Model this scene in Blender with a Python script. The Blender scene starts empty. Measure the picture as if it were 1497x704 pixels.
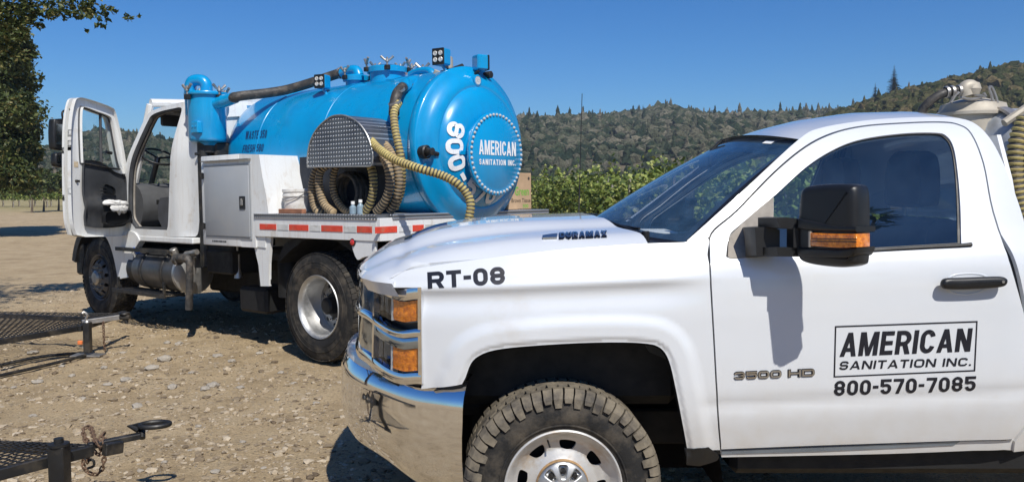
import bpy, bmesh, math, random
import numpy as np
from mathutils import Vector, Matrix, noise
from mathutils.geometry import delaunay_2d_cdt
random.seed(7); np.random.seed(7)
sc = bpy.context.scene
C = sc.collection
R = math.radians
# ------------------------------------------------------------------ camera
FPX = 1175.0; EYE = 1.66; PITCH = R(3.7)
cd = bpy.data.cameras.new('camera'); cam = bpy.data.objects.new('camera', cd); C.objects.link(cam)
cam.location = (0, 0, EYE); cam.rotation_euler = (R(90) - PITCH, 0, 0)
cd.sensor_width = 36.0; cd.lens = 36.0 * FPX / 1497.0; cd.clip_start = 0.05; cd.clip_end = 3000
sc.camera = cam
# ------------------------------------------------------------------ world and sun
SUN = Vector((0.30, -0.80, 1.0)).normalized()
w = bpy.data.worlds.new("World"); sc.world = w; w.use_nodes = True
nt = w.node_tree; nt.nodes.clear()
sky = nt.nodes.new('ShaderNodeTexSky'); sky.sky_type = 'NISHITA'; sky.sun_disc = False
sky.sun_elevation = math.asin(SUN.z); sky.sun_rotation = math.atan2(SUN.x, SUN.y)
sky.air_density = 1.0; sky.dust_density = 0.25; sky.ozone_density = 3.5; sky.altitude = 300
bg = nt.nodes.new('ShaderNodeBackground'); bg.inputs[1].default_value = 0.080
wo = nt.nodes.new('ShaderNodeOutputWorld')
hs = nt.nodes.new('ShaderNodeHueSaturation'); hs.inputs['Saturation'].default_value = 1.30
nt.links.new(sky.outputs[0], hs.inputs['Color']); mu_ = nt.nodes.new('ShaderNodeMix'); mu_.data_type = 'RGBA'; mu_.blend_type = 'MULTIPLY'; mu_.inputs[0].default_value = 1; mu_.inputs[7].default_value = (.655, .98, 1.30, 1)
nt.links.new(hs.outputs[0], mu_.inputs[6]); nt.links.new(mu_.outputs[2], bg.inputs[0]); nt.links.new(bg.outputs[0], wo.inputs[0])
sl = bpy.data.lights.new('sun', 'SUN'); sl.energy = 4.95; sl.angle = R(0.53); sl.color = (1.0, 0.955, 0.88)
so = bpy.data.objects.new('sun', sl); C.objects.link(so)
so.rotation_euler = (-SUN).to_track_quat('-Z', 'Y').to_euler()
sc.view_settings.view_transform = 'Standard'; sc.view_settings.look = 'None'
sc.view_settings.exposure = 0.0; sc.view_settings.gamma = 1.0
# ------------------------------------------------------------------ sight geometry
_cp, _sp = math.cos(PITCH), math.sin(PITCH)
def ray(px, py):
    x = (px - 748.5) / FPX; y = -(py - 352) / FPX
    return Vector((x, _cp + y * _sp, -_sp + y * _cp))
def P(px, py, Y):
    r = ray(px, py); return Vector((0, 0, EYE)) + r * (Y / r.y)
def G(px, py, z=0.0):
    r = ray(px, py); return Vector((0, 0, EYE)) + r * ((z - EYE) / r.z)
E1 = Vector((.78, -.626, .0125)).normalized(); E2 = Vector((0, 0, 1)).cross(E1).normalized(); E3 = E1.cross(E2)
TO = Vector((-1.08, 8.42, 0.012))
TM = Matrix(((E1.x, E2.x, E3.x, TO.x), (E1.y, E2.y, E3.y, TO.y), (E1.z, E2.z, E3.z, TO.z), (0, 0, 0, 1)))
TI = TM.inverted()
def T(px, py, yl):                      # point of the truck's own frame seen at a pixel on its plane y = yl
    c = TI @ Vector((0, 0, EYE)); d = TI.to_3x3() @ ray(px, py)
    return c + d * ((yl - c.y) / d.y)
def gz(x, y):                           # lie of the land
    r = math.hypot(x, y)
    f = 1.0 / (1.0 + (r / 40.0) ** 2)
    return (0.012 * x + .035 * math.exp(-((x + 1.8) ** 2 + (y - 7.6) ** 2) / 9.0)) * f
# ------------------------------------------------------------------ materials
MATS = {}
def N(nt, t, **k):
    n = nt.nodes.new(t)
    for a, b in k.items(): setattr(n, a, b)
    return n
def ramp(nt, fac, stops, interp='LINEAR'):
    r = N(nt, 'ShaderNodeValToRGB'); cr = r.color_ramp; cr.interpolation = interp
    while len(cr.elements) < len(stops): cr.elements.new(0.5)
    for e, (p, c) in zip(cr.elements, stops):
        e.position = p; e.color = (*c, 1) if len(c) == 3 else c
    nt.links.new(fac, r.inputs[0]); return r.outputs[0]
def noisetex(nt, scale, detail=4, rough=.55, vec=None, dist=0.0):
    n = N(nt, 'ShaderNodeTexNoise'); n.inputs['Scale'].default_value = scale
    n.inputs['Detail'].default_value = detail; n.inputs['Roughness'].default_value = rough
    n.inputs['Distortion'].default_value = dist
    if vec is None:
        tc = N(nt, 'ShaderNodeTexCoord'); vec = tc.outputs['Object']
    nt.links.new(vec, n.inputs['Vector']); return n.outputs['Fac']
def mix(nt, fac, a, b, mode='MIX'):
    m = N(nt, 'ShaderNodeMix', data_type='RGBA', blend_type=mode)
    for s, v in ((m.inputs[0], fac), (m.inputs[6], a), (m.inputs[7], b)):
        if hasattr(v, 'links') or hasattr(v, 'is_linked'): nt.links.new(v, s)
        else: s.default_value = v if isinstance(v, (int, float)) else (*v, 1)
    return m.outputs[2]
def base(name):
    m = bpy.data.materials.new(name); m.use_nodes = True; nt = m.node_tree
    MATS[name] = m
    return m, nt, nt.nodes['Principled BSDF']
def mat(name, col, rough=.5, metal=0, coat=0, var=.15, vs=6, bump=0, bs=60, spec=.5, dirt=None, dscale=3, dlo=.5, dhi=.75, rvar=.1, trans=0, ior=1.45, coat_rough=.03):
    m, nt, b = base(name)
    n = noisetex(nt, vs, 5)
    lo = tuple(c * (1 - var) for c in col); hi = tuple(min(1, c * (1 + var)) for c in col)
    o = ramp(nt, n, [(.3, lo), (.7, hi)])
    if dirt:
        dn = noisetex(nt, dscale, 7, .65)
        dm = ramp(nt, dn, [(dlo, (0, 0, 0)), (dhi, (1, 1, 1))])
        o = mix(nt, dm, o, dirt)
    nt.links.new(o, b.inputs['Base Color'])
    rn = noisetex(nt, vs * 2.3, 5)
    ro = ramp(nt, rn, [(.3, (max(0, rough - rvar),) * 3), (.7, (min(1, rough + rvar),) * 3)])
    nt.links.new(ro, b.inputs['Roughness'])
    b.inputs['Metallic'].default_value = metal
    b.inputs['Coat Weight'].default_value = coat; b.inputs['Coat Roughness'].default_value = coat_rough
    b.inputs['Specular IOR Level'].default_value = spec
    if trans: b.inputs['Transmission Weight'].default_value = trans; b.inputs['IOR'].default_value = ior
    if bump:
        bn = noisetex(nt, bs, 6); bu = N(nt, 'ShaderNodeBump'); bu.inputs['Strength'].default_value = bump
        bu.inputs['Distance'].default_value = .01
        nt.links.new(bn, bu.inputs['Height']); nt.links.new(bu.outputs[0], b.inputs['Normal'])
    return m
white = mat('white_paint', (.665, .69, .715), .34, coat=1.0, var=.01, rvar=.04, dirt=(.52, .46, .37), dscale=2.2, dlo=.60, dhi=1.0, coat_rough=.04)
# road dust low on the bodywork, by height of the panel
def dust_low(m, zlo, zhi, col, amt):
    nt = m.node_tree; b = nt.nodes['Principled BSDF']; src = b.inputs['Base Color'].links[0].from_socket
    g = N(nt, 'ShaderNodeNewGeometry'); s = N(nt, 'ShaderNodeSeparateXYZ'); nt.links.new(g.outputs['Position'], s.inputs[0])
    mr = N(nt, 'ShaderNodeMapRange'); nt.links.new(s.outputs['Z'], mr.inputs[0])
    mr.inputs[1].default_value = zlo; mr.inputs[2].default_value = zhi; mr.inputs[3].default_value = amt; mr.inputs[4].default_value = 0
    n = noisetex(nt, 9, 6, .6); mu = N(nt, 'ShaderNodeMath', operation='MULTIPLY'); nt.links.new(n, mu.inputs[0]); nt.links.new(mr.outputs[0], mu.inputs[1])
    o = mix(nt, mu.outputs[0], src, col); nt.links.new(o, b.inputs['Base Color'])
dust_low(white, .5, 1.0, (.5, .43, .33), .75)
white2 = mat('aged_white_paint', (.74, .75, .74), .38, coat=.3, var=.05, vs=2, dirt=(.46, .37, .26), dscale=4.5, dlo=.57, dhi=.85, bump=.02, bs=20)
blue = mat('tank_blue_paint', (.0, .29, .60), .3, coat=.8, var=.06, vs=1.5, rvar=.06, dirt=(.005, .19, .45), dscale=5, dlo=.5, dhi=1.0, bump=.03, bs=5, coat_rough=.08)
def streaks(m, col, amt, sx=9, sz=.9):      # rain and spill runs down the paint
    nt = m.node_tree; b = nt.nodes['Principled BSDF']; src = b.inputs['Base Color'].links[0].from_socket
    tc = N(nt, 'ShaderNodeTexCoord'); mp = N(nt, 'ShaderNodeMapping'); nt.links.new(tc.outputs['Object'], mp.inputs[0]); mp.inputs['Scale'].default_value = (sx, sx, sz)
    n = noisetex(nt, 1.6, 6, .65, mp.outputs[0]); f = ramp(nt, n, [(.52, (0, 0, 0)), (.75, (amt,) * 3)])
    nt.links.new(mix(nt, f, src, col), b.inputs['Base Color'])
streaks(blue, (.02, .24, .42), .4); streaks(white2, (.40, .30, .19), .32, 12, 1.0)
chrome = mat('chrome', (.85, .86, .88), .05, metal=1, var=.03, rvar=.03)
alu = mat('polished_aluminium', (.50, .50, .49), .5, metal=.9, var=.12, vs=9)
steel = mat('dusty_steel', (.42, .40, .37), .45, metal=.8, var=.25, vs=12, bump=.1, bs=40)
silverpaint = mat('silver_wheel_paint', (.56, .55, .53), .42, metal=.35, var=.1, vs=10, dirt=(.42, .3, .18), dscale=7, dlo=.5, dhi=.72, bump=.04)
rubber = mat('tyre_rubber', (.018, .0175, .017), .75, var=.3, vs=10, dirt=(.12, .10, .075), dscale=9, dlo=.45, dhi=.80, bump=.25, bs=60, spec=.3)
tread = mat('dusty_tread_rubber', (.20, .17, .125), .85, var=.25, vs=12, dirt=(.06, .055, .05), dscale=11, dlo=.45, dhi=.7, bump=.3, bs=50, spec=.25)
blackp = mat('black_textured_plastic', (.011, .0115, .0125), .42, var=.2, bump=.06, bs=300, rvar=.08)
blacks = mat('black_steel', (.012, .012, .012), .5, var=.4, vs=9, dirt=(.10, .08, .055), dscale=8, dlo=.5, dhi=.85, bump=.1, bs=40)
dark = mat('dark_chassis', (.006, .006, .006), .7, var=.4, bump=.1)
liner = mat('wheel_liner', (.004, .004, .0045), .9, var=.3, bump=.1, bs=30, spec=.15)
greyp = mat('grey_painted_door', (.36, .38, .40), .42, var=.05, vs=3, coat=.2, bump=.02, dirt=(.42, .41, .38), dscale=3, dlo=.5, dhi=.9)
trimg = mat('dark_grey_trim', (.045, .048, .053), .6, var=.25, bump=.05, dirt=(.1, .095, .085), dscale=4, dlo=.5, dhi=.9)
dustrim = mat('dusty_grey_plastic', (.30, .27, .23), .8, var=.2, vs=20, bump=.06, bs=100)
fabric = mat('dark_seat_fabric', (.055, .058, .065), .95, var=.2, bump=.15, bs=200)
amber = mat('amber_lens', (.95, .20, .008), .15, var=.55, vs=55, coat=1, bump=.4, bs=120)
redl = mat('red_lens', (.6, .02, .015), .2, var=.1, coat=1)
redt = mat('red_reflective_tape', (.68, .06, .03), .35, var=.15, vs=15, dirt=(.4, .2, .12), dscale=9)
silt = mat('silver_reflective_tape', (.62, .62, .6), .35, var=.1, vs=15, dirt=(.35, .3, .24), dscale=9)
ink = mat('black_vinyl', (.012, .013, .02), .4, var=.1)
inkb = mat('faded_dark_blue_vinyl', (.01, .03, .12), .5, var=.3, vs=30)
inkw = mat('white_vinyl', (.82, .83, .84), .4, var=.03)
inkg = mat('green_print', (.16, .42, .05), .6, var=.1)
inkn = mat('dark_print', (.05, .04, .03), .7, var=.1)
hoseb = mat('black_rubber_hose', (.04, .038, .036), .6, var=.35, vs=20, dirt=(.16, .13, .1), dscale=10, bump=.15, bs=80)
hosey = mat('yellow_hose_rib', (.50, .40, .14), .6, var=.2, vs=25, dirt=(.3, .22, .1), dscale=8, dlo=.45, dhi=.75)
hosed = mat('dark_hose_groove', (.055, .05, .04), .65, var=.3, vs=25, dirt=(.16, .12, .07), dscale=8)
hoset = mat('worn_tan_hose_rib', (.38, .28, .16), .75, var=.25, vs=25, dirt=(.2, .14, .08), dscale=8)
card = mat('cardboard', (.44, .30, .18), .85, var=.12, vs=8, bump=.06, bs=90)
cloth = mat('white_cloth', (.82, .81, .78), .9, var=.05, bump=.2, bs=60)
bucketm = mat('white_bucket_plastic', (.66, .65, .62), .5, var=.1, dirt=(.4, .36, .3), dscale=9)
bottlem = mat('pale_blue_bottle', (.22, .30, .36), .3, var=.1)
wood = mat('old_brown_board', (.3, .13, .07), .8, var=.3, vs=15, bump=.2)
tankg = mat('grey_tank_paint', (.40, .40, .38), .45, var=.12, vs=5, coat=.2, dirt=(.3, .25, .18), dscale=6, bump=.05)
tandome = mat('tan_dusty_metal', (.42, .38, .31), .6, var=.2, vs=7, metal=.2, bump=.1)
barrelb = mat('dark_blue_barrel', (.012, .055, .12), .35, var=.15, coat=.4)
bluec = mat('bright_blue_cap', (.01, .12, .55), .4, var=.1)
paper = mat('paper', (.8, .8, .78), .8, var=.02)
ledg = mat('led_cluster', (.75, .73, .68), .2, var=.3, vs=60, metal=.4, bump=.4, bs=60)
def diamond():
    m, nt, b = base('diamond_plate')
    tc = N(nt, 'ShaderNodeTexCoord'); mp = N(nt, 'ShaderNodeMapping'); nt.links.new(tc.outputs['Object'], mp.inputs[0])
    mp.inputs['Rotation'].default_value = (0, R(45), 0)
    sx = N(nt, 'ShaderNodeSeparateXYZ'); nt.links.new(mp.outputs[0], sx.inputs[0])
    def wave(s, k):
        a = N(nt, 'ShaderNodeMath', operation='MULTIPLY'); nt.links.new(s, a.inputs[0]); a.inputs[1].default_value = k
        c = N(nt, 'ShaderNodeMath', operation='SINE'); nt.links.new(a.outputs[0], c.inputs[0]); return c.outputs[0]
    m1 = N(nt, 'ShaderNodeMath', operation='MULTIPLY'); nt.links.new(wave(sx.outputs['X'], 118), m1.inputs[0]); nt.links.new(wave(sx.outputs['Z'], 118), m1.inputs[1])
    h = ramp(nt, m1.outputs[0], [(.25, (0, 0, 0)), (.6, (1, 1, 1))])
    dn = noisetex(nt, 5, 5)
    c0 = ramp(nt, dn, [(.3, (.12, .13, .15)), (.7, (.22, .23, .24))])
    nt.links.new(mix(nt, h, c0, (.50, .51, .53)), b.inputs['Base Color'])
    b.inputs['Metallic'].default_value = .7; b.inputs['Roughness'].default_value = .36
    bu = N(nt, 'ShaderNodeBump'); bu.inputs['Strength'].default_value = .9; bu.inputs['Distance'].default_value = .006
    nt.links.new(h, bu.inputs['Height']); nt.links.new(bu.outputs[0], b.inputs['Normal'])
    return m
dplate = diamond()
def glass(name, tint, refl=1.5, rough=0.0, body=0.0):
    m, nt, b = base(name); out = nt.nodes['Material Output']; nt.nodes.remove(b)
    tr = N(nt, 'ShaderNodeBsdfTransparent'); tr.inputs[0].default_value = (*tint, 1)
    gl = N(nt, 'ShaderNodeBsdfGlossy'); gl.inputs['Roughness'].default_value = rough
    lw = N(nt, 'ShaderNodeLayerWeight'); lw.inputs[0].default_value = .5; pw = N(nt, 'ShaderNodeMath', operation='POWER'); nt.links.new(lw.outputs['Facing'], pw.inputs[0]); pw.inputs[1].default_value = 4.0
    f0 = ((refl - 1) / (refl + 1)) ** 2; fr = N(nt, 'ShaderNodeMath', operation='MULTIPLY_ADD'); nt.links.new(pw.outputs[0], fr.inputs[0]); fr.inputs[1].default_value = 1 - f0; fr.inputs[2].default_value = f0
    nz = noisetex(nt, 14, 5); df = N(nt, 'ShaderNodeBsdfDiffuse'); df.inputs[0].default_value = (.13, .27, .45, 1)
    dm = N(nt, 'ShaderNodeMath', operation='MULTIPLY'); nt.links.new(nz, dm.inputs[0]); dm.inputs[1].default_value = body
    m0 = N(nt, 'ShaderNodeMixShader'); nt.links.new(dm.outputs[0], m0.inputs[0]); nt.links.new(tr.outputs[0], m0.inputs[1]); nt.links.new(df.outputs[0], m0.inputs[2])
    m1 = N(nt, 'ShaderNodeMixShader'); nt.links.new(fr.outputs[0], m1.inputs[0]); nt.links.new(m0.outputs[0], m1.inputs[1]); nt.links.new(gl.outputs[0], m1.inputs[2])
    nt.links.new(m1.outputs[0], out.inputs['Surface']); return m
gside = glass('tinted_side_glass', (.72, .84, .94), 2.3, body=.07)
gwind = glass('windscreen_glass', (.92, .96, .98), 1.8, body=.36)
gclear = glass('clear_glass', (.85, .9, .9), 1.45, body=.03)
glens = glass('headlight_lens', (.96, .97, .98), 1.5, body=.0)
# ------------------------------------------------------------------ mesh building
def setlink(o, parent=None):
    C.objects.link(o)
    if parent is not None: o.parent = parent
    return o
class MB:
    def __init__(s): s.v = []; s.f = []; s.m = []
    def add(s, vs, fs, mi=0, M=None):
        b = len(s.v)
        for v in vs:
            v = Vector(v)
            s.v.append(tuple(M @ v) if M is not None else tuple(v))
        for f in fs: s.f.append(tuple(b + i for i in f)); s.m.append(mi)
        return s
    def bm(s, bm, mi=0, M=None):
        bm.verts.index_update()
        s.add([v.co for v in bm.verts], [[v.index for v in f.verts] for f in bm.faces], mi, M); bm.free(); return s
    def box(s, lo, hi, bev=.004, mi=0, M=None, seg=1):
        bm = bmesh.new(); bmesh.ops.create_cube(bm, size=1)
        d = [hi[i] - lo[i] for i in range(3)]; c = [(hi[i] + lo[i]) / 2 for i in range(3)]
        for v in bm.verts: v.co = Vector([v.co[i] * d[i] + c[i] for i in range(3)])
        bv = min(bev, min(abs(x) for x in d) * .45)
        if bv > 0: bmesh.ops.bevel(bm, geom=bm.edges[:], offset=bv, segments=seg, affect='EDGES', profile=.5)
        return s.bm(bm, mi, M)
    def lathe(s, prof, n=32, mi=0, M=None, caps=True, mis=None):   # prof: (radius, height) along local z
        b = len(s.v); vs = []
        for r, h in prof:
            for k in range(n):
                a = 2 * math.pi * k / n; vs.append((r * math.cos(a), r * math.sin(a), h))
        fs = []; ms = []
        for i in range(len(prof) - 1):
            for k in range(n):
                fs.append((i * n + k, i * n + (k + 1) % n, (i + 1) * n + (k + 1) % n, (i + 1) * n + k)); ms.append(mis[i] if mis else mi)
        if caps:
            if prof[0][0] > 1e-4: fs.append(tuple(range(n - 1, -1, -1))); ms.append(ms[0])
            if prof[-1][0] > 1e-4: fs.append(tuple((len(prof) - 1) * n + k for k in range(n))); ms.append(ms[-2])
        k0 = len(s.f); s.add(vs, fs, mi, M); s.m[k0:] = ms
        return s
    def cyl(s, a, b, r, r2=None, n=16, mi=0, bev=0):
        a = Vector(a); b = Vector(b); d = b - a; L = d.length; r2 = r if r2 is None else r2
        M = Matrix.Translation(a) @ d.to_track_quat('Z', 'Y').to_matrix().to_4x4()
        e = min(bev, r * .4, L * .3)
        pr = [(r - e, 0), (r, e), (r2, L - e), (r2 - e, L)] if e > 0 else [(r, 0), (r2, L)]
        return s.lathe(pr, n, mi, M)
    def tube(s, pts, rad, n=10, mi=0, closed=False, caps=True, ringm=None):
        pts = [Vector(p) for p in pts]; m = len(pts); up = None; b = len(s.v); vs = []
        for i, p in enumerate(pts):
            if closed: t = pts[(i + 1) % m] - pts[i - 1]
            else: t = pts[min(i + 1, m - 1)] - pts[max(i - 1, 0)]
            t.normalize()
            if up is None:
                up = Vector((0, 0, 1)) if abs(t.z) < .9 else Vector((1, 0, 0))
            up = (up - t * up.dot(t)).normalized(); sd = t.cross(up)
            r = rad(i) if callable(rad) else rad
            for k in range(n):
                a = 2 * math.pi * k / n; vs.append(p + (up * math.cos(a) + sd * math.sin(a)) * r)
        fs = []; ms = []
        for i in range(m if closed else m - 1):
            j = (i + 1) % m
            for k in range(n):
                fs.append((i * n + k, i * n + (k + 1) % n, j * n + (k + 1) % n, j * n + k)); ms.append(ringm(i) if ringm else mi)
        if caps and not closed:
            fs.append(tuple(range(n - 1, -1, -1))); ms.append(mi)
            fs.append(tuple((m - 1) * n + k for k in range(n))); ms.append(mi)
        k0 = len(s.f); s.add(vs, fs, mi); s.m[k0:] = ms; return s
    def prism(s, poly, fn0, fn1, mi=0):   # poly of 2D points, extruded between two mappings
        n = len(poly); vs = [fn0(*p) for p in poly] + [fn1(*p) for p in poly]
        fs = [tuple(range(n)), tuple(range(2 * n - 1, n - 1, -1))] + [(i, n + i, n + (i + 1) % n, (i + 1) % n) for i in range(n)]
        return s.add(vs, fs, mi)
    def build(s, name, mats, parent=None, ang=35, off=None, recalc=True, loc=None):
        me = bpy.data.meshes.new(name)
        vs = s.v if off is None else [tuple(Vector(v) - off) for v in s.v]
        me.from_pydata(vs, [], s.f)
        mats = mats if isinstance(mats, (list, tuple)) else [mats]
        for m in mats: me.materials.append(m)
        if len(mats) > 1: me.polygons.foreach_set('material_index', s.m)
        if recalc:
            bm = bmesh.new(); bm.from_mesh(me); bmesh.ops.recalc_face_normals(bm, faces=bm.faces); bm.to_mesh(me); bm.free()
        me.polygons.foreach_set('use_smooth', [True] * len(me.polygons))
        if ang: me.set_sharp_from_angle(angle=R(ang))
        o = bpy.data.objects.new(name, me); setlink(o, parent)
        if loc is not None: o.location = loc
        return o
def tag(o, label=None, cat=None, group=None, kind=None):
    for k, v in (('label', label), ('category', cat), ('group', group), ('kind', kind)):
        if v: o[k] = v
    return o
def thing(name, loc=(0, 0, 0), label=None, cat=None, group=None, rz=0):
    o = bpy.data.objects.new(name, None); C.objects.link(o); o.location = loc; o.rotation_euler.z = rz
    o.empty_display_size = .1
    return tag(o, label, cat, group)
def dup(o, parent=None, loc=None, M=None):
    c = o.copy(); C.objects.link(c)
    if parent is not None: c.parent = parent
    if loc is not None: c.location = loc
    for ch in list(o.children): dup(ch, c)
    return c
def spline(pts, n=6, closed=True):          # Catmull-Rom; a repeated point is a corner
    segs = []; cur = []
    P_ = [tuple(p) for p in pts]
    cor = [i for i in range(len(P_) - 1) if P_[i] == P_[i + 1]]
    if closed and cor:
        k = cor[0] + 1; P_ = P_[k:] + P_[:k]
    runs = [[P_[0]]]
    for p in P_[1:]:
        if p == runs[-1][-1]: runs.append([p])
        else: runs[-1].append(p)
    if closed and cor:
        if runs[-1][-1] != runs[0][0]: runs[-1].append(runs[0][0])
        runs = [r for r in runs if len(r) > 1]
    out = []
    def cr(a, b, c, d, t):
        return tuple(.5 * (2 * b[i] + (c[i] - a[i]) * t + (2 * a[i] - 5 * b[i] + 4 * c[i] - d[i]) * t * t + (3 * b[i] - a[i] - 3 * c[i] + d[i]) * t ** 3) for i in range(len(b)))
    if closed and not cor:
        q = runs[0]; m = len(q)
        for i in range(m):
            for k in range(n): out.append(cr(q[i - 1], q[i], q[(i + 1) % m], q[(i + 2) % m], k / n))
        return out
    for r in runs:
        m = len(r)
        for i in range(m - 1):
            a = r[i - 1] if i > 0 else tuple(2 * r[0][j] - r[1][j] for j in range(len(r[0])))
            d = r[i + 2] if i + 2 < m else tuple(2 * r[-1][j] - r[-2][j] for j in range(len(r[0])))
            nn = n if m > 2 else max(1, n // 2)
            for k in range(nn): out.append(cr(a, r[i], r[i + 1], d, k / nn))
        if not closed: out.append(r[-1])
    if not closed:
        o2 = [out[0]]
        for p in out[1:]:
            if p != o2[-1]: o2.append(p)
        return o2
    return out
def resample(poly, g, closed=True):
    out = []
    m = len(poly)
    for i in range(m if closed else m - 1):
        a = np.array(poly[i]); b = np.array(poly[(i + 1) % m]); L = np.linalg.norm(b - a)
        k = max(1, int(round(L / g)))
        if L < 1e-7: continue
        for j in range(k): out.append(tuple(a + (b - a) * j / k))
    return out
def thin(poly, g):
    out = [poly[0]]
    for p in poly[1:]:
        if math.dist(p, out[-1]) > g: out.append(p)
    return out
def inside(pts, poly):
    x = pts[:, 0]; y = pts[:, 1]; r = np.zeros(len(pts), bool); m = len(poly)
    for i in range(m):
        x1, y1 = poly[i]; x2, y2 = poly[(i + 1) % m]
        if y1 == y2: continue
        c = ((y1 > y) != (y2 > y)) & (x < (x2 - x1) * (y - y1) / (y2 - y1) + x1)
        r ^= c
    return r
def dseg(pts, poly):
    d = np.full(len(pts), 1e9); m = len(poly)
    for i in range(m):
        a = np.array(poly[i]); b = np.array(poly[(i + 1) % m]); ab = b - a; L = max(ab @ ab, 1e-12)
        t = np.clip(((pts - a) @ ab) / L, 0, 1); q = pts - (a + t[:, None] * ab)
        d = np.minimum(d, np.sqrt((q ** 2).sum(1)))
    return d
def panel(name, outline, fn, mats, parent, holes=(), g=.03, thick=.018, off=None, flip=False, rimmat=0, post=None):
    """a pressed panel: outline and holes in the (a, b) plane, fn(a, b) -> point; edges turned inwards by thick"""
    outline = thin(resample(outline, g * .8), g * .15); hs_ = [thin(resample(h, g * .8), g * .15) for h in holes]
    A = np.array(outline); lo = A.min(0); hi = A.max(0)
    xs = np.arange(lo[0] + g * .5, hi[0], g); ys = np.arange(lo[1] + g * .5, hi[1], g)
    gr = np.array([(x + (g * .5 if j % 2 else 0), y) for j, y in enumerate(ys) for x in xs])
    k = inside(gr, outline) & (dseg(gr, outline) > g * .45)
    for h in hs_: k &= ~inside(gr, h) & (dseg(gr, h) > g * .45)
    gr = gr[k]
    V2 = [Vector(p) for p in outline]; ed = [(i, (i + 1) % len(outline)) for i in range(len(outline))]
    for h in hs_:
        b = len(V2); V2 += [Vector(p) for p in h]; ed += [(b + i, b + (i + 1) % len(h)) for i in range(len(h))]
    V2 += [Vector(p) for p in gr]
    vo, eo, fo, _, _, _ = delaunay_2d_cdt(V2, ed, [], 0, 1e-6)
    cen = np.array([[sum(vo[i].x for i in f) / len(f), sum(vo[i].y for i in f) / len(f)] for f in fo])
    kk = inside(cen, outline)
    for h in hs_: kk &= ~inside(cen, h)
    fs = [list(f) for f, q in zip(fo, kk) if q]
    e = .004
    def nrm(a, b):
        du = Vector(fn(a + e, b)) - Vector(fn(a - e, b)); dv = Vector(fn(a, b + e)) - Vector(fn(a, b - e))
        n = du.cross(dv).normalized(); return -n if flip else n
    pv = [Vector(fn(v.x, v.y)) for v in vo]; pn = [nrm(v.x, v.y) for v in vo]
    if post: pv = [post(p, n) for p, n in zip(pv, pn)]
    F = []; ln = []; ms = []
    for f in fs:
        a, b, c = (pv[i] for i in f[:3]); n = (b - a).cross(c - a)
        if n.dot(pn[f[0]] + pn[f[1]] + pn[f[2]]) < 0: f = f[::-1]
        F.append(tuple(f)); ln += [tuple(pn[i]) for i in f]; ms.append(0)
    cnt = {}
    for f in F:
        for i in range(len(f)):
            a, b = f[i], f[(i + 1) % len(f)]; cnt[(a, b)] = cnt.get((a, b), 0) + 1
    bd = [(a, b) for (a, b) in cnt if (b, a) not in cnt]
    vs = [tuple(p) for p in pv]; nv = {}
    if thick:
        for a, b in bd:
            for i in (a, b):
                if i not in nv:
                    nv[i] = len(vs); vs.append(tuple(pv[i] - pn[i] * .0)); vs.append(tuple(pv[i] - pn[i] * thick))
            n = (pv[b] - pv[a]).cross(-(pn[a])).normalized()
            F.append((nv[b], nv[a], nv[a] + 1, nv[b] + 1)); n = (Vector(vs[nv[a]]) - Vector(vs[nv[b]])).cross(Vector(vs[nv[a] + 1]) - Vector(vs[nv[a]])).normalized()
            ln += [tuple(n)] * 4; ms.append(rimmat)
    if off is not None: vs = [tuple(Vector(v) - off) for v in vs]
    me = bpy.data.meshes.new(name); me.from_pydata(vs, [], F)
    for m in (mats if isinstance(mats, (list, tuple)) else [mats]): me.materials.append(m)
    me.polygons.foreach_set('material_index', ms)
    me.polygons.foreach_set('use_smooth', [True] * len(F))
    me.normals_split_custom_set(ln)
    return setlink(bpy.data.objects.new(name, me), parent)
_tc = {}
def textmesh(s, bold=.02, spacing=1.0, sub=0):
    k = (s, bold, spacing)
    if k in _tc: return _tc[k]
    cu = bpy.data.curves.new('t', 'FONT'); cu.body = s; cu.size = 1; cu.offset = bold; cu.resolution_u = 3; cu.space_character = spacing
    cu.fill_mode = 'FRONT'
    o = bpy.data.objects.new('t', cu); C.objects.link(o)
    dg = bpy.context.evaluated_depsgraph_get(); me = bpy.data.meshes.new_from_object(o.evaluated_get(dg))
    vs = [(v.co.x, v.co.y) for v in me.vertices]; fs = [tuple(p.vertices) for p in me.polygons]
    bpy.data.objects.remove(o); bpy.data.meshes.remove(me); bpy.data.curves.remove(cu)
    x0 = min(v[0] for v in vs); x1 = max(v[0] for v in vs); y0 = min(v[1] for v in vs); y1 = max(v[1] for v in vs)
    vs = [((x - x0) / (x1 - x0), (y - y0) / (y1 - y0)) for x, y in vs]
    _tc[k] = (vs, fs, (x1 - x0) / (y1 - y0)); return _tc[k]
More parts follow.
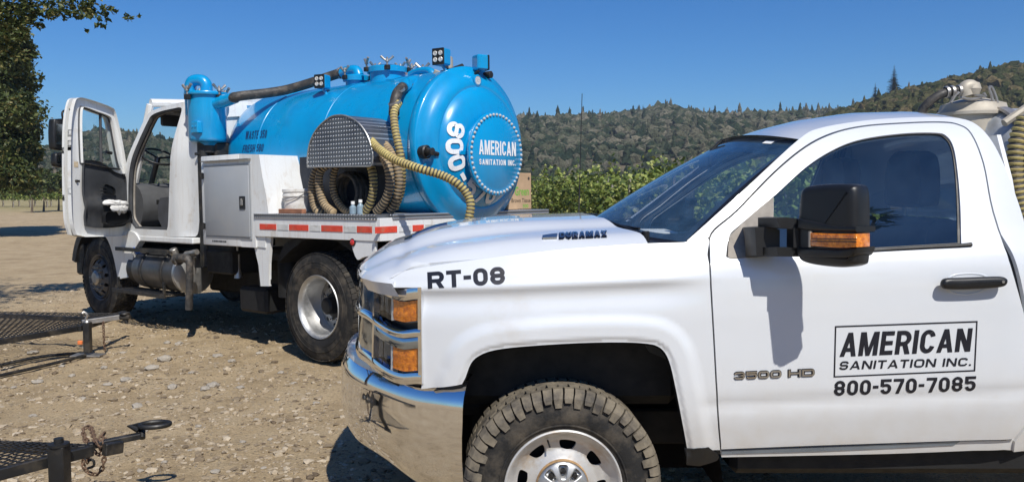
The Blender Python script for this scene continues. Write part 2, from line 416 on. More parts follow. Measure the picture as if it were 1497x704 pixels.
def lettering(name, s, quad, fn, m, parent, bold=.02, spacing=1.0, off=None, heavy=0, push=(0, -.0004, 0)):
    """quad: top-left, top-right, bottom-right, bottom-left; fn maps a 2D point of the quad's space to 3D"""
    vs, fs, _ = textmesh(s, bold, spacing); tl, tr, br, bl = quad; mb = MB(); out = []; base_uv = []
    for u, v in vs:
        u2 = u
        q = [(bl[i] * (1 - u2) + br[i] * u2) * (1 - v) + (tl[i] * (1 - u2) + tr[i] * u2) * v for i in range(len(tl))]
        out.append(fn(*q))
        if heavy: base_uv.append((u, v))
    mb.add(out, fs)
    for i, (du, dv) in enumerate(((-1, 0), (1, 0), (0, 1), (0, -1)) if heavy else ()):
        asp = math.dist(tl, tr) / max(1e-6, math.dist(tl, bl)); o3 = []
        for u, v in base_uv:
            u = u + du * heavy / asp; v = v + dv * heavy * .6
            q = [(bl[j] * (1 - u) + br[j] * u) * (1 - v) + (tl[j] * (1 - u) + tr[j] * u) * v for j in range(len(tl))]
            p = fn(*q); o3.append(tuple(p[j] + push[j] * (i + 1) for j in range(3)))
        mb.add(o3, fs)
    return mb.build(name, m, parent, ang=0, off=off, recalc=False)
def _arc(cx, cy, rx, ry, a0, a1, n=7):
    return [(cx + rx * math.cos(R(a0 + (a1 - a0) * i / n)), cy + ry * math.sin(R(a0 + (a1 - a0) * i / n))) for i in range(n + 1)]
def glyph(ch, w, t, ty=None):
    """block capital in a box w wide and 1 high: list of polygons (quads)"""
    q = []; tx = t; ty = ty or t * .86; hx, hy = tx / 2, ty / 2; l, r_, b, tp = hx, w - hx, hy, 1 - hy; m = .5; r = min(.26, (w - tx) / 2)
    def rect(x0, y0, x1, y1): q.append([(x0, y0), (x1, y0), (x1, y1), (x0, y1)])
    def para(x0, y0, x1, y1, k=1.0): q.append([(x0, y0), (x0 + tx * k, y0), (x1 + tx * k, y1), (x1, y1)])
    def stroke(p, closed=False):
        n = len(p); L = []; Rr = []
        for i in range(n):
            a = p[i - 1] if (i > 0 or closed) else p[i]; c = p[(i + 1) % n] if (i < n - 1 or closed) else p[i]
            dx, dy = c[0] - a[0], c[1] - a[1]; d = math.hypot(dx, dy) or 1; nx_, ny_ = -dy / d, dx / d
            L.append((p[i][0] + nx_ * hx, p[i][1] + ny_ * hy)); Rr.append((p[i][0] - nx_ * hx, p[i][1] - ny_ * hy))  # noqa
        for i in range(n if closed else n - 1): j = (i + 1) % n; q.append([L[i], Rr[i], Rr[j], L[j]])
    TL = _arc(l + r, tp - r, r, r, 180, 90); TR = _arc(r_ - r, tp - r, r, r, 90, 0); BR = _arc(r_ - r, b + r, r, r, 0, -90); BL = _arc(l + r, b + r, r, r, 270, 180)
    ry = min(.26, (tp - b) * .35); TL = _arc(l + r, tp - ry, r, ry, 180, 90); TR = _arc(r_ - r, tp - ry, r, ry, 90, 0); BR = _arc(r_ - r, b + ry, r, ry, 0, -90); BL = _arc(l + r, b + ry, r, ry, 270, 180); s = min(r, (m - b) / 2); g2 = .30
    TRs = _arc(r_ - r, tp - ry, r, ry, 90, 12); TLs = _arc(l + r, tp - ry, r, ry, 168, 90); BLs = _arc(l + r, b + ry, r, ry, 270, 192); BRs = _arc(r_ - r, b + ry, r, ry, -12, -90)
    if ch == 'A': para(0, 0, w / 2 - tx / 2, 1); para(w - tx, 0, w / 2 - tx / 2, 1); rect(w * .22, .20, w * .78, .20 + ty * .9)
    elif ch == 'M': rect(0, 0, tx, 1); rect(w - tx, 0, w, 1); para(w / 2 - tx * .45, .0, tx * .35, 1, .85); para(w / 2 - tx * .45, .0, w - tx * 1.2, 1, .85)
    elif ch == 'N': rect(0, 0, tx, 1); rect(w - tx, 0, w, 1); para(w - tx * 1.15, 0, tx * .05, 1, 1.1)
    elif ch == 'W':
        k = (w - tx) / 4
        para(k, 0, 0, 1); para(k, 0, 2 * k, 1); para(3 * k, 0, 2 * k, 1); para(3 * k, 0, 4 * k, 1)
    elif ch == 'X': para(0, 0, w - tx * 1.1, 1, 1.1); para(w - tx * 1.1, 0, 0, 1, 1.1)
    elif ch == 'E': rect(0, 0, tx, 1); [rect(tx, y, w if y != m - hy else w * .93, y + ty) for y in (0, m - hy, 1 - ty)]
    elif ch == 'F': rect(0, 0, tx, 1); rect(tx, 1 - ty, w, 1); rect(tx, .48 - hy, w * .9, .48 + hy)
    elif ch == 'H': rect(0, 0, tx, 1); rect(w - tx, 0, w, 1); rect(tx, m - hy, w - tx, m + hy)
    elif ch == 'I': rect(w / 2 - hx, 0, w / 2 + hx, 1)
    elif ch == 'T': rect(0, 1 - ty, w, 1); rect(w / 2 - hx, 0, w / 2 + hx, 1 - ty)
    elif ch == '-': rect(0, .40, w, .40 + ty)
    elif ch == '.': rect(0, 0, w, ty)
    elif ch in 'O0': stroke(TL + TR + BR + BL, True)
    elif ch == 'C': stroke(TRs[::-1] + TL[::-1] + BL[::-1] + BRs[::-1])
    elif ch == 'D': rect(0, 0, tx, 1); stroke([(tx, tp)] + TR + BR + [(tx, b)])
    elif ch == 'U': stroke([(l, 1)] + BL[::-1] + BR[::-1] + [(r_, 1)])
    elif ch == 'R': rect(0, 0, tx, 1); s = (tp - .44) / 2; stroke([(tx, tp)] + _arc(r_ - s, tp - s, s, s, 90, -90, 10) + [(tx, .44)]); para(w - tx * 1.1, 0, w * .40, .48, 1.1)
    elif ch == 'S': stroke(TRs[::-1] + TL[::-1] + _arc(l + s, m + s, s, s, 180, 270) + _arc(r_ - s, m - s, s, s, 90, 0) + BR + BLs)
    elif ch == '5': rect(0, 1 - ty, w, 1); rect(0, m, tx, 1 - ty); stroke([(l, m + hy * .6), (w / 2, m + hy)] + _arc(r_ - r, m + hy - ry * .8, r, ry * .8, 90, 0) + BR + BLs)
    elif ch == '7': rect(0, 1 - ty, w, 1); para(w * .22, 0, w - tx * 1.05, 1 - ty, 1.05)
    elif ch == '3': stroke(TLs + TR + _arc(r_ - s, m + s, s, s, 0, -90) + [(w * .35, m)] + _arc(r_ - s, m - s, s, s, 90, 0) + BR + BLs)
    elif ch == '8': stroke(TL + TR + _arc(r_ - s, m + s, s, s, 0, -90) + _arc(l + s, m + s, s, s, 270, 180), True); stroke(_arc(l + s, m - s, s, s, 180, 90) + _arc(r_ - s, m - s, s, s, 90, 0) + BR + BL, True)
    elif ch == '6': stroke(TRs[::-1] + TL[::-1] + [(l, m)] + BL[::-1] + BR[::-1] + _arc(r_ - s, m + hy - s, s, s, 0, 90) + [(l, m + hy * .8)])
    return q
GW = {'A': .86, 'M': 1.0, 'N': .82, 'W': 1.15, 'X': .82, 'E': .68, 'F': .64, 'H': .8, 'I': .0, 'T': .72, '-': .36, '.': .0, 'O': .84, '0': .70, 'C': .78, 'D': .80, 'U': .78, 'R': .80, 'S': .74, '5': .70, '7': .68, '3': .70, '8': .72, '6': .70, ' ': .30}
def blocktext(name, s, quad, fn, m, parent, t=.21, gap=.13, off=None, push=(0, -.00015, 0), ty=None):
    """bold block lettering fitted to a quad (top-left, top-right, bottom-right, bottom-left)"""
    tl, tr, br, bl = quad; asp = (math.dist(tl, tr) + math.dist(bl, br)) / (math.dist(tl, bl) + math.dist(tr, br))
    fix = sum(t for c in s if c in 'I.') + gap * (len(s) - 1); k = (asp - fix) / sum(GW[c] for c in s if c not in 'I.')
    mb = MB(); x = 0.0; words = []
    for ch in s:
        w_ = t if ch in 'I.' else GW[ch] * k
        if ch != ' ':
            for j, poly in enumerate(glyph(ch, w_, t, ty)):
                out = []; K = 5 if abs(poly[2][1] - poly[1][1]) > .25 else 1
                L2 = lambda p0, p1, f: (p0[0] + (p1[0] - p0[0]) * f, p0[1] + (p1[1] - p0[1]) * f)
                pl = [pt_ for i_ in range(K + 1) for pt_ in (L2(poly[0], poly[3], i_ / K), L2(poly[1], poly[2], i_ / K))]
                for a, b in pl:
                    u = (x + a) / asp; v = b
                    q = [(bl[i] * (1 - u) + br[i] * u) * (1 - v) + (tl[i] * (1 - u) + tr[i] * u) * v for i in range(len(tl))]
                    p = fn(*q); out.append(tuple(p[i] + push[i] * (j % 4) for i in range(3)))
                mb.add(out, [(2 * i_, 2 * i_ + 1, 2 * i_ + 3, 2 * i_ + 2) for i_ in range(K)])
        x += w_ + gap
        if ch == ' ' and mb.v: words.append(mb); mb = MB()
    words.append(mb); obs = [b_.build(name, m, parent, ang=0, off=off, recalc=False) for b_ in words]
    return obs[0]
def ico(sub):
    bm = bmesh.new(); bmesh.ops.create_icosphere(bm, subdivisions=sub, radius=1)
    bm.verts.index_update(); r = (np.array([v.co for v in bm.verts]), [tuple(v.index for v in f.verts) for f in bm.faces]); bm.free(); return r
ICO1, ICO2, ICO3 = ico(1), ico(2), ico(3)
def lerp(xs, ys, x):
    return float(np.interp(x, xs, ys))
def smst(a, b, x):
    t = min(1, max(0, (x - a) / (b - a))); return t * t * (3 - 2 * t)
# ================================================================== the setting
def ground_mat():
    m, nt, b = base('dry_gravelly_dirt')
    g = N(nt, 'ShaderNodeNewGeometry'); pos = g.outputs['Position']
    big = ramp(nt, noisetex(nt, .22, 5, .6, pos), [(.35, (.40, .305, .18)), (.65, (.51, .40, .25))])
    mid = ramp(nt, noisetex(nt, 2.1, 7, .7, pos), [(.3, (.24, .175, .105)), (.5, (.47, .365, .23)), (.75, (.58, .48, .33))])
    c = mix(nt, .6, big, mid)
    vo = N(nt, 'ShaderNodeTexVoronoi'); vo.inputs['Scale'].default_value = 34; nt.links.new(pos, vo.inputs['Vector'])
    peb = ramp(nt, vo.outputs['Distance'], [(.12, (1, 1, 1)), (.3, (0, 0, 0))])
    vc = N(nt, 'ShaderNodeSeparateColor'); nt.links.new(vo.outputs['Color'], vc.inputs[0])
    pcol = ramp(nt, vc.outputs[0], [(0, (.19, .155, .115)), (.45, (.36, .3, .22)), (.8, (.52, .46, .37)), (1, (.35, .35, .34))])
    mk = N(nt, 'ShaderNodeMath', operation='MULTIPLY'); nt.links.new(peb, mk.inputs[0]); 
    sel = ramp(nt, vc.outputs[1], [(.45, (0, 0, 0)), (.5, (1, 1, 1))]); nt.links.new(sel, mk.inputs[1])
    c = mix(nt, mk.outputs[0], c, pcol)
    fine = ramp(nt, noisetex(nt, 55, 5, .7, pos), [(.3, (.62, .60, .57)), (.7, (1.15, 1.13, 1.1))])
    c = mix(nt, .9, c, fine, 'MULTIPLY')
    # far away the lot gives way to dry grass and soil
    s = N(nt, 'ShaderNodeSeparateXYZ'); nt.links.new(pos, s.inputs[0])
    ad = N(nt, 'ShaderNodeMath', operation='MULTIPLY_ADD'); nt.links.new(noisetex(nt, .12, 4, .6, pos), ad.inputs[0]); ad.inputs[1].default_value = 14; nt.links.new(s.outputs['Y'], ad.inputs[2])
    mr = N(nt, 'ShaderNodeMapRange'); nt.links.new(ad.outputs[0], mr.inputs[0]); mr.inputs[1].default_value = 62; mr.inputs[2].default_value = 78
    grass = ramp(nt, noisetex(nt, .8, 6, .65, pos), [(.3, (.12, .13, .045)), (.5, (.34, .28, .14)), (.7, (.45, .38, .22))])
    c = mix(nt, mr.outputs[0], c, grass)
    nt.links.new(c, b.inputs['Base Color']); b.inputs['Roughness'].default_value = .95; b.inputs['Specular IOR Level'].default_value = .15
    b1 = N(nt, 'ShaderNodeBump'); b1.inputs['Strength'].default_value = 1.0; b1.inputs['Distance'].default_value = .02
    nt.links.new(noisetex(nt, 38, 7, .75, pos), b1.inputs['Height'])
    b2 = N(nt, 'ShaderNodeBump'); b2.inputs['Strength'].default_value = .8; b2.inputs['Distance'].default_value = .012
    nt.links.new(mk.outputs[0], b2.inputs['Height']); nt.links.new(b1.outputs[0], b2.inputs['Normal'])
    nt.links.new(b2.outputs[0], b.inputs['Normal'])
    return m
def gh(x, y):
    r = math.hypot(x + 1.5, y - 7)
    k = 1.0 / (1 + (r / 25) ** 2)
    return gz(x, y) + k * (.024 * noise.noise((x * .9, y * .9, 1)) + .018 * noise.noise((x * 3.1, y * 3.1, 5)) + .010 * noise.noise((x * 11, y * 11, 9)))
def axis(lo, hi, flo, fhi, st):
    a = list(np.arange(flo, fhi, st)); s = st; x = flo
    L = []
    while x > lo: s *= 1.18; x -= s; L.append(x)
    s = st; x = a[-1]; Rr = []
    while x < hi: s *= 1.18; x += s; Rr.append(x)
    return L[::-1] + a + Rr
gx = axis(-900, 900, -7.5, 2.0, .045); gy = axis(-300, 1400, 3.6, 13.0, .05)
gv = [(x, y, gh(x, y)) for y in gy for x in gx]; nx = len(gx)
mb = MB(); mb.v = gv; mb.f = [(j * nx + i, j * nx + i + 1, (j + 1) * nx + i + 1, (j + 1) * nx + i) for j in range(len(gy) - 1) for i in range(nx - 1)]
gr = mb.build('ground', ground_mat(), ang=0, recalc=False); tag(gr, kind='structure')
# ---- gravel
def stone_mat(name, c1, c2, c3):
    m, nt, b = base(name); g = N(nt, 'ShaderNodeNewGeometry')
    c = ramp(nt, g.outputs['Random Per Island'], [(0, c1), (.55, c2), (1, c3)])
    c = mix(nt, .7, c, ramp(nt, noisetex(nt, 60, 6, .7, g.outputs['Position']), [(.3, (.6, .6, .6)), (.7, (1.2, 1.18, 1.15))]), 'MULTIPLY')
    nt.links.new(c, b.inputs['Base Color']); b.inputs['Roughness'].default_value = .9; b.inputs['Specular IOR Level'].default_value = .2
    bu = N(nt, 'ShaderNodeBump'); bu.inputs['Strength'].default_value = .5; bu.inputs['Distance'].default_value = .006
    nt.links.new(noisetex(nt, 70, 5, .7), bu.inputs['Height']); nt.links.new(bu.outputs[0], b.inputs['Normal']); return m
smat = stone_mat('gravel_stone', (.14, .105, .07), (.37, .295, .20), (.50, .425, .32))
rmat = stone_mat('pale_rock', (.26, .21, .155), (.33, .285, .225), (.40, .365, .31))
rng = np.random.RandomState(3)
def gravel(name, n, X0, X1, Y0, Y1, s0, s1, flat, seed):
    rg = np.random.RandomState(seed); V, F = ICO1; vs = []; fs = []; nv = len(V)
    for i in range(n):
        t = rg.rand() ** 1.3; y = Y0 + (Y1 - Y0) * t
        xa = max(X0, -0.70 * y); x = xa + (X1 - xa) * rg.rand()
        cl = noise.noise((x * 1.3, y * 1.3, 3))
        if cl < -.12 and rg.rand() < .7: continue
        s = s0 + (s1 - s0) * rg.rand() ** 4
        q = V * (1 + .28 * rg.randn(nv, 1)) * np.array([s * (.7 + .6 * rg.rand()), s * (.7 + .6 * rg.rand()), s * flat * (.5 + .7 * rg.rand())])
        a = rg.rand() * 6.3; ca, sa = math.cos(a), math.sin(a)
        q = np.stack([q[:, 0] * ca - q[:, 1] * sa, q[:, 0] * sa + q[:, 1] * ca, q[:, 2]], 1) + (x, y, gh(x, y) + s * flat * .15)
        b = len(vs); vs.extend(map(tuple, q)); fs.extend(tuple(b + k for k in f) for f in F)
    me = bpy.data.meshes.new(name); me.from_pydata(vs, [], fs); me.materials.append(smat)
    o = setlink(bpy.data.objects.new(name, me)); return tag(o, kind='stuff')
tag(gravel('gravel', 17000, -8, 1.5, 4.0, 14, .006, .034, .6, 11), 'loose tan gravel strewn over the dirt lot', 'gravel')
tag(gravel('leaf_litter', 7000, -8, 1.5, 4.0, 14, .010, .030, .12, 12), 'flat chips and dry leaf bits lying on the dirt lot', 'litter')
rocks = [(312,285+280,17),(201,590,15),(158,560,12),(48,512,16),(55,555,14),(120,500+3,9),(252,565,16),(222,537,18),(241,524,20),(184,554,16),(208,600+30,12),(48,600,10),(300,570,14),(339,530,12),(318,521,14),(352,568,10),(262,500,11),(380,518,10),(405,585,8),(120,580,10),(245,498,10),(290,622,9),(355,645,10),(395,640,8),(315,688,12),(278,658,7),(430,560,9),(20,560,9),(90,530,8),(152,520+15,10),(462,590,9),(375,610,8),(205,610+75,9),(410,545,10),(280,600-55,8),(330,600,7),(240,675,8),(385,680,9),(105,545,9),(180,512,8)]
rvar = []
for k in range(5):
    V, F = ICO2; rg = np.random.RandomState(40 + k); q = V.copy()
    for i in range(len(q)):
        q[i] *= 1 + .35 * noise.noise(Vector(q[i] * 1.4) + Vector((k * 7, 0, 0)))
    q[:, 2] *= .5; me = bpy.data.meshes.new('rock'); me.from_pydata([tuple(v) for v in q], [], F); me.materials.append(rmat); rvar.append(me)
for i, (px, py, s) in enumerate(rocks):
    p = G(px, py); z = gh(p.x, p.y); r = s * .5 * p.y / FPX * 1.15
    o = bpy.data.objects.new('rock', rvar[i % 5]); C.objects.link(o); o.location = (p.x, p.y, z + r * .18)
    o.scale = (r, r * (.7 + .4 * rng.rand()), r * (.7 + .5 * rng.rand())); o.rotation_euler.z = rng.rand() * 6
    tag(o, 'loose pale rock lying among gravel on the open dirt lot', 'rock', 'loose rocks on the dirt lot')
# ---- hills
def hill_mat():
    m, nt, b = base('brushy_hillside'); g = N(nt, 'ShaderNodeNewGeometry')
    c = ramp(nt, noisetex(nt, .05, 6, .65, g.outputs['Position']), [(.35, (.075, .075, .045)), (.55, (.15, .125, .085)), (.7, (.24, .19, .12))])
    nt.links.new(c, b.inputs['Base Color']); b.inputs['Roughness'].default_value = 1; b.inputs['Specular IOR Level'].default_value = 0
    return m
hm = hill_mat()
def ridge(pts, D):   # pixel skyline at distance D -> x -> height
    return [(P(px, py, D).x, P(px, py, D).z) for px, py in pts]
def hillmesh(name, line, D, depth, foot=40, n=110, m=26):
    xs = np.linspace(line[0][0], line[-1][0], n); vs = []; fs = []
    X = [a for a, _ in line]; Z = [b for _, b in line]
    for j in range(m):
        t = j / (m - 1)
        for x in xs:
            h = np.interp(x, X, Z)
            y = D - depth * (1 - t)
            z = h * (math.sin(t * math.pi / 2) ** 1.15) + 2.5 * noise.noise((x * .02, y * .02, 2)) * math.sin(t * math.pi)
            vs.append((x * (y / D) ** .6, y, z - (0.6 if j == 0 else 0)))
    for x in xs: vs.append((x, D + depth, -1))
    for j in range(m):
        for i in range(n - 1): fs.append((j * n + i, j * n + i + 1, (j + 1) * n + i + 1, (j + 1) * n + i))
    mb = MB(); mb.v = vs; mb.f = fs; o = mb.build(name, hm, ang=0); tag(o, kind='structure')
    def pt(u, t):
        x = xs[0] + (xs[-1] - xs[0]) * u; h = np.interp(x, X, Z); y = D - depth * (1 - t)
        z = h * (math.sin(t * math.pi / 2) ** 1.15) + 2.5 * noise.noise((x * .02, y * .02, 2)) * math.sin(t * math.pi)
        return Vector((x * (y / D) ** .6, y, z))
    return pt
def crown_mat(name, stops):
    m, nt, b = base(name); g = N(nt, 'ShaderNodeNewGeometry')
    c = ramp(nt, g.outputs['Random Per Island'], stops)
    c = mix(nt, .8, c, ramp(nt, noisetex(nt, 1.1, 5, .8, g.outputs['Position']), [(.38, (.35, .36, .33)), (.62, (1.35, 1.35, 1.3))]), 'MULTIPLY')
    nt.links.new(c, b.inputs['Base Color']); b.inputs['Roughness'].default_value = 1; b.inputs['Specular IOR Level'].default_value = 0
    bu = N(nt, 'ShaderNodeBump'); bu.inputs['Strength'].default_value = 1; bu.inputs['Distance'].default_value = 1.2
    nt.links.new(noisetex(nt, .9, 5, .8, g.outputs['Position']), bu.inputs['Height']); nt.links.new(bu.outputs[0], b.inputs['Normal'])
    return m
woodm = crown_mat('far_wood_foliage', [(0, (.03, .048, .03)), (.3, (.065, .085, .05)), (.6, (.12, .125, .08)), (.85, (.18, .17, .12)), (1, (.24, .215, .16))])
nearm = crown_mat('hill_oak_foliage', [(0, (.045, .06, .025)), (.5, (.10, .105, .045)), (.8, (.15, .135, .065)), (1, (.22, .17, .09))])
conm = crown_mat('conifer_foliage', [(0, (.018, .032, .018)), (.6, (.03, .045, .024)), (1, (.045, .055, .03))])
def crowns(name, pt, n, s0, s1, m, seed, umax=1.0, conf=.12, label='', t0=.03, conm_=True, umin=0.0, sub=ICO2):
    rg = np.random.RandomState(seed); V, F = sub; nv = len(V); vs = []; fs = []
    for i in range(n):
        u = umin + (umax - umin) * rg.rand(); t = t0 + (1 - t0) * rg.rand() ** .75 if i % 4 else 1 - .03 * rg.rand()
        p = pt(u, t); s = (s0 + (s1 - s0) * rg.rand() ** 1.6) * (p.y / 400) ** .3
        if rg.rand() < conf:
            h = s * (1.1 + .7 * rg.rand()); k = 7; b = len(vs); L = 6
            for l in range(L):
                rr = s * .42 * (1 - l / L) * (.8 + .4 * rg.rand())
                for a in range(k): 
                    an = a / k * 6.283 + l; r2 = rr * (.7 + .6 * rg.rand()); vs.append((p.x + r2 * math.cos(an), p.y + r2 * math.sin(an), p.z + h * l / L + (.1 * h * rg.rand())))
            vs.append((p.x, p.y, p.z + h))
            for l in range(L - 1):
                for a in range(k): fs.append((b + l * k + a, b + l * k + (a + 1) % k, b + (l + 1) * k + (a + 1) % k, b + (l + 1) * k + a))
            for a in range(k): fs.append((b + (L - 1) * k + a, b + (L - 1) * k + (a + 1) % k, b + L * k))
        else:
            q = V * (1 + .22 * rg.randn(nv, 1)) * np.array([s * (.42 + .25 * rg.rand()), s * .5, s * (.38 + .25 * rg.rand())]) + (p.x, p.y, p.z + s * .25)
            b = len(vs); vs.extend(map(tuple, q)); fs.extend(tuple(b + k2 for k2 in f) for f in F)
    me = bpy.data.meshes.new(name); me.from_pydata(vs, [], fs); me.materials.append(m)
    return tag(setlink(bpy.data.objects.new(name, me)), label, 'woodland', None, 'stuff')
D1 = 420
L1 = ridge([(380, 236), (450, 225), (520, 205), (600, 190), (680, 182), (755, 187), (800, 186), (860, 185), (905, 181), (950, 172), (970, 168), (1000, 178), (1040, 183), (1080, 184), (1140, 182), (1190, 176), (1260, 168), (1350, 168), (1500, 160), (1700, 170), (1900, 190)], D1)
pt1 = hillmesh('hill', L1, D1, 260)
crowns('hill_woodland', pt1, 19000, 2.2, 4.6, woodm, 5, .88, .05, 'dull green and brown woodland covering the far hill', umin=.1, sub=ICO1)
D2 = 230
L2 = ridge([(1040, 275), (1080, 245), (1120, 222), (1180, 193), (1240, 171), (1280, 157), (1330, 145), (1380, 132), (1420, 124), (1440, 118), (1497, 110), (1600, 108), (1750, 120), (1950, 150)], D2)
pt2 = hillmesh('hill', L2, D2, 130)
crowns('slope_woodland', pt2, 6500, 2.0, 4.4, nearm, 8, .8, .02, 'greener oak woodland on the nearer slope at the right', t0=.1)
D3 = 300
L3 = ridge([(-160, 262), (-60, 255), (20, 250), (80, 246), (110, 236), (130, 221), (155, 209), (180, 204), (215, 209), (240, 214), (270, 219), (330, 234), (430, 250), (520, 262), (600, 270)], D3)
pt3 = hillmesh('hill', L3, D3, 150)
crowns('left_hill_woodland', pt3, 7000, 1.9, 3.8, woodm, 9, 1, .10, 'brown and green woodland on the left hill behind the open cab', t0=.1)
# houses among the trees on the ridges
def hill_house(px, py, D, wd, label, ht=3.2):
    p = P(px, py, D); t = thing('house', (p.x, p.y, p.z - ht), label, 'house', 'houses on the wooded hills')
    m = MB(); m.box((-wd / 2, -3, 0), (wd / 2, 3, ht), .02); m.build('wall', MATS.get('house_wall') or mat('house_wall', (.62, .58, .5), .8), t)
    m = MB(); m.prism([(-wd / 2 - .5, ht), (wd / 2 + .5, ht), (wd / 2 - .8, ht + 1.3), (-wd / 2 + .8, ht + 1.3)], lambda a, b: (a, -3.4, b), lambda a, b: (a, 3.4, b))
    m.build('roof', MATS.get('house_roof') or mat('house_roof', (.25, .22, .2), .8), t)
    for k in (-1, 1):
        m = MB(); m.box((k * wd * .25 - .7, -3.06, 1), (k * wd * .25 + .7, -2.99, 2.3), .01)
        m.build('window', MATS.get('house_window') or mat('house_window', (.05, .06, .07), .2), t)
hill_house(811, 180, 400, 9, 'pale house on the far ridge just right of the blue tank')
hill_house(935, 166, 408, 7, 'pale house under the conifers on the far ridge above the windscreen', 4)
hill_house(1182, 180, 228, 5, 'small pale house on the skyline left of the tall lone conifer', 2.4)
hill_house(212, 214, 292, 9, 'tan house on the left hill seen through the open cab')
# ---- single trees on the skyline
def conifer(px, pyt, pyb, D, label, sparse=1.0, cat='conifer', at=None):
    b = P(px, pyb, D); h = P(px, pyt, D).z - b.z
    if at: b, h = Vector(at[:3]), at[3]
    t = thing('conifer', b, label, cat, 'trees behind the viewer' if at else 'conifers along the skyline')
    m = MB(); m.cyl((0, 0, -1), (0, 0, h * .97), h * .022, h * .003, 6); m.build('trunk', MATS.get('bark') or mat('bark', (.12, .09, .065), .95, var=.3, vs=5, bump=.5, bs=12), t)
    rg = np.random.RandomState(int(px)); vs = []; fs = []
    L = 17
    for l in range(L):
        z = h * (.12 + .86 * l / L); rr = h * .21 * (1 - l / L) ** .8 * (.75 + .5 * rg.rand()) + h * .01
        for a in range(9):
            if rg.rand() > sparse: continue
            an = a / 9 * 6.283 + l * 1.3 + rg.rand() * .5; r2 = rr * (.6 + .6 * rg.rand()); d = Vector((math.cos(an), math.sin(an), 0)); s = Vector((-d.y, d.x, 0))
            for q in range(4):
                f0, f1 = q / 4, (q + 1.3) / 4; wv = r2 * .20 * (1.1 - f0); zz = z - r2 * .25 * f0
                i = len(vs); c0 = d * r2 * f0; c1 = d * r2 * f1
                j = Vector((rg.randn() * .1, rg.randn() * .1, rg.randn() * .2)) * wv
                vs += [tuple(c0 + s * wv + Vector((0, 0, zz)) + j), tuple(c1 + Vector((0, 0, zz - wv * .6))), tuple(c0 - s * wv + Vector((0, 0, zz + wv * .3))), tuple((c0 + c1) / 2 + Vector((0, 0, zz + wv * 1.1)))]
                fs += [(i, i + 1, i + 3), (i + 1, i + 2, i + 3), (i, i + 2, i + 1)]
    mb = MB(); mb.v = vs; mb.f = fs; mb.m = [0] * len(fs); mb.build('crown', conm, t, ang=0, recalc=False)
conifer(1306, 94, 140, 222, 'tall lone conifer standing against the sky on the right hill', .95)
conifer(1279, 120, 150, 224, 'short thin conifer left of the tall lone conifer', .8)
conifer(965, 148, 172, 415, 'highest conifer on the far ridge right of the pale house', .9)
conifer(940, 152, 172, 414, 'conifer right behind the pale ridge house', .9)
conifer(932, 154, 172, 416, 'conifer left of the pale ridge house', .9)
conifer(884, 164, 180, 416, 'single conifer on the far ridge between the antenna and the ridge house', .9)
conifer(773, 166, 182, 414, 'small conifer on the far ridge beside the blue tank', .9)
conifer(1060, 158, 176, 416, 'single conifer on the far ridge above the pickup windscreen', .9)
conifer(1040, 161, 176, 416, 'smaller conifer on the far ridge above the far edge of the pickup windscreen', .9)
# ---- leaves
def leaf_mat(name, stops, trans=.25):
    m, nt, b = base(name); g = N(nt, 'ShaderNodeNewGeometry')
    c = ramp(nt, g.outputs['Random Per Island'], stops); nt.links.new(c, b.inputs['Base Color']); b.inputs['Roughness'].default_value = .5
    b.inputs['Specular IOR Level'].default_value = .35
    tl = N(nt, 'ShaderNodeBsdfTranslucent'); nt.links.new(c, tl.inputs[0]); ms = N(nt, 'ShaderNodeMixShader'); ms.inputs[0].default_value = trans
    out = nt.nodes['Material Output']; nt.links.new(b.outputs[0], ms.inputs[1]); nt.links.new(tl.outputs[0], ms.inputs[2]); nt.links.new(ms.outputs[0], out.inputs['Surface'])
    return m
vleaf = leaf_mat('vine_leaf', [(0, (.055, .09, .02)), (.4, (.14, .19, .035)), (.75, (.28, .34, .075)), (1, (.42, .42, .14))])
oleaf = leaf_mat('oak_leaf', [(0, (.025, .042, .012)), (.5, (.065, .09, .024)), (.85, (.12, .14, .04)), (1, (.26, .21, .07))])
bark = MATS['bark']
def leafmesh(name, centers, size, m, rg, jag=True, droop=.3):
    vs = []; fs = []
    for c in centers:
        n = Vector(rg.randn(3)); n.z = abs(n.z) + droop; n.normalize(); u = n.orthogonal().normalized(); u = Matrix.Rotation(rg.rand() * 6.28, 3, n) @ u; v = n.cross(u)
        s = size * (.6 + .8 * rg.rand()); c = Vector(c); b = len(vs)
        if jag:
            for an, r in ((0, 1), (.7, .55), (1.3, .9), (2.2, .6), (3.14, .35), (4.1, .6), (5.0, .9), (5.6, .55)):
                vs.append(tuple(c + (u * math.cos(an) + v * math.sin(an)) * s * r + n * s * .18 * math.cos(2 * an)))
            fs += [(b, b + 1, b + 2, b + 3), (b, b + 3, b + 4, b + 5), (b, b + 5, b + 6, b + 7)]
        else:
            vs += [tuple(c + u * s), tuple(c + v * s * .5 + n * s * .15), tuple(c - u * s), tuple(c - v * s * .5)]; fs += [(b, b + 1, b + 2, b + 3)]
    me = bpy.data.meshes.new(name); me.from_pydata(vs, [], fs); me.materials.append(m); return me
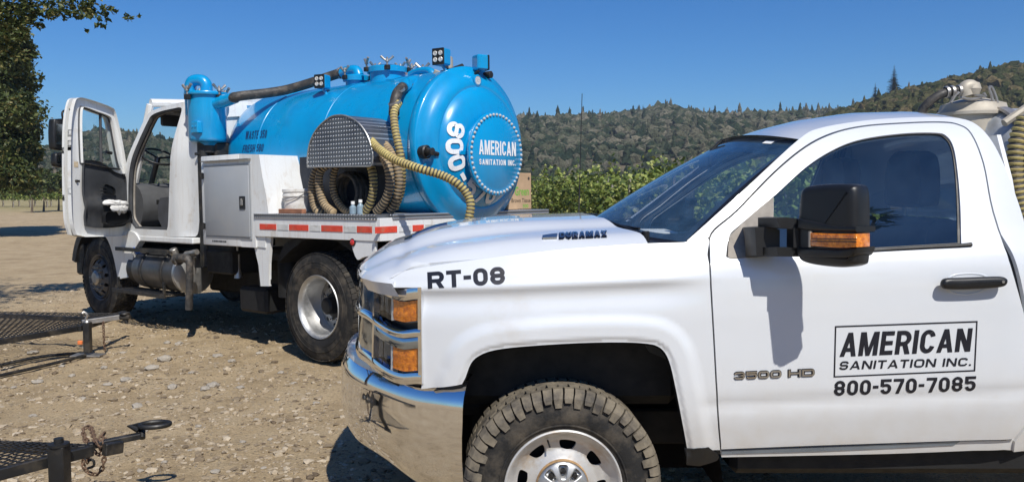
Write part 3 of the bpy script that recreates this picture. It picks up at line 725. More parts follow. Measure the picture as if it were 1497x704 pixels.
# ---- vineyard
vine_vars = []
for k in range(6):
    rg = np.random.RandomState(70 + k); cs = []
    shoots = [(rg.uniform(-.85, .85), rg.uniform(-.3, .3)) for _ in range(26)]
    for x0, y0 in shoots:
        h = rg.uniform(1.3, 2.15) + .12 + (rg.rand() < .2) * .4; lean = rg.randn() * .18; ln2 = rg.randn() * .22
        for j in range(26):
            t = j / 26; z = .75 + (h - .75) * t
            droop = max(0, t - .7) * 1.2
            cs.append((x0 + lean * t + rg.randn() * .09, y0 + ln2 * t + rg.randn() * .10, z - droop * .25 + rg.randn() * .05))
    for j in range(150): cs.append((rg.uniform(-.9, .9), rg.randn() * .24, rg.uniform(.7, 1.3)))
    vine_vars.append(leafmesh('foliage', cs, .085, vleaf, rg))
tm = MB()
pts = [(0, 0, 0), (.03, .02, .3), (-.02, 0, .6), (.02, 0, .85)]
tm.tube(spline(pts, 4, False), lambda i: .045 - .0015 * i, 6)
tm.tube(spline([(.02, 0, .82), (.3, 0, .9), (.85, .02, .88)], 4, False), .022, 5); tm.tube(spline([(.02, 0, .82), (-.3, 0, .9), (-.85, .02, .88)], 4, False), .022, 5)
trunk_proto = tm.build('trunk', bark); trunk_me = trunk_proto.data; bpy.data.objects.remove(trunk_proto)
pm = MB(); pm.box((-.03, -.03, 0), (.03, .03, 1.9), .006); pp = pm.build('stake', mat('weathered_stake', (.30, .27, .23), .85, var=.2, bump=.3)); stake_me = pp.data; bpy.data.objects.remove(pp)
vi = 0
def vine(x, y, ang, label, group, stake=True):
    global vi
    z = gh(x, y); t = thing('grape_vine', (x, y, z), label, 'vine', group, ang)
    s = random.uniform(.9, 1.12); t.scale = (1, 1, s)
    o = bpy.data.objects.new('foliage', vine_vars[vi % 6]); C.objects.link(o); o.parent = t; o.rotation_euler.z = math.pi * (vi // 6 % 2)
    o = bpy.data.objects.new('trunk', trunk_me); C.objects.link(o); o.parent = t
    if stake: o = bpy.data.objects.new('stake', stake_me); C.objects.link(o); o.parent = t; o.location = (.12, 0, 0)
    vi += 1
dv = Vector((.135, -1)).normalized(); A0 = Vector((1.35, 31.5)); av = math.atan2(dv.y, dv.x)
lab = ['leafy green grape vine in the row nearest the blue tank', 'green grape vine in the second row seen past the pickup', 'green grape vine in the third row seen past the pickup', 'green grape vine in the back row seen through the pickup glass']
for r in range(4):
    off = Vector((2.4 * r, .25 * r))
    for k in range(13):
        q = A0 + off + dv * (1.65 * k)
        if r == 0: px = 748 + FPX * q.x / q.y
        vine(q.x, q.y, av, lab[r], 'grape vines in the rows beyond the pickup')
for k in range(9):   # headland row closing the block
    q = Vector((.2 + 1.6 * k, 33.5)); vine(q.x, q.y, 0, 'green grape vine closing the far end of the rows beyond the blue tank', 'grape vines in the rows beyond the pickup')
for r in range(2):
    for k in range(30):
        vine(-52 + 1.6 * k + r, 76 + 4.5 * r, 0, ['small distant grape vine in the front row left of the open truck door', 'small distant grape vine in the back row left of the open truck door'][r], 'distant grape vines at the left')
# yellow-leaved sapling poking above the vines
# ---- oak behind at the left
def tree(name, root, trunkpath, limbs, blobs, nleaf, lsize, label, cat, seed, m=None, jag=False):
    rg = np.random.RandomState(seed); t = thing(name, root, label, cat)
    m1 = MB(); L = len(trunkpath)
    pth = spline(trunkpath, 5, False); r0 = limbs['r']
    m1.tube(pth, lambda i: r0 * (1 - .75 * i / len(pth)), 9); m1.build('trunk', bark, t)
    for lp in limbs['l']:
        q = spline(lp, 5, False); m2 = MB(); m2.tube(q, lambda i: limbs['lr'] * (1 - .85 * i / len(q)), 6); m2.build('limb', bark, t)
    cs = []; tot = sum(b[3] ** 2 for b in blobs)
    for bx_, by_, bz_, br, *sq in blobs:
        n = int(nleaf * br ** 2 / tot); sc_ = sq[0] if sq else 1
        for c in range(max(1, n // 14)):
            d = Vector(rg.randn(3)).normalized() * br * (rg.rand() ** .35); d.z *= sc_
            cc = Vector((bx_, by_, bz_)) + d; cr = br * .16
            for k in range(14): cs.append(cc + Vector(rg.randn(3)) * cr)
    me = leafmesh('crown', cs, lsize, m or oleaf, rg, jag, .1); o = bpy.data.objects.new('crown', me); C.objects.link(o); o.parent = t
    return t
# crown outline taken at 30 m: right edge near x=-17.4
bl = []
for px, py, rpx in ((5,60,28),(22,45,16),(30,75,22),(10,110,34),(32,120,24),(38,160,24),(12,160,34),(28,200,30),(40,190,20),(44,225,18),(15,240,32),(32,255,24),(-20,90,45),(-30,160,50),(-25,230,50),(-70,60,50),(-80,150,60),(-80,230,60),(20,85,20),(-40,20,40)):
    q = P(px, py, 30 + rng.randn() * 1.2); bl.append((q.x + 19.5, q.y - 30, q.z, rpx / FPX * 30))
tree('oak_tree', (-19.5, 30, 0), [(-1.2, 0, -.2), (-1.1, .2, 1.5), (-1.3, 0, 3.2), (-1.0, .2, 5)], {'r': .32, 'lr': .12, 'l': [[(-1.1, 0, 1.8), (-.2, -.2, 2.8), (.8, .1, 3.9)], [(-1.2, 0, 2.6), (-2.2, .3, 3.8), (-3, .4, 5)], [(-1.1, 0, 3.2), (-.4, .5, 4.6), (.3, .2, 5.8)], [(-1.1, 0, 1.4), (0, .2, 1.9), (1.1, 0, 2.3)]]},
     bl, 60000, .085, 'dense dark green oak tree standing at the left edge beyond the lot', 'tree', 21)
# roadside shrubs below the left hill
for k, (px, py, rpx, D) in enumerate(((62, 262, 16, 62), (84, 266, 14, 64), (45, 268, 14, 60), (100, 263, 12, 70))):
    q = P(px, py, D); rr = rpx / FPX * D
    tree('shrub', (q.x, q.y, 0), [(0, 0, -.1), (.05, 0, .5), (0, .1, 1.1)], {'r': .09, 'lr': .04, 'l': []}, [(0, 0, q.z, rr, .8), (rr * .5, .2, q.z * .8, rr * .7, .8), (-rr * .6, 0, q.z * .8, rr * .7, .8)], 1500, .17,
         ['green bush behind the left vineyard beside the oak tree', 'rounded bush behind the left vineyard midway to the truck mirror', 'bush half hidden behind the oak crown', 'bush behind the left vineyard next to the truck mirror'][k], 'bush', 50 + k)
# near oak outside the frame whose branch hangs in at the top left and shades the lot
blb = []; rx, ry = -8.6, 7.2
for px, py, rpx in ((8,8,26),(40,6,18),(28,22,14),(70,4,16),(95,6,14),(60,24,7),(118,10,12),(140,18,10),(135,2,12),(160,8,12),(185,12,9),(200,15,5),(128,32,5),(20,34,14),(12,50,14),(45,14,14),(85,-6,18),(30,-15,30),(120,-15,25),(-20,20,40),(38,44,9),(8,66,12),(-14,60,22)):
    q = P(px, py, 11 + rng.randn() * .25); blb.append((q.x - rx, q.y - ry, q.z, rpx / FPX * 11))
for k in range(80):
    blb.append((rng.uniform(-4.0, 2.4), rng.uniform(-3.4, 1.6), rng.uniform(4.6, 8), rng.uniform(.35, .8)))
NOT_ = tree('near_oak_tree', (rx, ry, -.1), [(-1, 0, 0), (-.95, .1, 1.5), (-.8, .2, 3), (-.9, .5, 5), (-.6, .6, 7)], {'r': .3, 'lr': .055, 'l': [[(-.9, .1, 2.6), (-.6, 1.9, 4.3), (.4, 3.4, 4.75), (1.4, 3.75, 4.55), (2.3, 3.8, 4.42)], [(-.9, .3, 4), (.6, 1.5, 5.2), (1.4, 3, 6)], [(-.9, .3, 3.4), (-1.6, 2, 4.8), (-2, 3.6, 6)], [(-.8, .2, 3), (-.6, 2.2, 4.2), (.4, 3.6, 4.5), (.9, 3.8, 4.3)]]},
     blb[:23], 4600, .034, 'oak branch with small leaves hanging into the top left corner', 'tree', 22)
me_ = leafmesh('crown', [Vector((a, b, c)) + Vector(rng.randn(3)) * r * .8 for a, b, c, r in blb[23:] for _ in range(420)], .07, oleaf, rng, False, .1); o = bpy.data.objects.new('crown', me_); C.objects.link(o); o.parent = NOT_
conifer(1, 1, 2, 1, 'tall conifer behind the viewer whose branches show dark in the side glass', .8, at=(8.6, -8.6, 0, 15.5))
# trees behind the camera, seen only in the glass and chrome
for k, (x, y) in enumerate(((9, -30), (15, -34), (3, -38), (-14, -33), (26, -32), (-28, -36))):
    conv = [(0, 0, 3.5, 2.2), (0, 0, 5.5, 2.0), (.3, 0, 7.4, 1.5), (-.5, .3, 6, 1.6), (0, 0, 9, .9)]
    tree('roadside_tree', (x, y, 0), [(0, 0, -.1), (0, .1, 2), (.1, 0, 5)], {'r': .25, 'lr': .06, 'l': []}, conv, 2500, .22, 'tree behind the viewer mirrored in the pickup glass', 'tree', 80 + k)['group'] = 'trees behind the viewer'
# ================================================================== the white pickup truck
PK = thing('pickup_truck', (1.9, 4.3, 0), 'white service pickup truck marked RT-08 parked in the right foreground', 'pickup truck')
OFF = Vector((1.9, 4.3, 0)); YC = 4.30
prof = [(.30, 3.40), (.45, 3.345), (.55, 3.318), (.64, 3.298), (.72, 3.286), (.80, 3.281), (.95, 3.275), (1.10, 3.270), (1.20, 3.271), (1.26, 3.276), (1.31, 3.290), (1.35, 3.318), (1.40, 3.352), (1.50, 3.396), (1.60, 3.443), (1.70, 3.50), (1.80, 3.57), (1.85, 3.615), (1.90, 3.68), (1.95, 3.79), (2.0, 3.95)]
_pz = np.array([a for a, _ in prof]); _py = np.array([b for _, b in prof])
_zz = np.linspace(.3, 2.0, 341); _yy = np.interp(_zz, _pz, _py)
for _ in range(14): _yy[1:-1] = (_yy[:-2] + _yy[1:-1] * 2 + _yy[2:]) / 4
ARCHPX = [(672, 600), (673, 569), (680, 553), (688, 532), (700, 520), (723, 511), (767, 505), (847, 500), (910, 499), (945, 501), (961, 505), (972, 515), (980, 534), (988, 569), (996, 607), (1003, 639), (1008, 662)]
ARCH = [(P(a, b, 3.28).x, P(a, b, 3.28).z) for a, b in ARCHPX]; ARCHs = spline(ARCH, 3, False); ARCHn = np.array(resample(spline(ARCH, 10, False), .004, False))
def S(X, Z):
    zb = Z - .045 * X
    y = float(np.interp(zb, _zz, _yy))
    if X < .1: y += .30 * (0.1 - X) ** 2
    if X > 2.02: y += 1.1 * (X - 2.02) ** 2
    if X < .9:                                        # front wing: shoulder line, hollow and flared arch
        k = smst(.9, .55, X)
        y -= k * .010 * math.exp(-((zb - 1.262) / .022) ** 2)
        y += k * .013 * math.exp(-((zb - 1.205) / .045) ** 2)
        if Z < 1.25 and X > -.45:
            d = ARCHn - np.array((X, Z)); dd = float(np.sqrt((d ** 2).sum(1).min()))
            y += k * .012 * smst(.24, .12, dd) * 0
            y -= .015 * (1 - smst(.065, .125, dd)) * smst(1.02, .86, X) - .010 * (1 - smst(.0, .025, dd))
    y += .007 * math.exp(-((zb - .725) / .03) ** 2) * smst(.7, .9, X)   # door crease low down
    return y
def onS(px, py):
    Y = 3.3
    for _ in range(6):
        p = P(px, py, Y); Y = S(p.x, p.z)
    return (p.x, p.z)
def SF(a, b): return (a, S(a, b), b)
def SFo(o): return lambda a, b: (a, S(a, b) + o, b)
def far(fn): return lambda a, b: (lambda p: (p[0], 2 * YC - p[1], p[2]))(fn(a, b))
def px_(L, n=5, closed=True): return [onS(*q) for q in spline(L, n, closed)]
seam_up = [(1037, 372), (1040, 341), (1077, 308), (1132, 252), (1177, 215), (1217, 195), (1262, 184.5), (1320, 180), (1372, 178.5), (1400, 182), (1420, 196), (1438, 240), (1452, 310), (1482, 400), (1506, 500), (1506, 600), (1498, 622), (1482, 642)]
seam_lo = [(1482, 642), (1300, 648), (1180, 652), (1054, 657)]
seam_fr = [(1054, 657), (1050, 610), (1044, 500), (1040, 430), (1037, 372)]
# glass opening and quarter patch
WIN = [(1061, 375), (1061, 375), (1066, 345), (1080, 330), (1132, 286), (1180, 243), (1222, 217), (1262, 203), (1320, 195), (1368, 194), (1384, 199), (1394, 215), (1400, 250), (1404, 300), (1405.5, 357), (1405.5, 357), (1240, 366), (1085, 377), (1085, 377), (1070, 378)]
GLS = [(1132, 288), (1132, 288), (1180, 245), (1222, 219), (1262, 205), (1320, 197), (1367, 196), (1382, 201), (1392, 216), (1398, 250), (1401, 300), (1402, 355), (1402, 355), (1264, 363), (1132, 371), (1132, 371)]
TRI = [(1064, 374), (1064, 374), (1066, 350), (1078, 333), (1104, 309), (1130, 288), (1130, 288), (1131, 372), (1131, 372), (1075, 377), (1066, 376)]
g = 1.6
def shrink(poly, d):                       # pull an outline inwards by d metres
    n = len(poly); A = sum(poly[i][0] * poly[(i + 1) % n][1] - poly[(i + 1) % n][0] * poly[i][1] for i in range(n)); sg = 1 if A > 0 else -1; out = []
    for i in range(n):
        a, b = Vector(poly[i - 1]), Vector(poly[(i + 1) % n]); t = (b - a)
        if t.length < 1e-9: out.append(poly[i]); continue
        t.normalize(); out.append((poly[i][0] - t.y * d * sg, poly[i][1] + t.x * d * sg))
    return out
door_o = px_(seam_up, 5, False)[:-1] + px_(seam_lo, 4, False)[:-1] + px_(seam_fr, 4, False)[:-1]
win_o = px_(WIN)
door_in = shrink(door_o, .0035)
# front wing
FTOP = [(563, 414), (575, 402), (592, 395.5), (640, 387), (700, 378.5), (758, 371), (840, 362.5), (936, 356), (1000, 354)]
wing_o = px_([(616, 568), (616, 568), (616, 500), (615, 440), (613, 422), (598, 420), (570, 419.5), (563, 414)], 4, False)[:-1] + px_(FTOP, 5, False)
wing_o += px_([(1000, 354), (1030, 347), (1036, 352), (1034, 372)], 4, False)[1:]
fr_r = [(x - .0035, z) for x, z in reversed(px_(seam_fr, 4, False))]
wing_o += fr_r[1:]
wing_o += [ARCHs[-1]] + list(reversed(ARCHs))[1:-4]
wing_o = thin(wing_o, .004)
for fn, tagn in ((SF, 0), (far(SF), 1)):
    panel('front_wing', wing_o, fn, white, PK, g=.022 if tagn else .013, off=OFF, thick=.02, flip=bool(tagn))
    d = panel('door', door_in, fn, white, PK, holes=[win_o], g=.026, off=OFF, thick=.03, flip=bool(tagn))
    if tagn == 0: DOOR = d; DOOR['label'] = 'driver door with black company lettering'
    else: DOORF = d
# jamb behind the gaps so that the seams read dark
for fn, fl in ((SFo(.024), False), (far(SFo(.024)), True)):
    jo = shrink(door_o, -.03); ji = shrink(door_o, .035)
    panel('door_jamb', jo, fn, trimg, PK, holes=[ji], g=.03, off=OFF, thick=.01, flip=fl)
# cab frame: windscreen pillar, roof rail, rear corner
frame_top = [(1004, 352), (1050, 311), (1100, 266), (1168, 203.5), (1200, 187), (1262, 176.5), (1320, 172), (1372, 171), (1402, 173), (1424, 180), (1444, 198), (1462, 228), (1480, 272), (1499, 330), (1513, 400), (1516, 520), (1514, 655)]
fo = px_(frame_top, 5, False) + [onS(1482, 660)]
fo += [(x, z) for x, z in [onS(1484, 645), onS(1501, 622), onS(1509, 600), onS(1509, 500)]]
inner = px_(seam_up, 5, False); inner = [p for p in inner if p[1] > onS(1482, 400)[1] - .005 and p[1] > 1.45]
fi = [(p[0], p[1]) for p in inner]
fo2 = fo + list(reversed([(x + (.0035 if x > 1.9 else -.0025), z + (.0035 if x > 1.0 else .0025)) for x, z in fi])) + [onS(1037, 346)]
frame_o = thin(fo2, .004)
for fn, fl in ((SF, False), (far(SF), True)):
    panel('cab_pillar', frame_o, fn, white, PK, g=.02, off=OFF, thick=.02, flip=fl)
# roof
RE = [onS(*q) for q in spline([(1168, 203.5), (1200, 187), (1262, 176.5), (1320, 172), (1372, 171), (1402, 173), (1424, 180), (1444, 198), (1462, 228), (1480, 272), (1499, 330)], 4, False)]
def roofc(X):                                  # centre line of the roof
    return lerp([1.20, 1.30, 1.45, 1.7, 1.95, 2.06, 2.12, 2.17], [1.932, 1.968, 2.008, 2.046, 2.052, 2.035, 2.0, 1.93], X)
m = MB(); NV = 28; rows = []
for i, (ex, ez) in enumerate(RE):
    ye = S(ex, ez); t = i / (len(RE) - 1)
    if ez > 1.80 or ex < 1.6:
        cx = ex - .11 * max(0, 1 - (ex - 1.3) / .25) if ex < 1.55 else ex + .02; cz = roofc(min(2.17, cx))
        if ex > 2.0: cz = min(cz, ez + .07)
    else: cx = ex + .03; cz = ez + .01
    row = []
    for k in range(NV + 1):
        v = k / NV * 2 - 1; y = YC - v * (YC - ye); q = 1 - abs(v) ** 2.4
        row.append((ex + (cx - ex) * q, y, ez + (cz - ez) * q))
    rows.append(row)
vs = [p for r in rows for p in r]; m.v = vs
m.f = [(i * (NV + 1) + k, (i + 1) * (NV + 1) + k, (i + 1) * (NV + 1) + k + 1, i * (NV + 1) + k + 1) for i in range(len(rows) - 1) for k in range(NV)]; m.m = [0] * len(m.f)
m.build('roof', white, PK, ang=60, off=OFF)
# cab back wall with its window
def backfn(y, z): return (2.165 + .10 * (1.56 - z) * 0 + .02 * math.cos((y - YC) * 1.4), y, z)
bo = [(3.42, .75), (5.18, .75), (5.20, 1.35), (5.12, 1.62), (3.48, 1.62), (3.40, 1.35)]
bo = [(3.42, .75), (5.18, .75), (5.22, 1.36), (5.10, 1.70), (5.0, 1.90), (3.6, 1.90), (3.50, 1.70), (3.38, 1.36)]
bw = spline([(3.68, 1.44), (3.66, 1.6), (3.70, 1.78), (3.78, 1.82), (4.3, 1.83), (4.82, 1.82), (4.90, 1.78), (4.94, 1.6), (4.92, 1.44), (4.8, 1.42), (4.3, 1.42), (3.8, 1.42)], 4)
panel('cab_back', bo, backfn, white, PK, holes=[bw], g=.06, off=OFF)
rw = panel('rear_window', shrink(bw, -.01), lambda y, z: (backfn(y, z)[0] - .012, y, z), gclear, PK, g=.08, thick=0, off=OFF)
# glazing
for fn, fl in ((SF, 0), (far(SF), 1)):
    o_ = (lambda q: (lambda a, b: (q(a, b)[0], q(a, b)[1] + (.014 if not fl else -.014), q(a, b)[2])))(fn)
    panel('side_window', px_(GLS), o_, gside, DOOR if not fl else DOORF, g=.06, thick=0, off=OFF, flip=bool(fl))
    seal = px_(WIN)
    panel('window_seal', [(x, z) for x, z in seal], (lambda q: (lambda a, b: (q(a, b)[0], q(a, b)[1] + (.010 if not fl else -.010), q(a, b)[2])))(fn), blackp, DOOR if not fl else DOORF, holes=[px_(GLS)], g=.03, thick=.01, off=OFF, flip=bool(fl))
    panel('quarter_patch', px_(TRI), (lambda q: (lambda a, b: (q(a, b)[0], q(a, b)[1] - (.002 if not fl else -.002), q(a, b)[2])))(fn), dustrim, DOOR if not fl else DOORF, g=.03, thick=.012, off=OFF, flip=bool(fl))
# belt moulding and arch lip
def strip(name, L, r0, r1, mt, parent, lift=.006, n=5):
    pts = [onS(*q) for q in spline(L, n, False)]
    m = MB(); m.tube([(x, S(x, z) - lift, z) for x, z in pts], lambda i: r0 + (r1 - r0) * i / len(pts), 8); return m.build(name, mt, parent, off=OFF)
strip('belt_moulding', [(1262, 366), (1330, 362), (1400, 358.5), (1419, 357)], .006, .009, blackp, DOOR)
al = [(x, S(x, z) + .008, z) for x, z in ARCHs[4:]]
m = MB(); m.tube(al, .008, 6); m.build('arch_lip', liner, PK, off=OFF)
# sill strip under the door
def sillfn(dy): return lambda a, b: (a, S(a, b) + dy, b)
panel('sill', px_([(1054, 659), (1054, 659), (1200, 654), (1492, 642), (1492, 642), (1516, 642), (1516, 642), (1514, 664), (1514, 664), (1470, 658), (1300, 664), (1056, 669), (1056, 669)], 3), sillfn(.012), white, PK, g=.03, off=OFF)
panel('sill_trim', px_([(1056, 659), (1056, 659), (1200, 654), (1405, 645.5), (1405, 645.5), (1396, 651), (1396, 651), (1200, 660), (1056, 664), (1056, 664)], 3), sillfn(.008), mat('dull_blue_grey_trim', (.25, .3, .36), .3, metal=.5), PK, g=.03, thick=.006, off=OFF)
# mud deflector behind the front wheel
panel('splash_guard', px_([(1003, 655), (1003, 655), (1036, 653), (1036, 653), (1050, 664), (1050, 664), (1048, 672), (1022, 680), (1022, 680), (1003, 678), (1003, 678)], 2), sillfn(-.006), blackp, PK, g=.03, off=OFF)
# underbody
m = MB(); m.box((.95, 3.42, .42), (2.3, 5.2, .60), .03); m.build('floor_pan', dark, PK, off=OFF)
m = MB(); m.box((-.2, 3.75, .45), (5.0, 3.87, .62), .01); m.box((-.2, 4.73, .45), (5.0, 4.85, .62), .01); m.box((1.0, 3.62, .36), (1.9, 4.1, .5), .03); m.build('chassis_rail', dark, PK, off=OFF)
# inner wheel house (both sides)
for s in (1, -1):
    m = MB(); Y0, Y1 = 3.36, 3.80
    f0 = lambda a, b, s=s: (a, YC - s * (YC - Y0), b); f1 = lambda a, b, s=s: (a, YC - s * (YC - Y1), b)
    c = spline([(-.30, .32), (-.28, .80), (-.16, 1.0), (.2, 1.08), (.60, 1.04), (.80, .9), (.92, .32)], 4, False)
    n = len(c); m.add([f0(*p) for p in c] + [f1(*p) for p in c], [(i, i + 1, n + i + 1, n + i) for i in range(n - 1)])
    m.add([f1(*p) for p in c], [tuple(range(n))])
    m.build('wheel_liner', liner, PK, off=OFF)
m = MB(); m.box((.06, 3.75, .36), (.34, 4.85, .50), .06); m.box((-.62, 3.6, .62), (-.1, 5.0, 1.15), .05); m.cyl((.12, 3.66, .5), (.12, 3.72, 1.0), .03, n=10); m.build('axle', dark, PK, off=OFF)
# ---- bonnet: near edge follows the wing seam, crown over the middle
seam = px_(FTOP[1:8], 6, False)                    # (X, Z) along the near edge
sx = [p[0] for p in seam]; sz = [p[1] for p in seam]
XF, XR = sx[0], sx[-1]
rows = []; NU, NVh = 60, 56
edge_front = [(-.50, 3.36), (-.60, 3.45), (-.68, 3.60), (-.745, 3.85), (-.775, 4.08), (-.785, 4.3)]
def front_edge(y): yy = YC - abs(y - YC); return lerp([q[1] for q in edge_front], [q[0] for q in edge_front], yy)
def rear_edge(y): yy = YC - abs(y - YC); return lerp([3.36, 3.45, 3.6, 3.9, 4.3], [.57, .56, .50, .42, .38], yy)
def hoodz(X, y, t):
    yy = YC - abs(y - YC); v = max(0, min(1, (yy - 3.36) / (YC - 3.36)))
    ze = lerp(sx, sz, X) if X > XF else sz[0] - (XF - X) * .10
    crown = lerp([0, .05, .12, .22, .34, .42, .5, .7, 1], [0, .028, .054, .068, .080, .110, .130, .142, .148], v)
    fade = (.64 + .36 * smst(0, .35, t)) * (1 - .26 * smst(.4, 1, t))
    z = ze + crown * fade
    w_ = min(1, t / .13) ** .5
    return 1.262 + (z - 1.262) * w_
m = MB()
for i in range(NU + 1):
    t = i / NU; t2 = t
    for k in range(NVh + 1):
        v = k / NVh * 2 - 1; y = YC + v * (YC - 3.365)
        X = front_edge(y) + (rear_edge(y) - front_edge(y)) * t2
        e = 1 - abs(v)
        if e < .001: y = YC + v * (YC - (S(X, lerp(sx, sz, X)) + .009)) if X > XF else y
        m.v.append((X, y, hoodz(X, y, t)))
W_ = NVh + 1
m.f = [(i * W_ + k, i * W_ + k + 1, (i + 1) * W_ + k + 1, (i + 1) * W_ + k) for i in range(NU) for k in range(NVh)]; m.m = [0] * len(m.f)
# turned-down rim
b = len(m.v); loop = [k for k in range(W_)] ; m.v += [(m.v[k][0] + .03, m.v[k][1], m.v[k][2] - .055) for k in loop]
m.f += [(k, k + 1, b + k + 1, b + k) for k in range(W_ - 1)]; m.m += [0] * (W_ - 1)
for side in (0, NVh):
    b = len(m.v); idx = [i * W_ + side for i in range(NU + 1)]; m.v += [(m.v[j][0], m.v[j][1] + (.006 if side == 0 else -.006), m.v[j][2] - .02) for j in idx]
    m.f += [(idx[i], idx[i + 1], b + i + 1, b + i) for i in range(NU)]; m.m += [0] * NU
HOOD = m.build('bonnet', white, PK, ang=50, off=OFF)
def hoodpt(px, py, lift=.003):
    # nearest crossing of the sight line with the bonnet surface
    best = None
    for k in range(240):
        Y = 3.36 + k * .006; p = P(px, py, Y)
        fe, re = front_edge(Y), rear_edge(Y); t = (p.x - fe) / (re - fe)
        h = hoodz(p.x, Y, min(1, max(0, t)))
        if p.z <= h: return Vector((p.x, Y - .001, h + lift)) if best is None else Vector((p.x, Y, h + lift))
        best = p
    return P(px, py, 4.0)
# chrome scoop on the bonnet's shoulder, the blue tank's reflection put into its colour
m = MB(); q = [Vector((a, b, hoodz(a, b, (a - front_edge(b)) / (rear_edge(b) - front_edge(b))) - .004)) for a, b in ((-.53, 3.95), (-.47, 4.00), (-.38, 4.08), (-.33, 4.12), (-.33, 4.07), (-.42, 3.99), (-.49, 3.94))]; m.add(q + [p + Vector((0, .0, .014)) for p in q], [tuple(range(6, -1, -1)), tuple(range(7, 14))] + [(i, (i + 1) % 7, 7 + (i + 1) % 7, 7 + i) for i in range(7)]); m.build('bonnet_scoop', mat('tank_tinted_chrome', (.06, .12, .25), .12, metal=1), HOOD, off=OFF)
# engine bay filler so that the gaps are dark
m = MB(); m.box((-.55, 3.50, .7), (.75, 5.10, 1.22), .05); m.build('engine_bay', dark, PK, off=OFF)
# cowl, wipers
m = MB()
def wsp(u, v):     # windscreen surface: u 0 near..1 far, v 0 bottom..1 top
    n0 = Vector((.745, 3.455, 1.432)); n1 = Vector((1.302, 3.625, 1.886))
    f0 = Vector((n0.x, 2 * YC - n0.y, n0.z)); f1 = Vector((n1.x, 2 * YC - n1.y, n1.z))
    b = n0.lerp(f0, u); t = n1.lerp(f1, u); q = 1 - (2 * u - 1) ** 2
    b.x -= .36 * q; b.z += .035 * q; t.x -= .115 * q; t.z += .045 * q
    p = b.lerp(t, v); p.x -= .012 * math.sin(v * math.pi); p.z += .012 * math.sin(v * math.pi); return p
nu, nv_ = 40, 20
m = MB(); m.v = [tuple(wsp(i / nu, j / nv_)) for j in range(nv_ + 1) for i in range(nu + 1)]
m.f = [(j * (nu + 1) + i, j * (nu + 1) + i + 1, (j + 1) * (nu + 1) + i + 1, (j + 1) * (nu + 1) + i) for j in range(nv_) for i in range(nu)]; m.m = [0] * len(m.f)
WS = m.build('windscreen', gwind, PK, ang=0, off=OFF)
# black border of the glass
for nm, e in (('windscreen_border', 0),):
    m = MB()
    for j in range(nv_):
        for (u0, u1) in ((-.004, .022), (.978, 1.004)):
            a = [wsp(u0, j / nv_), wsp(u1, j / nv_), wsp(u1, (j + 1) / nv_), wsp(u0, (j + 1) / nv_)]; m.add([p + Vector((.006, 0, -.006)) for p in a], [(0, 1, 2, 3)])
    for i in range(nu):
        for (v0, v1) in ((-.02, .05), (.985, 1.005)):
            a = [wsp(i / nu, v0), wsp((i + 1) / nu, v0), wsp((i + 1) / nu, v1), wsp(i / nu, v1)]; m.add([p + Vector((.006, 0, -.006)) for p in a], [(0, 1, 2, 3)])
    m.build(nm, ink, WS, ang=0, off=OFF)
# shaded sun band behind the top of the glass
m = MB()
for i in range(nu): m.add([wsp(i / nu, .84) + Vector((.012, 0, -.012)), wsp((i + 1) / nu, .84) + Vector((.012, 0, -.012)), wsp((i + 1) / nu, .98) + Vector((.012, 0, -.012)), wsp(i / nu, .98) + Vector((.012, 0, -.012))], [(0, 1, 2, 3)])
m.build('tint_band', glass('sun_band_tint', (.08, .16, .35), 1.1), WS, ang=0, off=OFF)
m = MB()
for i in range(nu):
    u0, u1 = i / nu, (i + 1) / nu; a, b = wsp(u0, -.02), wsp(u1, -.02)
    def cw(p, s): 
        y = p.y; re = rear_edge(y) - .02; return Vector((re if s else p.x + .02, y, (hoodz(re, y, 1) - .025) if s else p.z - .02))
    m.add([cw(a, 1), cw(b, 1), cw(b, 0), cw(a, 0)], [(0, 1, 2, 3)])
m.build('cowl', blackp, PK, ang=0, off=OFF)
def wiper(u0, u1, v1):
    m = MB(); base_ = wsp(u0, -.02) + Vector((-.03, 0, .02)); elbow = wsp((u0 + u1) / 2, .02) + Vector((-.03, 0, .04)); tip = wsp(u1, v1) + Vector((-.01, 0, .012))
    m.cyl(base_ - Vector((0, 0, .03)), base_ + Vector((0, 0, .02)), .018, n=12, bev=.004)
    m.tube(spline([base_, elbow, elbow.lerp(tip, .6)], 5, False), .008, 8)
    a = wsp(u0 + (u1 - u0) * .25, .045); pts = [wsp(u0 + (u1 - u0) * k, .035 + (v1 - .035) * k) + Vector((-.008, 0, .01)) for k in np.linspace(.15, 1.25, 10)]
    m.tube(pts, .007, 6); m.build('wiper', blackp, PK, off=OFF)
wiper(.08, .48, .04); wiper(.52, .92, .05)
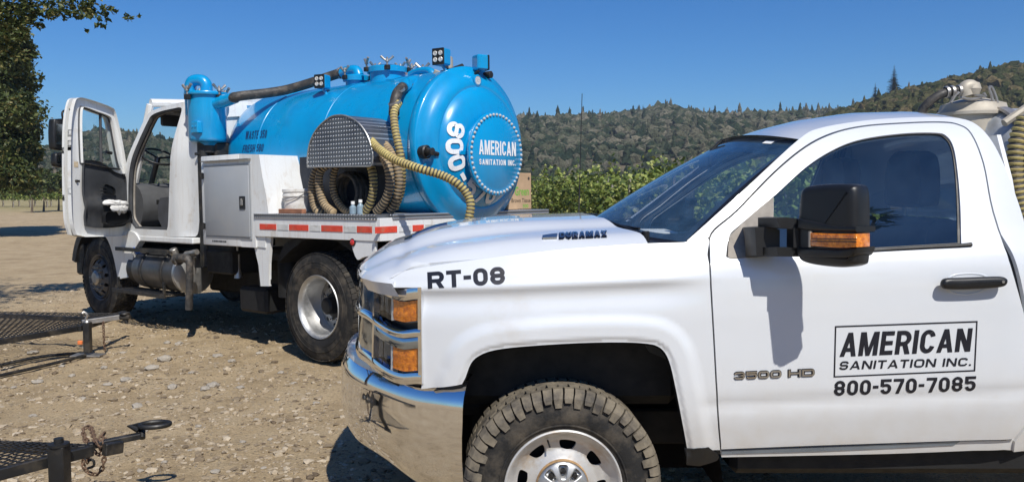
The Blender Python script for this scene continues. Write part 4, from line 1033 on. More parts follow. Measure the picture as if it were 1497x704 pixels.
# ---- cabin: dash, wheel, seats, mirror, papers
m = MB(); m.prism(spline([(.55, 1.36), (.85, 1.40), (1.02, 1.36), (1.08, 1.22), (1.0, .95), (.6, .95)], 4), lambda a, b: (a, 3.47, b), lambda a, b: (a, 5.13, b)); m.build('dashboard', trimg, PK, off=OFF)
m = MB(); cW = Vector((1.20, 3.85, 1.30)); ax = Vector((.75, 0, .55)).normalized(); s_ = Vector((0, 1, 0)); t_ = ax.cross(s_)
m.tube([cW + (s_ * math.cos(a) + t_ * math.sin(a)) * .19 for a in np.linspace(0, 2 * math.pi, 33)[:-1]], .015, 8, closed=True); m.cyl(cW, cW - ax * .18, .03); m.cyl(cW + s_ * .18, cW - s_ * .18, .014); m.build('steering_wheel', blackp, PK, off=OFF)
def seat(y0, y1):
    yc = (y0 + y1) / 2 + .05; t = MB()
    t.prism(spline([(1.62, .80), (1.58, .95), (1.92, .93), (2.06, 1.42), (2.00, 1.52), (1.90, 1.50), (1.86, 1.35), (1.75, 1.02), (1.45, .99), (1.40, .82)], 4), lambda a, b: (a, y0, b), lambda a, b: (a, y1, b)); s = t.build('seat', fabric, PK, off=OFF, ang=60)
    hw = .185; m = MB(); pf = spline([(yc - hw, 1.60), (yc - hw * .97, 1.75), (yc - hw * .72, 1.83), (yc, 1.845), (yc + hw * .72, 1.83), (yc + hw * .97, 1.75), (yc + hw, 1.60), (yc + hw * .7, 1.575), (yc, 1.57), (yc - hw * .7, 1.575)], 4)
    n = len(pf); rings = [(1.93, .8), (1.915, .95), (1.925, 1.0), (1.99, 1.0), (2.01, .95), (2.015, .8)]
    cz = 1.70
    for X, k in rings: m.v += [(X, yc + (a - yc) * k, cz + (b - cz) * k) for a, b in pf]
    for r in range(len(rings) - 1):
        m.f += [(r * n + i, r * n + (i + 1) % n, (r + 1) * n + (i + 1) % n, (r + 1) * n + i) for i in range(n)]
    m.f += [tuple(range(n)), tuple((len(rings) - 1) * n + i for i in range(n))]; m.m = [0] * len(m.f)
    m.build('headrest', fabric, s, off=OFF, ang=50)
    for d in (-.06, .06):
        q = MB(); q.cyl((1.965, yc + d, 1.45), (1.965, yc + d, 1.60), .006, n=8); q.build('headrest_post', steel, s, off=OFF)
seat(3.64, 4.18); seat(4.52, 5.02)
m = MB(); m.box((1.02, 4.2, 1.77), (1.05, 4.42, 1.84), .012); m.cyl((1.04, 4.31, 1.84), (1.12, 4.31, 1.92), .008); m.build('rear_view_mirror', blackp, PK, off=OFF)
m = MB(); m.box((.78, 4.55, 1.405), (.94, 4.95, 1.415), .002, M=Matrix.Rotation(0, 4, 'Z')); m.build('paper_sheet', paper, PK, off=OFF)
a = wsp(.10, .93); b = wsp(.16, .93); m = MB(); m.add([wsp(.10, .915), wsp(.15, .915), wsp(.15, .945), wsp(.10, .945)], [(0, 1, 2, 3)], M=Matrix.Translation((-.002, 0, .002))); m.build('sticker', paper, WS, off=OFF)
# ---- antenna on the far wing
a = P(846, 322, 5.10); b = P(851, 137, 5.10)
m = MB(); m.cyl(a, a.lerp(b, .28), .0045, n=8); m.cyl(a.lerp(b, .28), b, .003, .0022, n=8); m.cyl(a - Vector((0, 0, .02)), a + Vector((0, 0, .03)), .018, .008, n=10); m.build('antenna', blacks, PK, off=OFF)
# ---- nose surfaces: plan curve for lamps and grille
LP = spline([(S(-.375, 1.1) + .0, -.375), (3.40, -.475), (3.485, -.565), (3.60, -.65), (3.75, -.725), (3.93, -.77), (4.1, -.788), (4.3, -.795)], 8, False)   # (Y, X)
LPl = [0]
for i in range(1, len(LP)): LPl.append(LPl[-1] + math.dist(LP[i], LP[i - 1]))
def nose(s, z, inn=0.0):
    Y = lerp(LPl, [q[0] for q in LP], s); X = lerp(LPl, [q[1] for q in LP], s)
    Ya = lerp(LPl, [q[0] for q in LP], s + .01); Xa = lerp(LPl, [q[1] for q in LP], s + .01); Yb = lerp(LPl, [q[0] for q in LP], s - .01); Xb = lerp(LPl, [q[1] for q in LP], s - .01)
    d = Vector((Xa - Xb, Ya - Yb)).normalized(); n = Vector((-d.y, d.x)); n = n if n.x < 0 or n.y < 0 else -n
    X -= n.x * inn; Y -= n.y * inn; X += .05 * (z - .8) * smst(.05, .3, s) * .6
    return Vector((X, Y, z))
def nose_far(s, z, inn=0.0): p = nose(s, z, inn); return Vector((p.x, 2 * YC - p.y, p.z))
def sz_(px, py):          # (s, z) of the nose at a pixel near the visible side
    best = None
    for k in range(200):
        s = k * LPl[-1] / 200
        p = nose(s, 1.0); X = p.x; Y = p.y; q = (X / Y) * FPX + 748.5
        if best is None or abs(q - px) < best[0]:
            best = (abs(q - px), s, Y)
        if q < 517 : break
    return best[1], P(px, py, best[2]).z
SE = LPl[-1]
ztop = 1.255; zt = [sz_(612, 419)[1], sz_(612, 436)[1], sz_(612, 471)[1], sz_(612, 479)[1], sz_(612, 505)[1], sz_(612, 507)[1], sz_(612, 544)[1], sz_(612, 560)[1]]
# slight rake: bars rise a little towards the grille
def rk(s): return -.016 * smst(0, .12, s) + .045 * smst(.12, .45, s)
def noseband(name, s0, s1, z0, z1, mt, parent, inn=0.0, bulge=.01, thick=.03, n=36, drop=0.0, farside=True):
    for fnn in ((nose, nose_far) if farside else (nose,)):
        m = MB(); mz = 5
        for i in range(n + 1):
            s = s0 + (s1 - s0) * i / n
            prof_ = [(-thick, 0), (0, 0)] + [(bulge * math.sin(math.pi * j / mz), j / mz) for j in range(1, mz)] + [(0, 1), (-thick, 1)]
            for d, f in prof_: m.v.append(tuple(fnn(s, z0 + (z1 - z0) * f + rk(s) - drop * smst(0, .35, s), inn - d)))
        k = mz + 3
        m.f = [(i * k + j, i * k + j + 1, (i + 1) * k + j + 1, (i + 1) * k + j) for i in range(n) for j in range(k - 1)] + [tuple(range(k)), tuple(n * k + j for j in range(k))]
        m.m = [0] * len(m.f); m.build(name, mt, parent, ang=40, off=OFF)
hlb = dict(farside=True)
noseband('grille_bar', .006, SE, zt[1], zt[0], chrome, PK, -.002, .004)
noseband('grille_bar', .006, SE, zt[4] + .040, zt[3] - .002, chrome, PK, -.004, .006)
noseband('grille_bar', .006, SE, zt[7], zt[6], chrome, PK, -.003, .005)
noseband('grille_bar', .022, .36, zt[5] - .004, zt[4] + .036, mat('sky_tinted_chrome', (.42, .5, .62), .06, metal=1), PK, .006, .004)  # blue reflection of sky and tanker put into the chrome's colour
noseband('grille_face', .352, SE, zt[7] + .002, zt[0] - .004, MATS['sky_tinted_chrome'], PK, .008, .003)
noseband('grille_backing', .0, SE, zt[7], zt[0] - .01, blackp, PK, .05, 0)
# frame uprights at the outer edge
for z0, z1, sa, sb, ia in ((zt[7], zt[0], .001, .020, -.006), (zt[7] - .005, zt[0] + .004, .335, .352, -.002)):
    for fnn in (nose, nose_far):
        m = MB(); n_ = 6
        for zz_ in (z0, z1):
            z2 = zz_
            m.v += [tuple(fnn(sa + (sb - sa) * i / n_, z2 + rk(sa + (sb - sa) * i / n_), ia)) for i in range(n_ + 1)] + [tuple(fnn(sa + (sb - sa) * i / n_, z2 + rk(sa + (sb - sa) * i / n_), .045)) for i in range(n_, -1, -1)]
        K = 2 * n_ + 2; m.f = [(i, (i + 1) % K, K + (i + 1) % K, K + i) for i in range(K)] + [tuple(range(K)), tuple(range(K, 2 * K))]; m.m = [0] * len(m.f); m.build('lamp_bezel', chrome, PK, off=OFF); continue
        for (s, i0) in ((.001, -.006), (.020, -.006), (.020, .045), (.001, .045)):
            m.v.append(tuple(fnn(s, z0, i0)))
        for (s, i0) in ((.001, -.006), (.020, -.006), (.020, .045), (.001, .045)): m.v.append(tuple(fnn(s, z1, i0)))
        m.f = [(0, 1, 5, 4), (1, 2, 6, 5), (2, 3, 7, 6), (3, 0, 4, 7), (0, 1, 2, 3), (4, 5, 6, 7)]; m.m = [0] * 6; m.build('lamp_bezel', chrome, PK, off=OFF)
for fnn in (nose, nose_far):
    for (z0, z1) in ((zt[2], zt[1]), (zt[6], zt[5])):
        hl = MB()
        n = 24; s0, s1 = .020, .336
        for i in range(n + 1):
            s = s0 + (s1 - s0) * i / n
            hl.v += [tuple(fnn(s, z0 + rk(s), .006)), tuple(fnn(s, (z0 + z1) / 2 + rk(s), .001)), tuple(fnn(s, z1 + rk(s), .006))]
        hl.f = [(i * 3 + j, i * 3 + j + 1, (i + 1) * 3 + j + 1, (i + 1) * 3 + j) for i in range(n) for j in range(2)]; hl.m = [0] * len(hl.f)
        H = hl.build('headlight', glens, PK, ang=60, off=OFF)
        bk = MB()
        for i in range(n + 1):
            s = s0 + (s1 - s0) * i / n
            bk.v += [tuple(fnn(s, z0 + rk(s), .047)), tuple(fnn(s, z1 + rk(s), .047))]
        bk.f = [(i * 2, i * 2 + 1, i * 2 + 3, i * 2 + 2) for i in range(n)]; bk.m = [0] * n; bk.build('reflector_bowl', MATS.get('dark_reflector') or mat('dark_reflector', (.10, .14, .22), .12, metal=1, var=.5, vs=9), H, ang=60, off=OFF)
        am = MB(); n2 = 8
        for i in range(n2 + 1):
            s = .026 + .160 * i / n2
            for zz_ in np.linspace(z0 + .008, z1 - .006, 9): am.v.append(tuple(fnn(s, zz_ + rk(s), .010 + (.002 if int((zz_ * 400)) % 2 else 0))))
        am.f = [(i * 9 + j, i * 9 + j + 1, (i + 1) * 9 + j + 1, (i + 1) * 9 + j) for i in range(n2) for j in range(8)]; am.m = [0] * len(am.f)
        am.build('indicator', amber, H, ang=20, off=OFF)
        sp = MB(); s = .195
        sp.add([fnn(s, z0 + rk(s), .014), fnn(s + .012, z0 + rk(s), .014), fnn(s + .012, z1 + rk(s), .014), fnn(s, z1 + rk(s), .014), fnn(s, z0 + rk(s), .045), fnn(s + .012, z0 + rk(s), .045), fnn(s + .012, z1 + rk(s), .045), fnn(s, z1 + rk(s), .045)], [(0, 1, 2, 3), (0, 3, 7, 4), (1, 2, 6, 5)]); sp.build('lamp_divider', silt, H, off=OFF)
# ---- bumper
BP = spline([(3.30, -.205), (3.345, -.30), (3.42, -.42), (3.515, -.54), (3.62, -.645), (3.74, -.735), (3.88, -.815), (4.06, -.875), (4.3, -.90)], 9, False)
BL = [0]
for i in range(1, len(BP)): BL.append(BL[-1] + math.dist(BP[i], BP[i - 1]))
def bump(s, z, d=0.0):
    f = lambda t, c: lerp(BL, [q[c] for q in BP], t)
    Y, X = f(s, 0), f(s, 1); t = Vector((f(s + .01, 1) - f(s - .01, 1), f(s + .01, 0) - f(s - .01, 0)))
    t.normalize(); n = Vector((-abs(t.y), -abs(t.x))).normalized() if True else None
    return Vector((X + n.x * d, Y + n.y * d, z))
m = MB(); n = 90
prof_b = [(-.09, 1.0, .036), (-.06, 1.0, .026), (-.042, 1.0, .012), (-.026, 1.0, -.012), (-.010, 1.0, -.045), (-.001, 1, -.078), (.002, .79, 0), (.004, .70, 0), (.010, .58, 0), (.010, .40, 0), (.0, .22, 0), (-.02, .10, 0), (-.05, .02, 0), (-.08, 0, 0)]
SB = BL[-1]
def side(sgn):
    m = MB(); kk = len(prof_b)
    for i in range(n + 1):
        s = SB * i / n
        zt_ = .838 - .012 * smst(0, .4, s) + .022 * smst(.62, 1.2, s); zb_ = .33 + .07 * smst(.15, .62, s)
        for d, f, a in prof_b:
            taper = .02 * (1 - f)
            p = bump(s, zb_ + (zt_ - zb_) * f + a, d - taper * smst(.2, .5, s)); m.v.append((p.x, p.y if sgn > 0 else 2 * YC - p.y, p.z))
    m.f = [(i * kk + j, i * kk + j + 1, (i + 1) * kk + j + 1, (i + 1) * kk + j) for i in range(n) for j in range(kk - 1)]; m.m = [0] * len(m.f); return m
mm = side(1); b = len(mm.v); m2 = side(-1); mm.add(m2.v, m2.f); BUMP = mm.build('front_bumper', chrome, PK, ang=50, off=OFF)
m = MB()
# painted filler between bumper and lamps
for sgn in (1, -1):
    m = MB()
    for i in range(41):
        s = .10 + (SB - .10) * i / 40; z0 = .83 + .022 * smst(.62, 1.2, s); z1 = zt[7] + .02 + .02 * smst(.2, .6, s) 
        for z, d in ((z0 - .01, -.03), (z0 + .015, -.035), (z1, -.055), (z1 + .01, -.10)):
            p = bump(s, z, d); m.v.append((p.x, p.y if sgn > 0 else 2 * YC - p.y, p.z))
    m.f = [(i * 4 + j, i * 4 + j + 1, (i + 1) * 4 + j + 1, (i + 1) * 4 + j) for i in range(40) for j in range(3)]; m.m = [0] * len(m.f); m.build('bumper_filler', white, PK, ang=60, off=OFF)
m = MB(); m.box((-.62, 3.9, .40), (-.5, 4.7, .50), .03); m.build('air_dam', blackp, PK, off=OFF)
# ---- mirror on the door
MA, MBp = Vector((1.109, 3.14)), Vector((1.225, 2.93)); MD = (MBp - MA).normalized(); MN = Vector((-MD.y, MD.x)); MN = MN if MN.x > 0 else -MN
def mpl(px, py, off=0.0):          # (u, z) on the slanted upright plane of the mirror shell
    r = ray(px, py); A = MA + MN * off; t = (A.x * MN.x + A.y * MN.y) / (r.x * MN.x + r.y * MN.y); p = Vector((0, 0, EYE)) + r * t
    return ((p.x - A.x) * MD.x + (p.y - A.y) * MD.y, p.z)
def m3(u, z, off): return (MA.x + MD.x * u + MN.x * off, MA.y + MD.y * u + MN.y * off, z)
def slab(name, L, o0, o1, mt, parent, bev=.006, n=3):
    oo = [mpl(*q, o0) for q in spline(L, n)]; m = MB(); nn = len(oo)
    rings = [(o0, bev * 1.5), (o0 + bev * .2, bev * .75), (o0 + bev * .7, bev * .2), (o0 + bev * 1.5, 0), (o1 - bev * .6, 0), (o1, bev * .6)]
    for off, d in rings: m.v += [m3(a, b, off) for a, b in (shrink(oo, d) if d else oo)]
    m.f = [(r * nn + i, r * nn + (i + 1) % nn, (r + 1) * nn + (i + 1) % nn, (r + 1) * nn + i) for r in range(5) for i in range(nn)] + [tuple(range(nn)), tuple(5 * nn + i for i in range(nn))]; m.m = [0] * len(m.f)
    return m.build(name, mt, parent, ang=50, off=OFF)
def shellprism(name, o, y0, y1, mt, parent, bev=.02):
    m = MB(); nn = len(o); rings = [(y0, bev * 1.6), (y0 + bev * .2, bev * .75), (y0 + bev * .7, bev * .2), (y0 + bev * 1.5, 0), (y1 - bev, 0), (y1 - bev * .3, bev * .3), (y1, bev)]
    for y, d in rings:
        oo = shrink(o, d) if d > 0 else o; m.v += [(a, y, b) for a, b in oo]
    for r in range(len(rings) - 1): m.f += [(r * nn + i, r * nn + (i + 1) % nn, (r + 1) * nn + (i + 1) % nn, (r + 1) * nn + i) for i in range(nn)]
    m.f += [tuple(range(nn)), tuple((len(rings) - 1) * nn + i for i in range(nn))]; m.m = [0] * len(m.f)
    return m.build(name, mt, parent, ang=50, off=OFF)
headpx = [(1170, 275), (1190, 270), (1220, 268.5), (1240, 270), (1247, 276), (1249, 300), (1249, 345), (1248, 380), (1242, 388), (1222, 391), (1185, 387), (1167, 381), (1163, 368), (1163, 330), (1165, 295)]
MH = slab('door_mirror', headpx, -.01, .085, blackp, PK, .020, 4)
slab('upper_arm', [(1165, 319), (1165, 319), (1190, 324), (1222, 331), (1222, 331), (1251, 331), (1251, 331), (1251, 339), (1251, 339), (1180, 337), (1180, 337), (1165, 334), (1165, 334)], -.020, .088, blackp, MH)
slab('lower_arm', [(1165, 361), (1165, 361), (1225, 364), (1225, 364), (1251, 361), (1251, 361), (1251, 368), (1251, 368), (1240, 376), (1190, 376), (1165, 374), (1165, 374)], -.018, .088, blackp, MH)
slab('mirror_indicator', [(1183, 340), (1183, 340), (1220, 341.5), (1252, 341.5), (1252, 341.5), (1252, 361), (1252, 361), (1225, 362), (1183, 359), (1183, 359)], -.024, .05, amber, MH, .003)
slab('indicator_frame', [(1181, 338), (1181, 338), (1184, 338), (1184, 338), (1184, 361), (1184, 361), (1181, 361), (1181, 361)], -.027, .01, dustrim, MH, .001)
for yy_ in (348, 352): slab('indicator_bar', [(1186, yy_), (1186, yy_), (1251, yy_ + .5), (1251, yy_ + .5), (1251, yy_ + 1.8), (1251, yy_ + 1.8), (1186, yy_ + 1.3), (1186, yy_ + 1.3)], -.0265, -.015, blackp, MH, .0005)
def lofted(name, secs, mt, parent):
    m = MB(); n = len(secs[0][0]); m.v = [tuple(P(a, b, Y)) for L, Y in secs for a, b in L]
    m.f = [(r * n + i, r * n + (i + 1) % n, (r + 1) * n + (i + 1) % n, (r + 1) * n + i) for r in range(len(secs) - 1) for i in range(n)] + [tuple(range(n)), tuple((len(secs) - 1) * n + i for i in range(n))]; m.m = [0] * len(m.f)
    return m.build(name, mt, parent, ang=35, off=OFF)
lofted('mirror_foot', [([(1086, 332), (1110, 330), (1132, 336), (1132, 372), (1114, 376), (1090, 376)], 3.375), ([(1088, 332), (1112, 330), (1134, 335), (1134, 371), (1114, 375), (1090, 374)], 3.27), ([(1104, 332), (1130, 331), (1140, 336), (1140, 371), (1130, 374), (1106, 373)], 3.20)], blackp, MH)
lofted('upper_arm', [([(1108, 318), (1118, 316.5), (1130, 317), (1130, 332), (1118, 333), (1108, 331)], 3.24), ([(1135, 318), (1150, 317.5), (1172, 320), (1176, 336), (1160, 335), (1140, 333)], 3.13)], blackp, MH)
lofted('lower_arm', [([(1104, 361), (1120, 360), (1132, 360), (1132, 374), (1118, 375), (1104, 374)], 3.24), ([(1135, 361), (1150, 361), (1174, 362), (1178, 375), (1160, 375), (1138, 374)], 3.13)], blackp, MH)
lofted('mirror_post', [([(1150, 333), (1158, 333), (1166, 335), (1166, 362), (1158, 362), (1150, 362)], 3.19), ([(1160, 333), (1170, 334), (1183, 336), (1183, 362), (1172, 362), (1160, 362)], 3.12)], blackp, MH)
m = MB(); m.add([m3(.03, 1.42, .0865), m3(.20, 1.42, .0865), m3(.20, 1.63, .0865), m3(.03, 1.63, .0865)], [(0, 1, 2, 3)]); m.build('mirror_glass', chrome, MH, off=OFF)
head = [(1.10, 1.38), (1.24, 1.38), (1.25, 1.66), (1.11, 1.66)]; head = spline([q for p in head for q in (p, p)], 3); MY = 3.0
# far mirror, simpler outline mirrored across
fm = shellprism('door_mirror', [(a, b) for a, b in head], 2 * YC - MY - .13, 2 * YC - MY + .05, blackp, PK, .02)
m = MB(); m.box((1.0, 5.2, 1.42), (1.2, 5.55, 1.47), .012); m.box((1.0, 5.2, 1.55), (1.2, 5.55, 1.6), .012); m.build('mirror_arm', blackp, fm, off=OFF)
# ---- door handle
hp = spline([(1369, 411), (1375, 405), (1400, 404), (1440, 402.5), (1458, 403), (1464, 408), (1460, 416), (1445, 419), (1410, 421), (1378, 421), (1370, 417)], 4)
def hfn(o): return [(lambda q: q)(onS(*p)) for p in hp]
H2 = hfn(0); sY = S(*onS(1415, 410))
dh = shellprism('door_handle', H2, sY - .052, sY - .022, blackp, DOOR, .010)
m = MB(); a = onS(1376, 413); b = onS(1458, 410); m.cyl((a[0] + .01, sY - .03, a[1]), (a[0] + .01, sY + .01, a[1]), .012); m.cyl((b[0] - .015, sY - .03, b[1]), (b[0] - .015, sY + .01, b[1]), .014); m.build('handle_mount', blackp, dh, off=OFF)
m = MB(); c = onS(1455, 409.5); m.lathe([(.0, 0), (.006, .0), (.006, .002)], 12, M=Matrix.Translation((c[0], sY - .0535, c[1])) @ Matrix.Rotation(R(90), 4, 'X')); m.build('key_lock', steel, dh, off=OFF)
# hollow behind the handle
cup = [onS(*q) for q in spline([(1382, 414), (1390, 402), (1415, 398.5), (1440, 401), (1448, 412), (1440, 424), (1415, 431), (1388, 427)], 4)]
m = MB(); cx = sum(p[0] for p in cup) / len(cup); cz = sum(p[1] for p in cup) / len(cup)
cupm = mat('cup_shade_paint', (.60, .62, .64), .3, coat=.8, var=.02)
nn = len(cup)
for k_, d in ((1, -.0015), (.93, -.0035), (.86, -.0015)):
    m.v += [(cx + (a - cx) * k_, S(cx + (a - cx) * k_, cz + (b - cz) * k_) + d, cz + (b - cz) * k_) for a, b in cup]
m.f = [(r * nn + i, r * nn + (i + 1) % nn, (r + 1) * nn + (i + 1) % nn, (r + 1) * nn + i) for r in range(2) for i in range(nn)]; m.m = [0] * len(m.f)
m.build('handle_cup', white, DOOR, ang=70, off=OFF)
# ---- lettering on the truck
def onSL(lift): return lambda px, py: (lambda q: (q[0], S(*q) - lift, q[1]))(onS(px, py))
dl = onSL(.0016)
blocktext('fleet_number', 'RT-08', [(624.5, 397.5), (737.5, 389), (739, 414.5), (625.5, 421.5)], dl, ink, PK, .27, .13, OFF, ty=.235)
blocktext('company_name', 'AMERICAN', [(1232, 486), (1422, 479), (1418, 513), (1227, 521)], dl, ink, DOOR, .195, .10, OFF, ty=.18)
blocktext('company_name', 'SANITATION INC.', [(1228.5, 527.5), (1421, 522), (1419, 534), (1226, 540)], dl, ink, DOOR, .24, .2, OFF, ty=.2)
blocktext('phone_number', '800-570-7085', [(1220, 556), (1427, 549), (1425.5, 570.5), (1218.5, 578)], dl, ink, DOOR, .225, .14, OFF, ty=.19)
bx0 = [(1220.5, 476), (1429, 468.5), (1425.5, 542), (1218.5, 551)]; bx1 = [(1222.5, 478), (1427, 470.7), (1423.5, 540), (1220.7, 549)]
m = MB()
for i in range(4):
    j = (i + 1) % 4; K = 6
    for k in range(K):
        f0, f1 = k / K, (k + 1) / K; L2_ = lambda a, b, t: (a[0] + (b[0] - a[0]) * t, a[1] + (b[1] - a[1]) * t)
        m.add([dl(*L2_(bx0[i], bx0[j], f0)), dl(*L2_(bx0[i], bx0[j], f1)), dl(*L2_(bx1[i], bx1[j], f1)), dl(*L2_(bx1[i], bx1[j], f0))], [(0, 1, 2, 3)])
m.build('lettering_border', ink, DOOR, off=OFF)
badge = mat('brushed_badge', (.62, .62, .62), .3, metal=1, var=.1)
def badge_text(s, quad, fnb, fnf, parent, bold, sp, name):
    a = blocktext(name, s, quad, fnf, badge, parent, .26, .20, OFF, ty=.22)
    b = blocktext('badge_edge', s, [(q[0] + (-1 if i in (0, 3) else 1), q[1] + (-1 if i < 2 else 1)) for i, q in enumerate(quad)], fnb, ink, a, .42, .06, OFF, ty=.34)
badge_text('3500 HD', [(1073, 543.5), (1190, 538.5), (1190, 548.5), (1073, 553.5)], onSL(.002), onSL(.006), DOOR, .012, 1.1, 'model_badge')
def hp_(lift): return lambda a, b: tuple(hoodpt(a, b, lift))
badge_text('DURAMAX', [(818, 342.6), (886.5, 339.5), (887, 347.5), (818, 350.5)], hp_(.005), hp_(.010), HOOD, .018, 1.05, 'engine_badge')
m = MB(); q = [hoodpt(a, b, .01) for a, b in ((793, 347), (804, 345), (815, 344), (814, 350), (793, 350.5))]; m.add(q + [p - Vector((0, 0, .012)) for p in q], [(0, 1, 2, 3, 4)] + [(i, (i + 1) % 5, 5 + (i + 1) % 5, 5 + i) for i in range(5)]); m.build('badge_emblem', badge, HOOD, off=OFF)
# ---- wheels
def wheel_mesh_parts(parent, Wc, rr=.418, wd=.26, steer=0, outer=-1, hub=True, rim_r=.243, lugs=56):
    M = Matrix.Translation(Wc) @ Matrix.Rotation(steer, 4, 'Z') @ Matrix.Rotation(R(90) if outer < 0 else R(-90), 4, 'X')   # local +z = outwards
    t = MB(); h = wd / 2
    pr = [(rim_r - .012, h - .045), (rim_r - .006, h - .018), (rim_r + .012, h - .008), (rim_r + .05, h + .006), (rim_r + .09, h + .004), (rr - .055, h - .006), (rr - .038, h - .012), (rr - .03, h - .022), (rr - .014, h - .05), (rr - .010, 0), (rr - .014, -h + .05), (rr - .03, -h + .02), (rr - .09, -h), (rim_r, -h + .02), (rim_r - .012, -h + .05)]
    t.lathe(pr, 80, M=M, caps=False)
    # raised rings and small ribs on the sidewall
    t.lathe([(rim_r + .022, h - .004), (rim_r + .024, h + .003), (rim_r + .028, h + .003), (rim_r + .03, h + .0)], 80, M=M, caps=False)
    ty = t.build('tyre', rubber, parent, ang=30, off=OFF)
    l = MB()
    rg = np.random.RandomState(5)
    for k in range(lugs):
        a0 = 2 * math.pi * k / lugs; wA = 2 * math.pi / lugs
        def pt(r, an, z): return (r * math.cos(an), r * math.sin(an), z)
        tall = k % 2 == 0
        # shoulder block, stepping down onto the sidewall
        d0 = rr - (.072 if tall else .052); a, b = a0 + wA * .04, a0 + wA * (.90 if tall else .86); sk = wA * .16
        L_ = [(rr - .004, a, h - .075), (rr - .004, b, h - .075), (rr, a, h - .030), (rr, b, h - .030), (rr - .012, a + sk * .3, h - .006), (rr - .012, b + sk * .3, h - .006), (rr - .034, a + sk * .7, h + .009), (rr - .034, b + sk * .7, h + .009), (d0, a + sk + wA * .05, h + .011), (d0, b + sk - wA * .12, h + .011)]
        top = [pt(*q) for q in L_]; bot = [pt(rr - .03, q[1], min(q[2], h - .02) - .0) if i < 6 else pt(q[0], q[1], h - .006) for i, q in enumerate(L_)]
        n_ = 10; fs_ = [(0, 1, 3, 2), (2, 3, 5, 4), (4, 5, 7, 6), (6, 7, 9, 8), (0, 2, 12, 10), (2, 4, 14, 12), (4, 6, 16, 14), (6, 8, 18, 16), (1, 11, 13, 3), (3, 13, 15, 5), (5, 15, 17, 7), (7, 17, 19, 9), (8, 9, 19, 18), (0, 10, 11, 1)]
        l.add(top + bot, fs_, M=M)
        # zigzag rows over the crown
        for z0, z1, ph in ((h - .084, h - .126, .5), (.02, -.02, 0), (-h + .126, -h + .084, .5), (-h + .075, -h + .01, .2)):
            a, b = a0 + wA * (ph + .05), a0 + wA * (ph + .78); zz = .006 if tall else -.006
            q8 = [pt(rr, a, z0 + zz), pt(rr, b, z0 + zz), pt(rr, b + sk * .6, z1 + zz), pt(rr, a + sk * .6, z1 + zz)]; q9 = [pt(rr - .02, a, z0 + zz), pt(rr - .02, b, z0 + zz), pt(rr - .02, b + sk * .6, z1 + zz), pt(rr - .02, a + sk * .6, z1 + zz)]
            l.add(q8 + q9, [(0, 1, 2, 3), (0, 4, 5, 1), (1, 5, 6, 2), (2, 6, 7, 3), (3, 7, 4, 0)], M=M)
    l.build('tread', tread, ty, ang=25, off=OFF)
    # pressed steel rim with eight windows
    def dish(x, y):
        r = math.hypot(x, y)
        return lerp([0, .07, .09, .115, .15, .185, .205, .222, .232, .243], [h - .045, h - .045, h - .05, h - .062, h - .075, h - .07, h - .055, h - .03, h - .012, h - .006], r)
    def df(a, b): p = M @ Vector((a, b, dish(a, b))); return tuple(p)
    oc = [(.240 * math.cos(a), .240 * math.sin(a)) for a in np.linspace(0, 2 * math.pi, 73)[:-1]]
    hs2 = []
    for k in range(8):
        an = 2 * math.pi * k / 8 + R(37); ca, sa = math.cos(an), math.sin(an)
        hs2.append([(ca * (.168 + p) - sa * q, sa * (.168 + p) + ca * q) for p, q in spline([(-.019, -.017), (-.016, -.026), (0, -.034), (.014, -.036), (.020, -.026), (.022, 0), (.020, .026), (.014, .036), (0, .034), (-.016, .026), (-.019, .017), (-.021, 0)], 2)])
    rm = panel('rim', oc, df, silverpaint, parent, holes=hs2, g=.010, thick=.012, off=OFF, flip=False)
    m = MB(); m.lathe([(.226, h - .03), (.234, h - .008), (.243, h - .001), (.249, h - .004), (.250, h - .02), (.236, h - .05), (.225, -h + .05), (.24, -h + .01)], 80, M=M, caps=False); m.build('rim_flange', silverpaint, rm, off=OFF, ang=50)
    m = MB(); m.lathe([(0, h - .13), (.225, h - .13)], 30, M=M); m.build('brake', dark, rm, off=OFF)
    if hub:
        # bright centre cap with eight pockets and nuts
        def cap(x, y):
            r = math.hypot(x, y); a = math.atan2(y, x); q = smst(.35, .85, (math.cos(8 * a) + 1) / 2)
            pocket = q * smst(.040, .052, r) * (1 - smst(.088, .096, r))
            return h - .034 + .032 * max(0.0, 1 - (r / .108) ** 2) ** .5 - .020 * pocket
        oc2 = [(.1065 * math.cos(a), .1065 * math.sin(a)) for a in np.linspace(0, 2 * math.pi, 65)[:-1]]
        cp = panel('hub_cap', oc2, lambda a, b: tuple(M @ Vector((a, b, cap(a, b)))), alu, rm, g=.0045, thick=.02, off=OFF)
        for k in range(8):
            an = 2 * math.pi * k / 8; q = Vector((.070 * math.cos(an), .070 * math.sin(an), h - .040)); m = MB(); m.lathe([(.0125, 0), (.0125, .026), (.009, .031), (0, .032)], 6, M=M @ Matrix.Translation(q)); m.build('wheel_nut', blacks, rm, off=OFF)
        m = MB(); m.lathe([(.106, h - .062), (.112, h - .050), (.1075, h - .032)], 48, M=M, caps=False); m.build('hub_ring', mat('rusty_ring', (.40, .25, .12), .7, var=.4, vs=30), rm, off=OFF)
    m = MB(); an = R(108); q = Vector((.20 * math.cos(an), .20 * math.sin(an), h - .055)); m.cyl(M @ q, M @ (q + Vector((-.02 * math.cos(an), -.02 * math.sin(an), .03))), .004, n=8); m.build('valve', blackp, rm, off=OFF)
    return ty
FW = P(821, 719, 3.30); wc = Vector((FW.x, 3.275 + .13, .418 + gh(FW.x, 3.4)))
w1 = thing('wheel', (0, 0, 0)); w1.parent = PK; wheel_mesh_parts(w1, wc, steer=R(3))
w2 = thing('wheel', (0, 0, 0)); w2.parent = PK
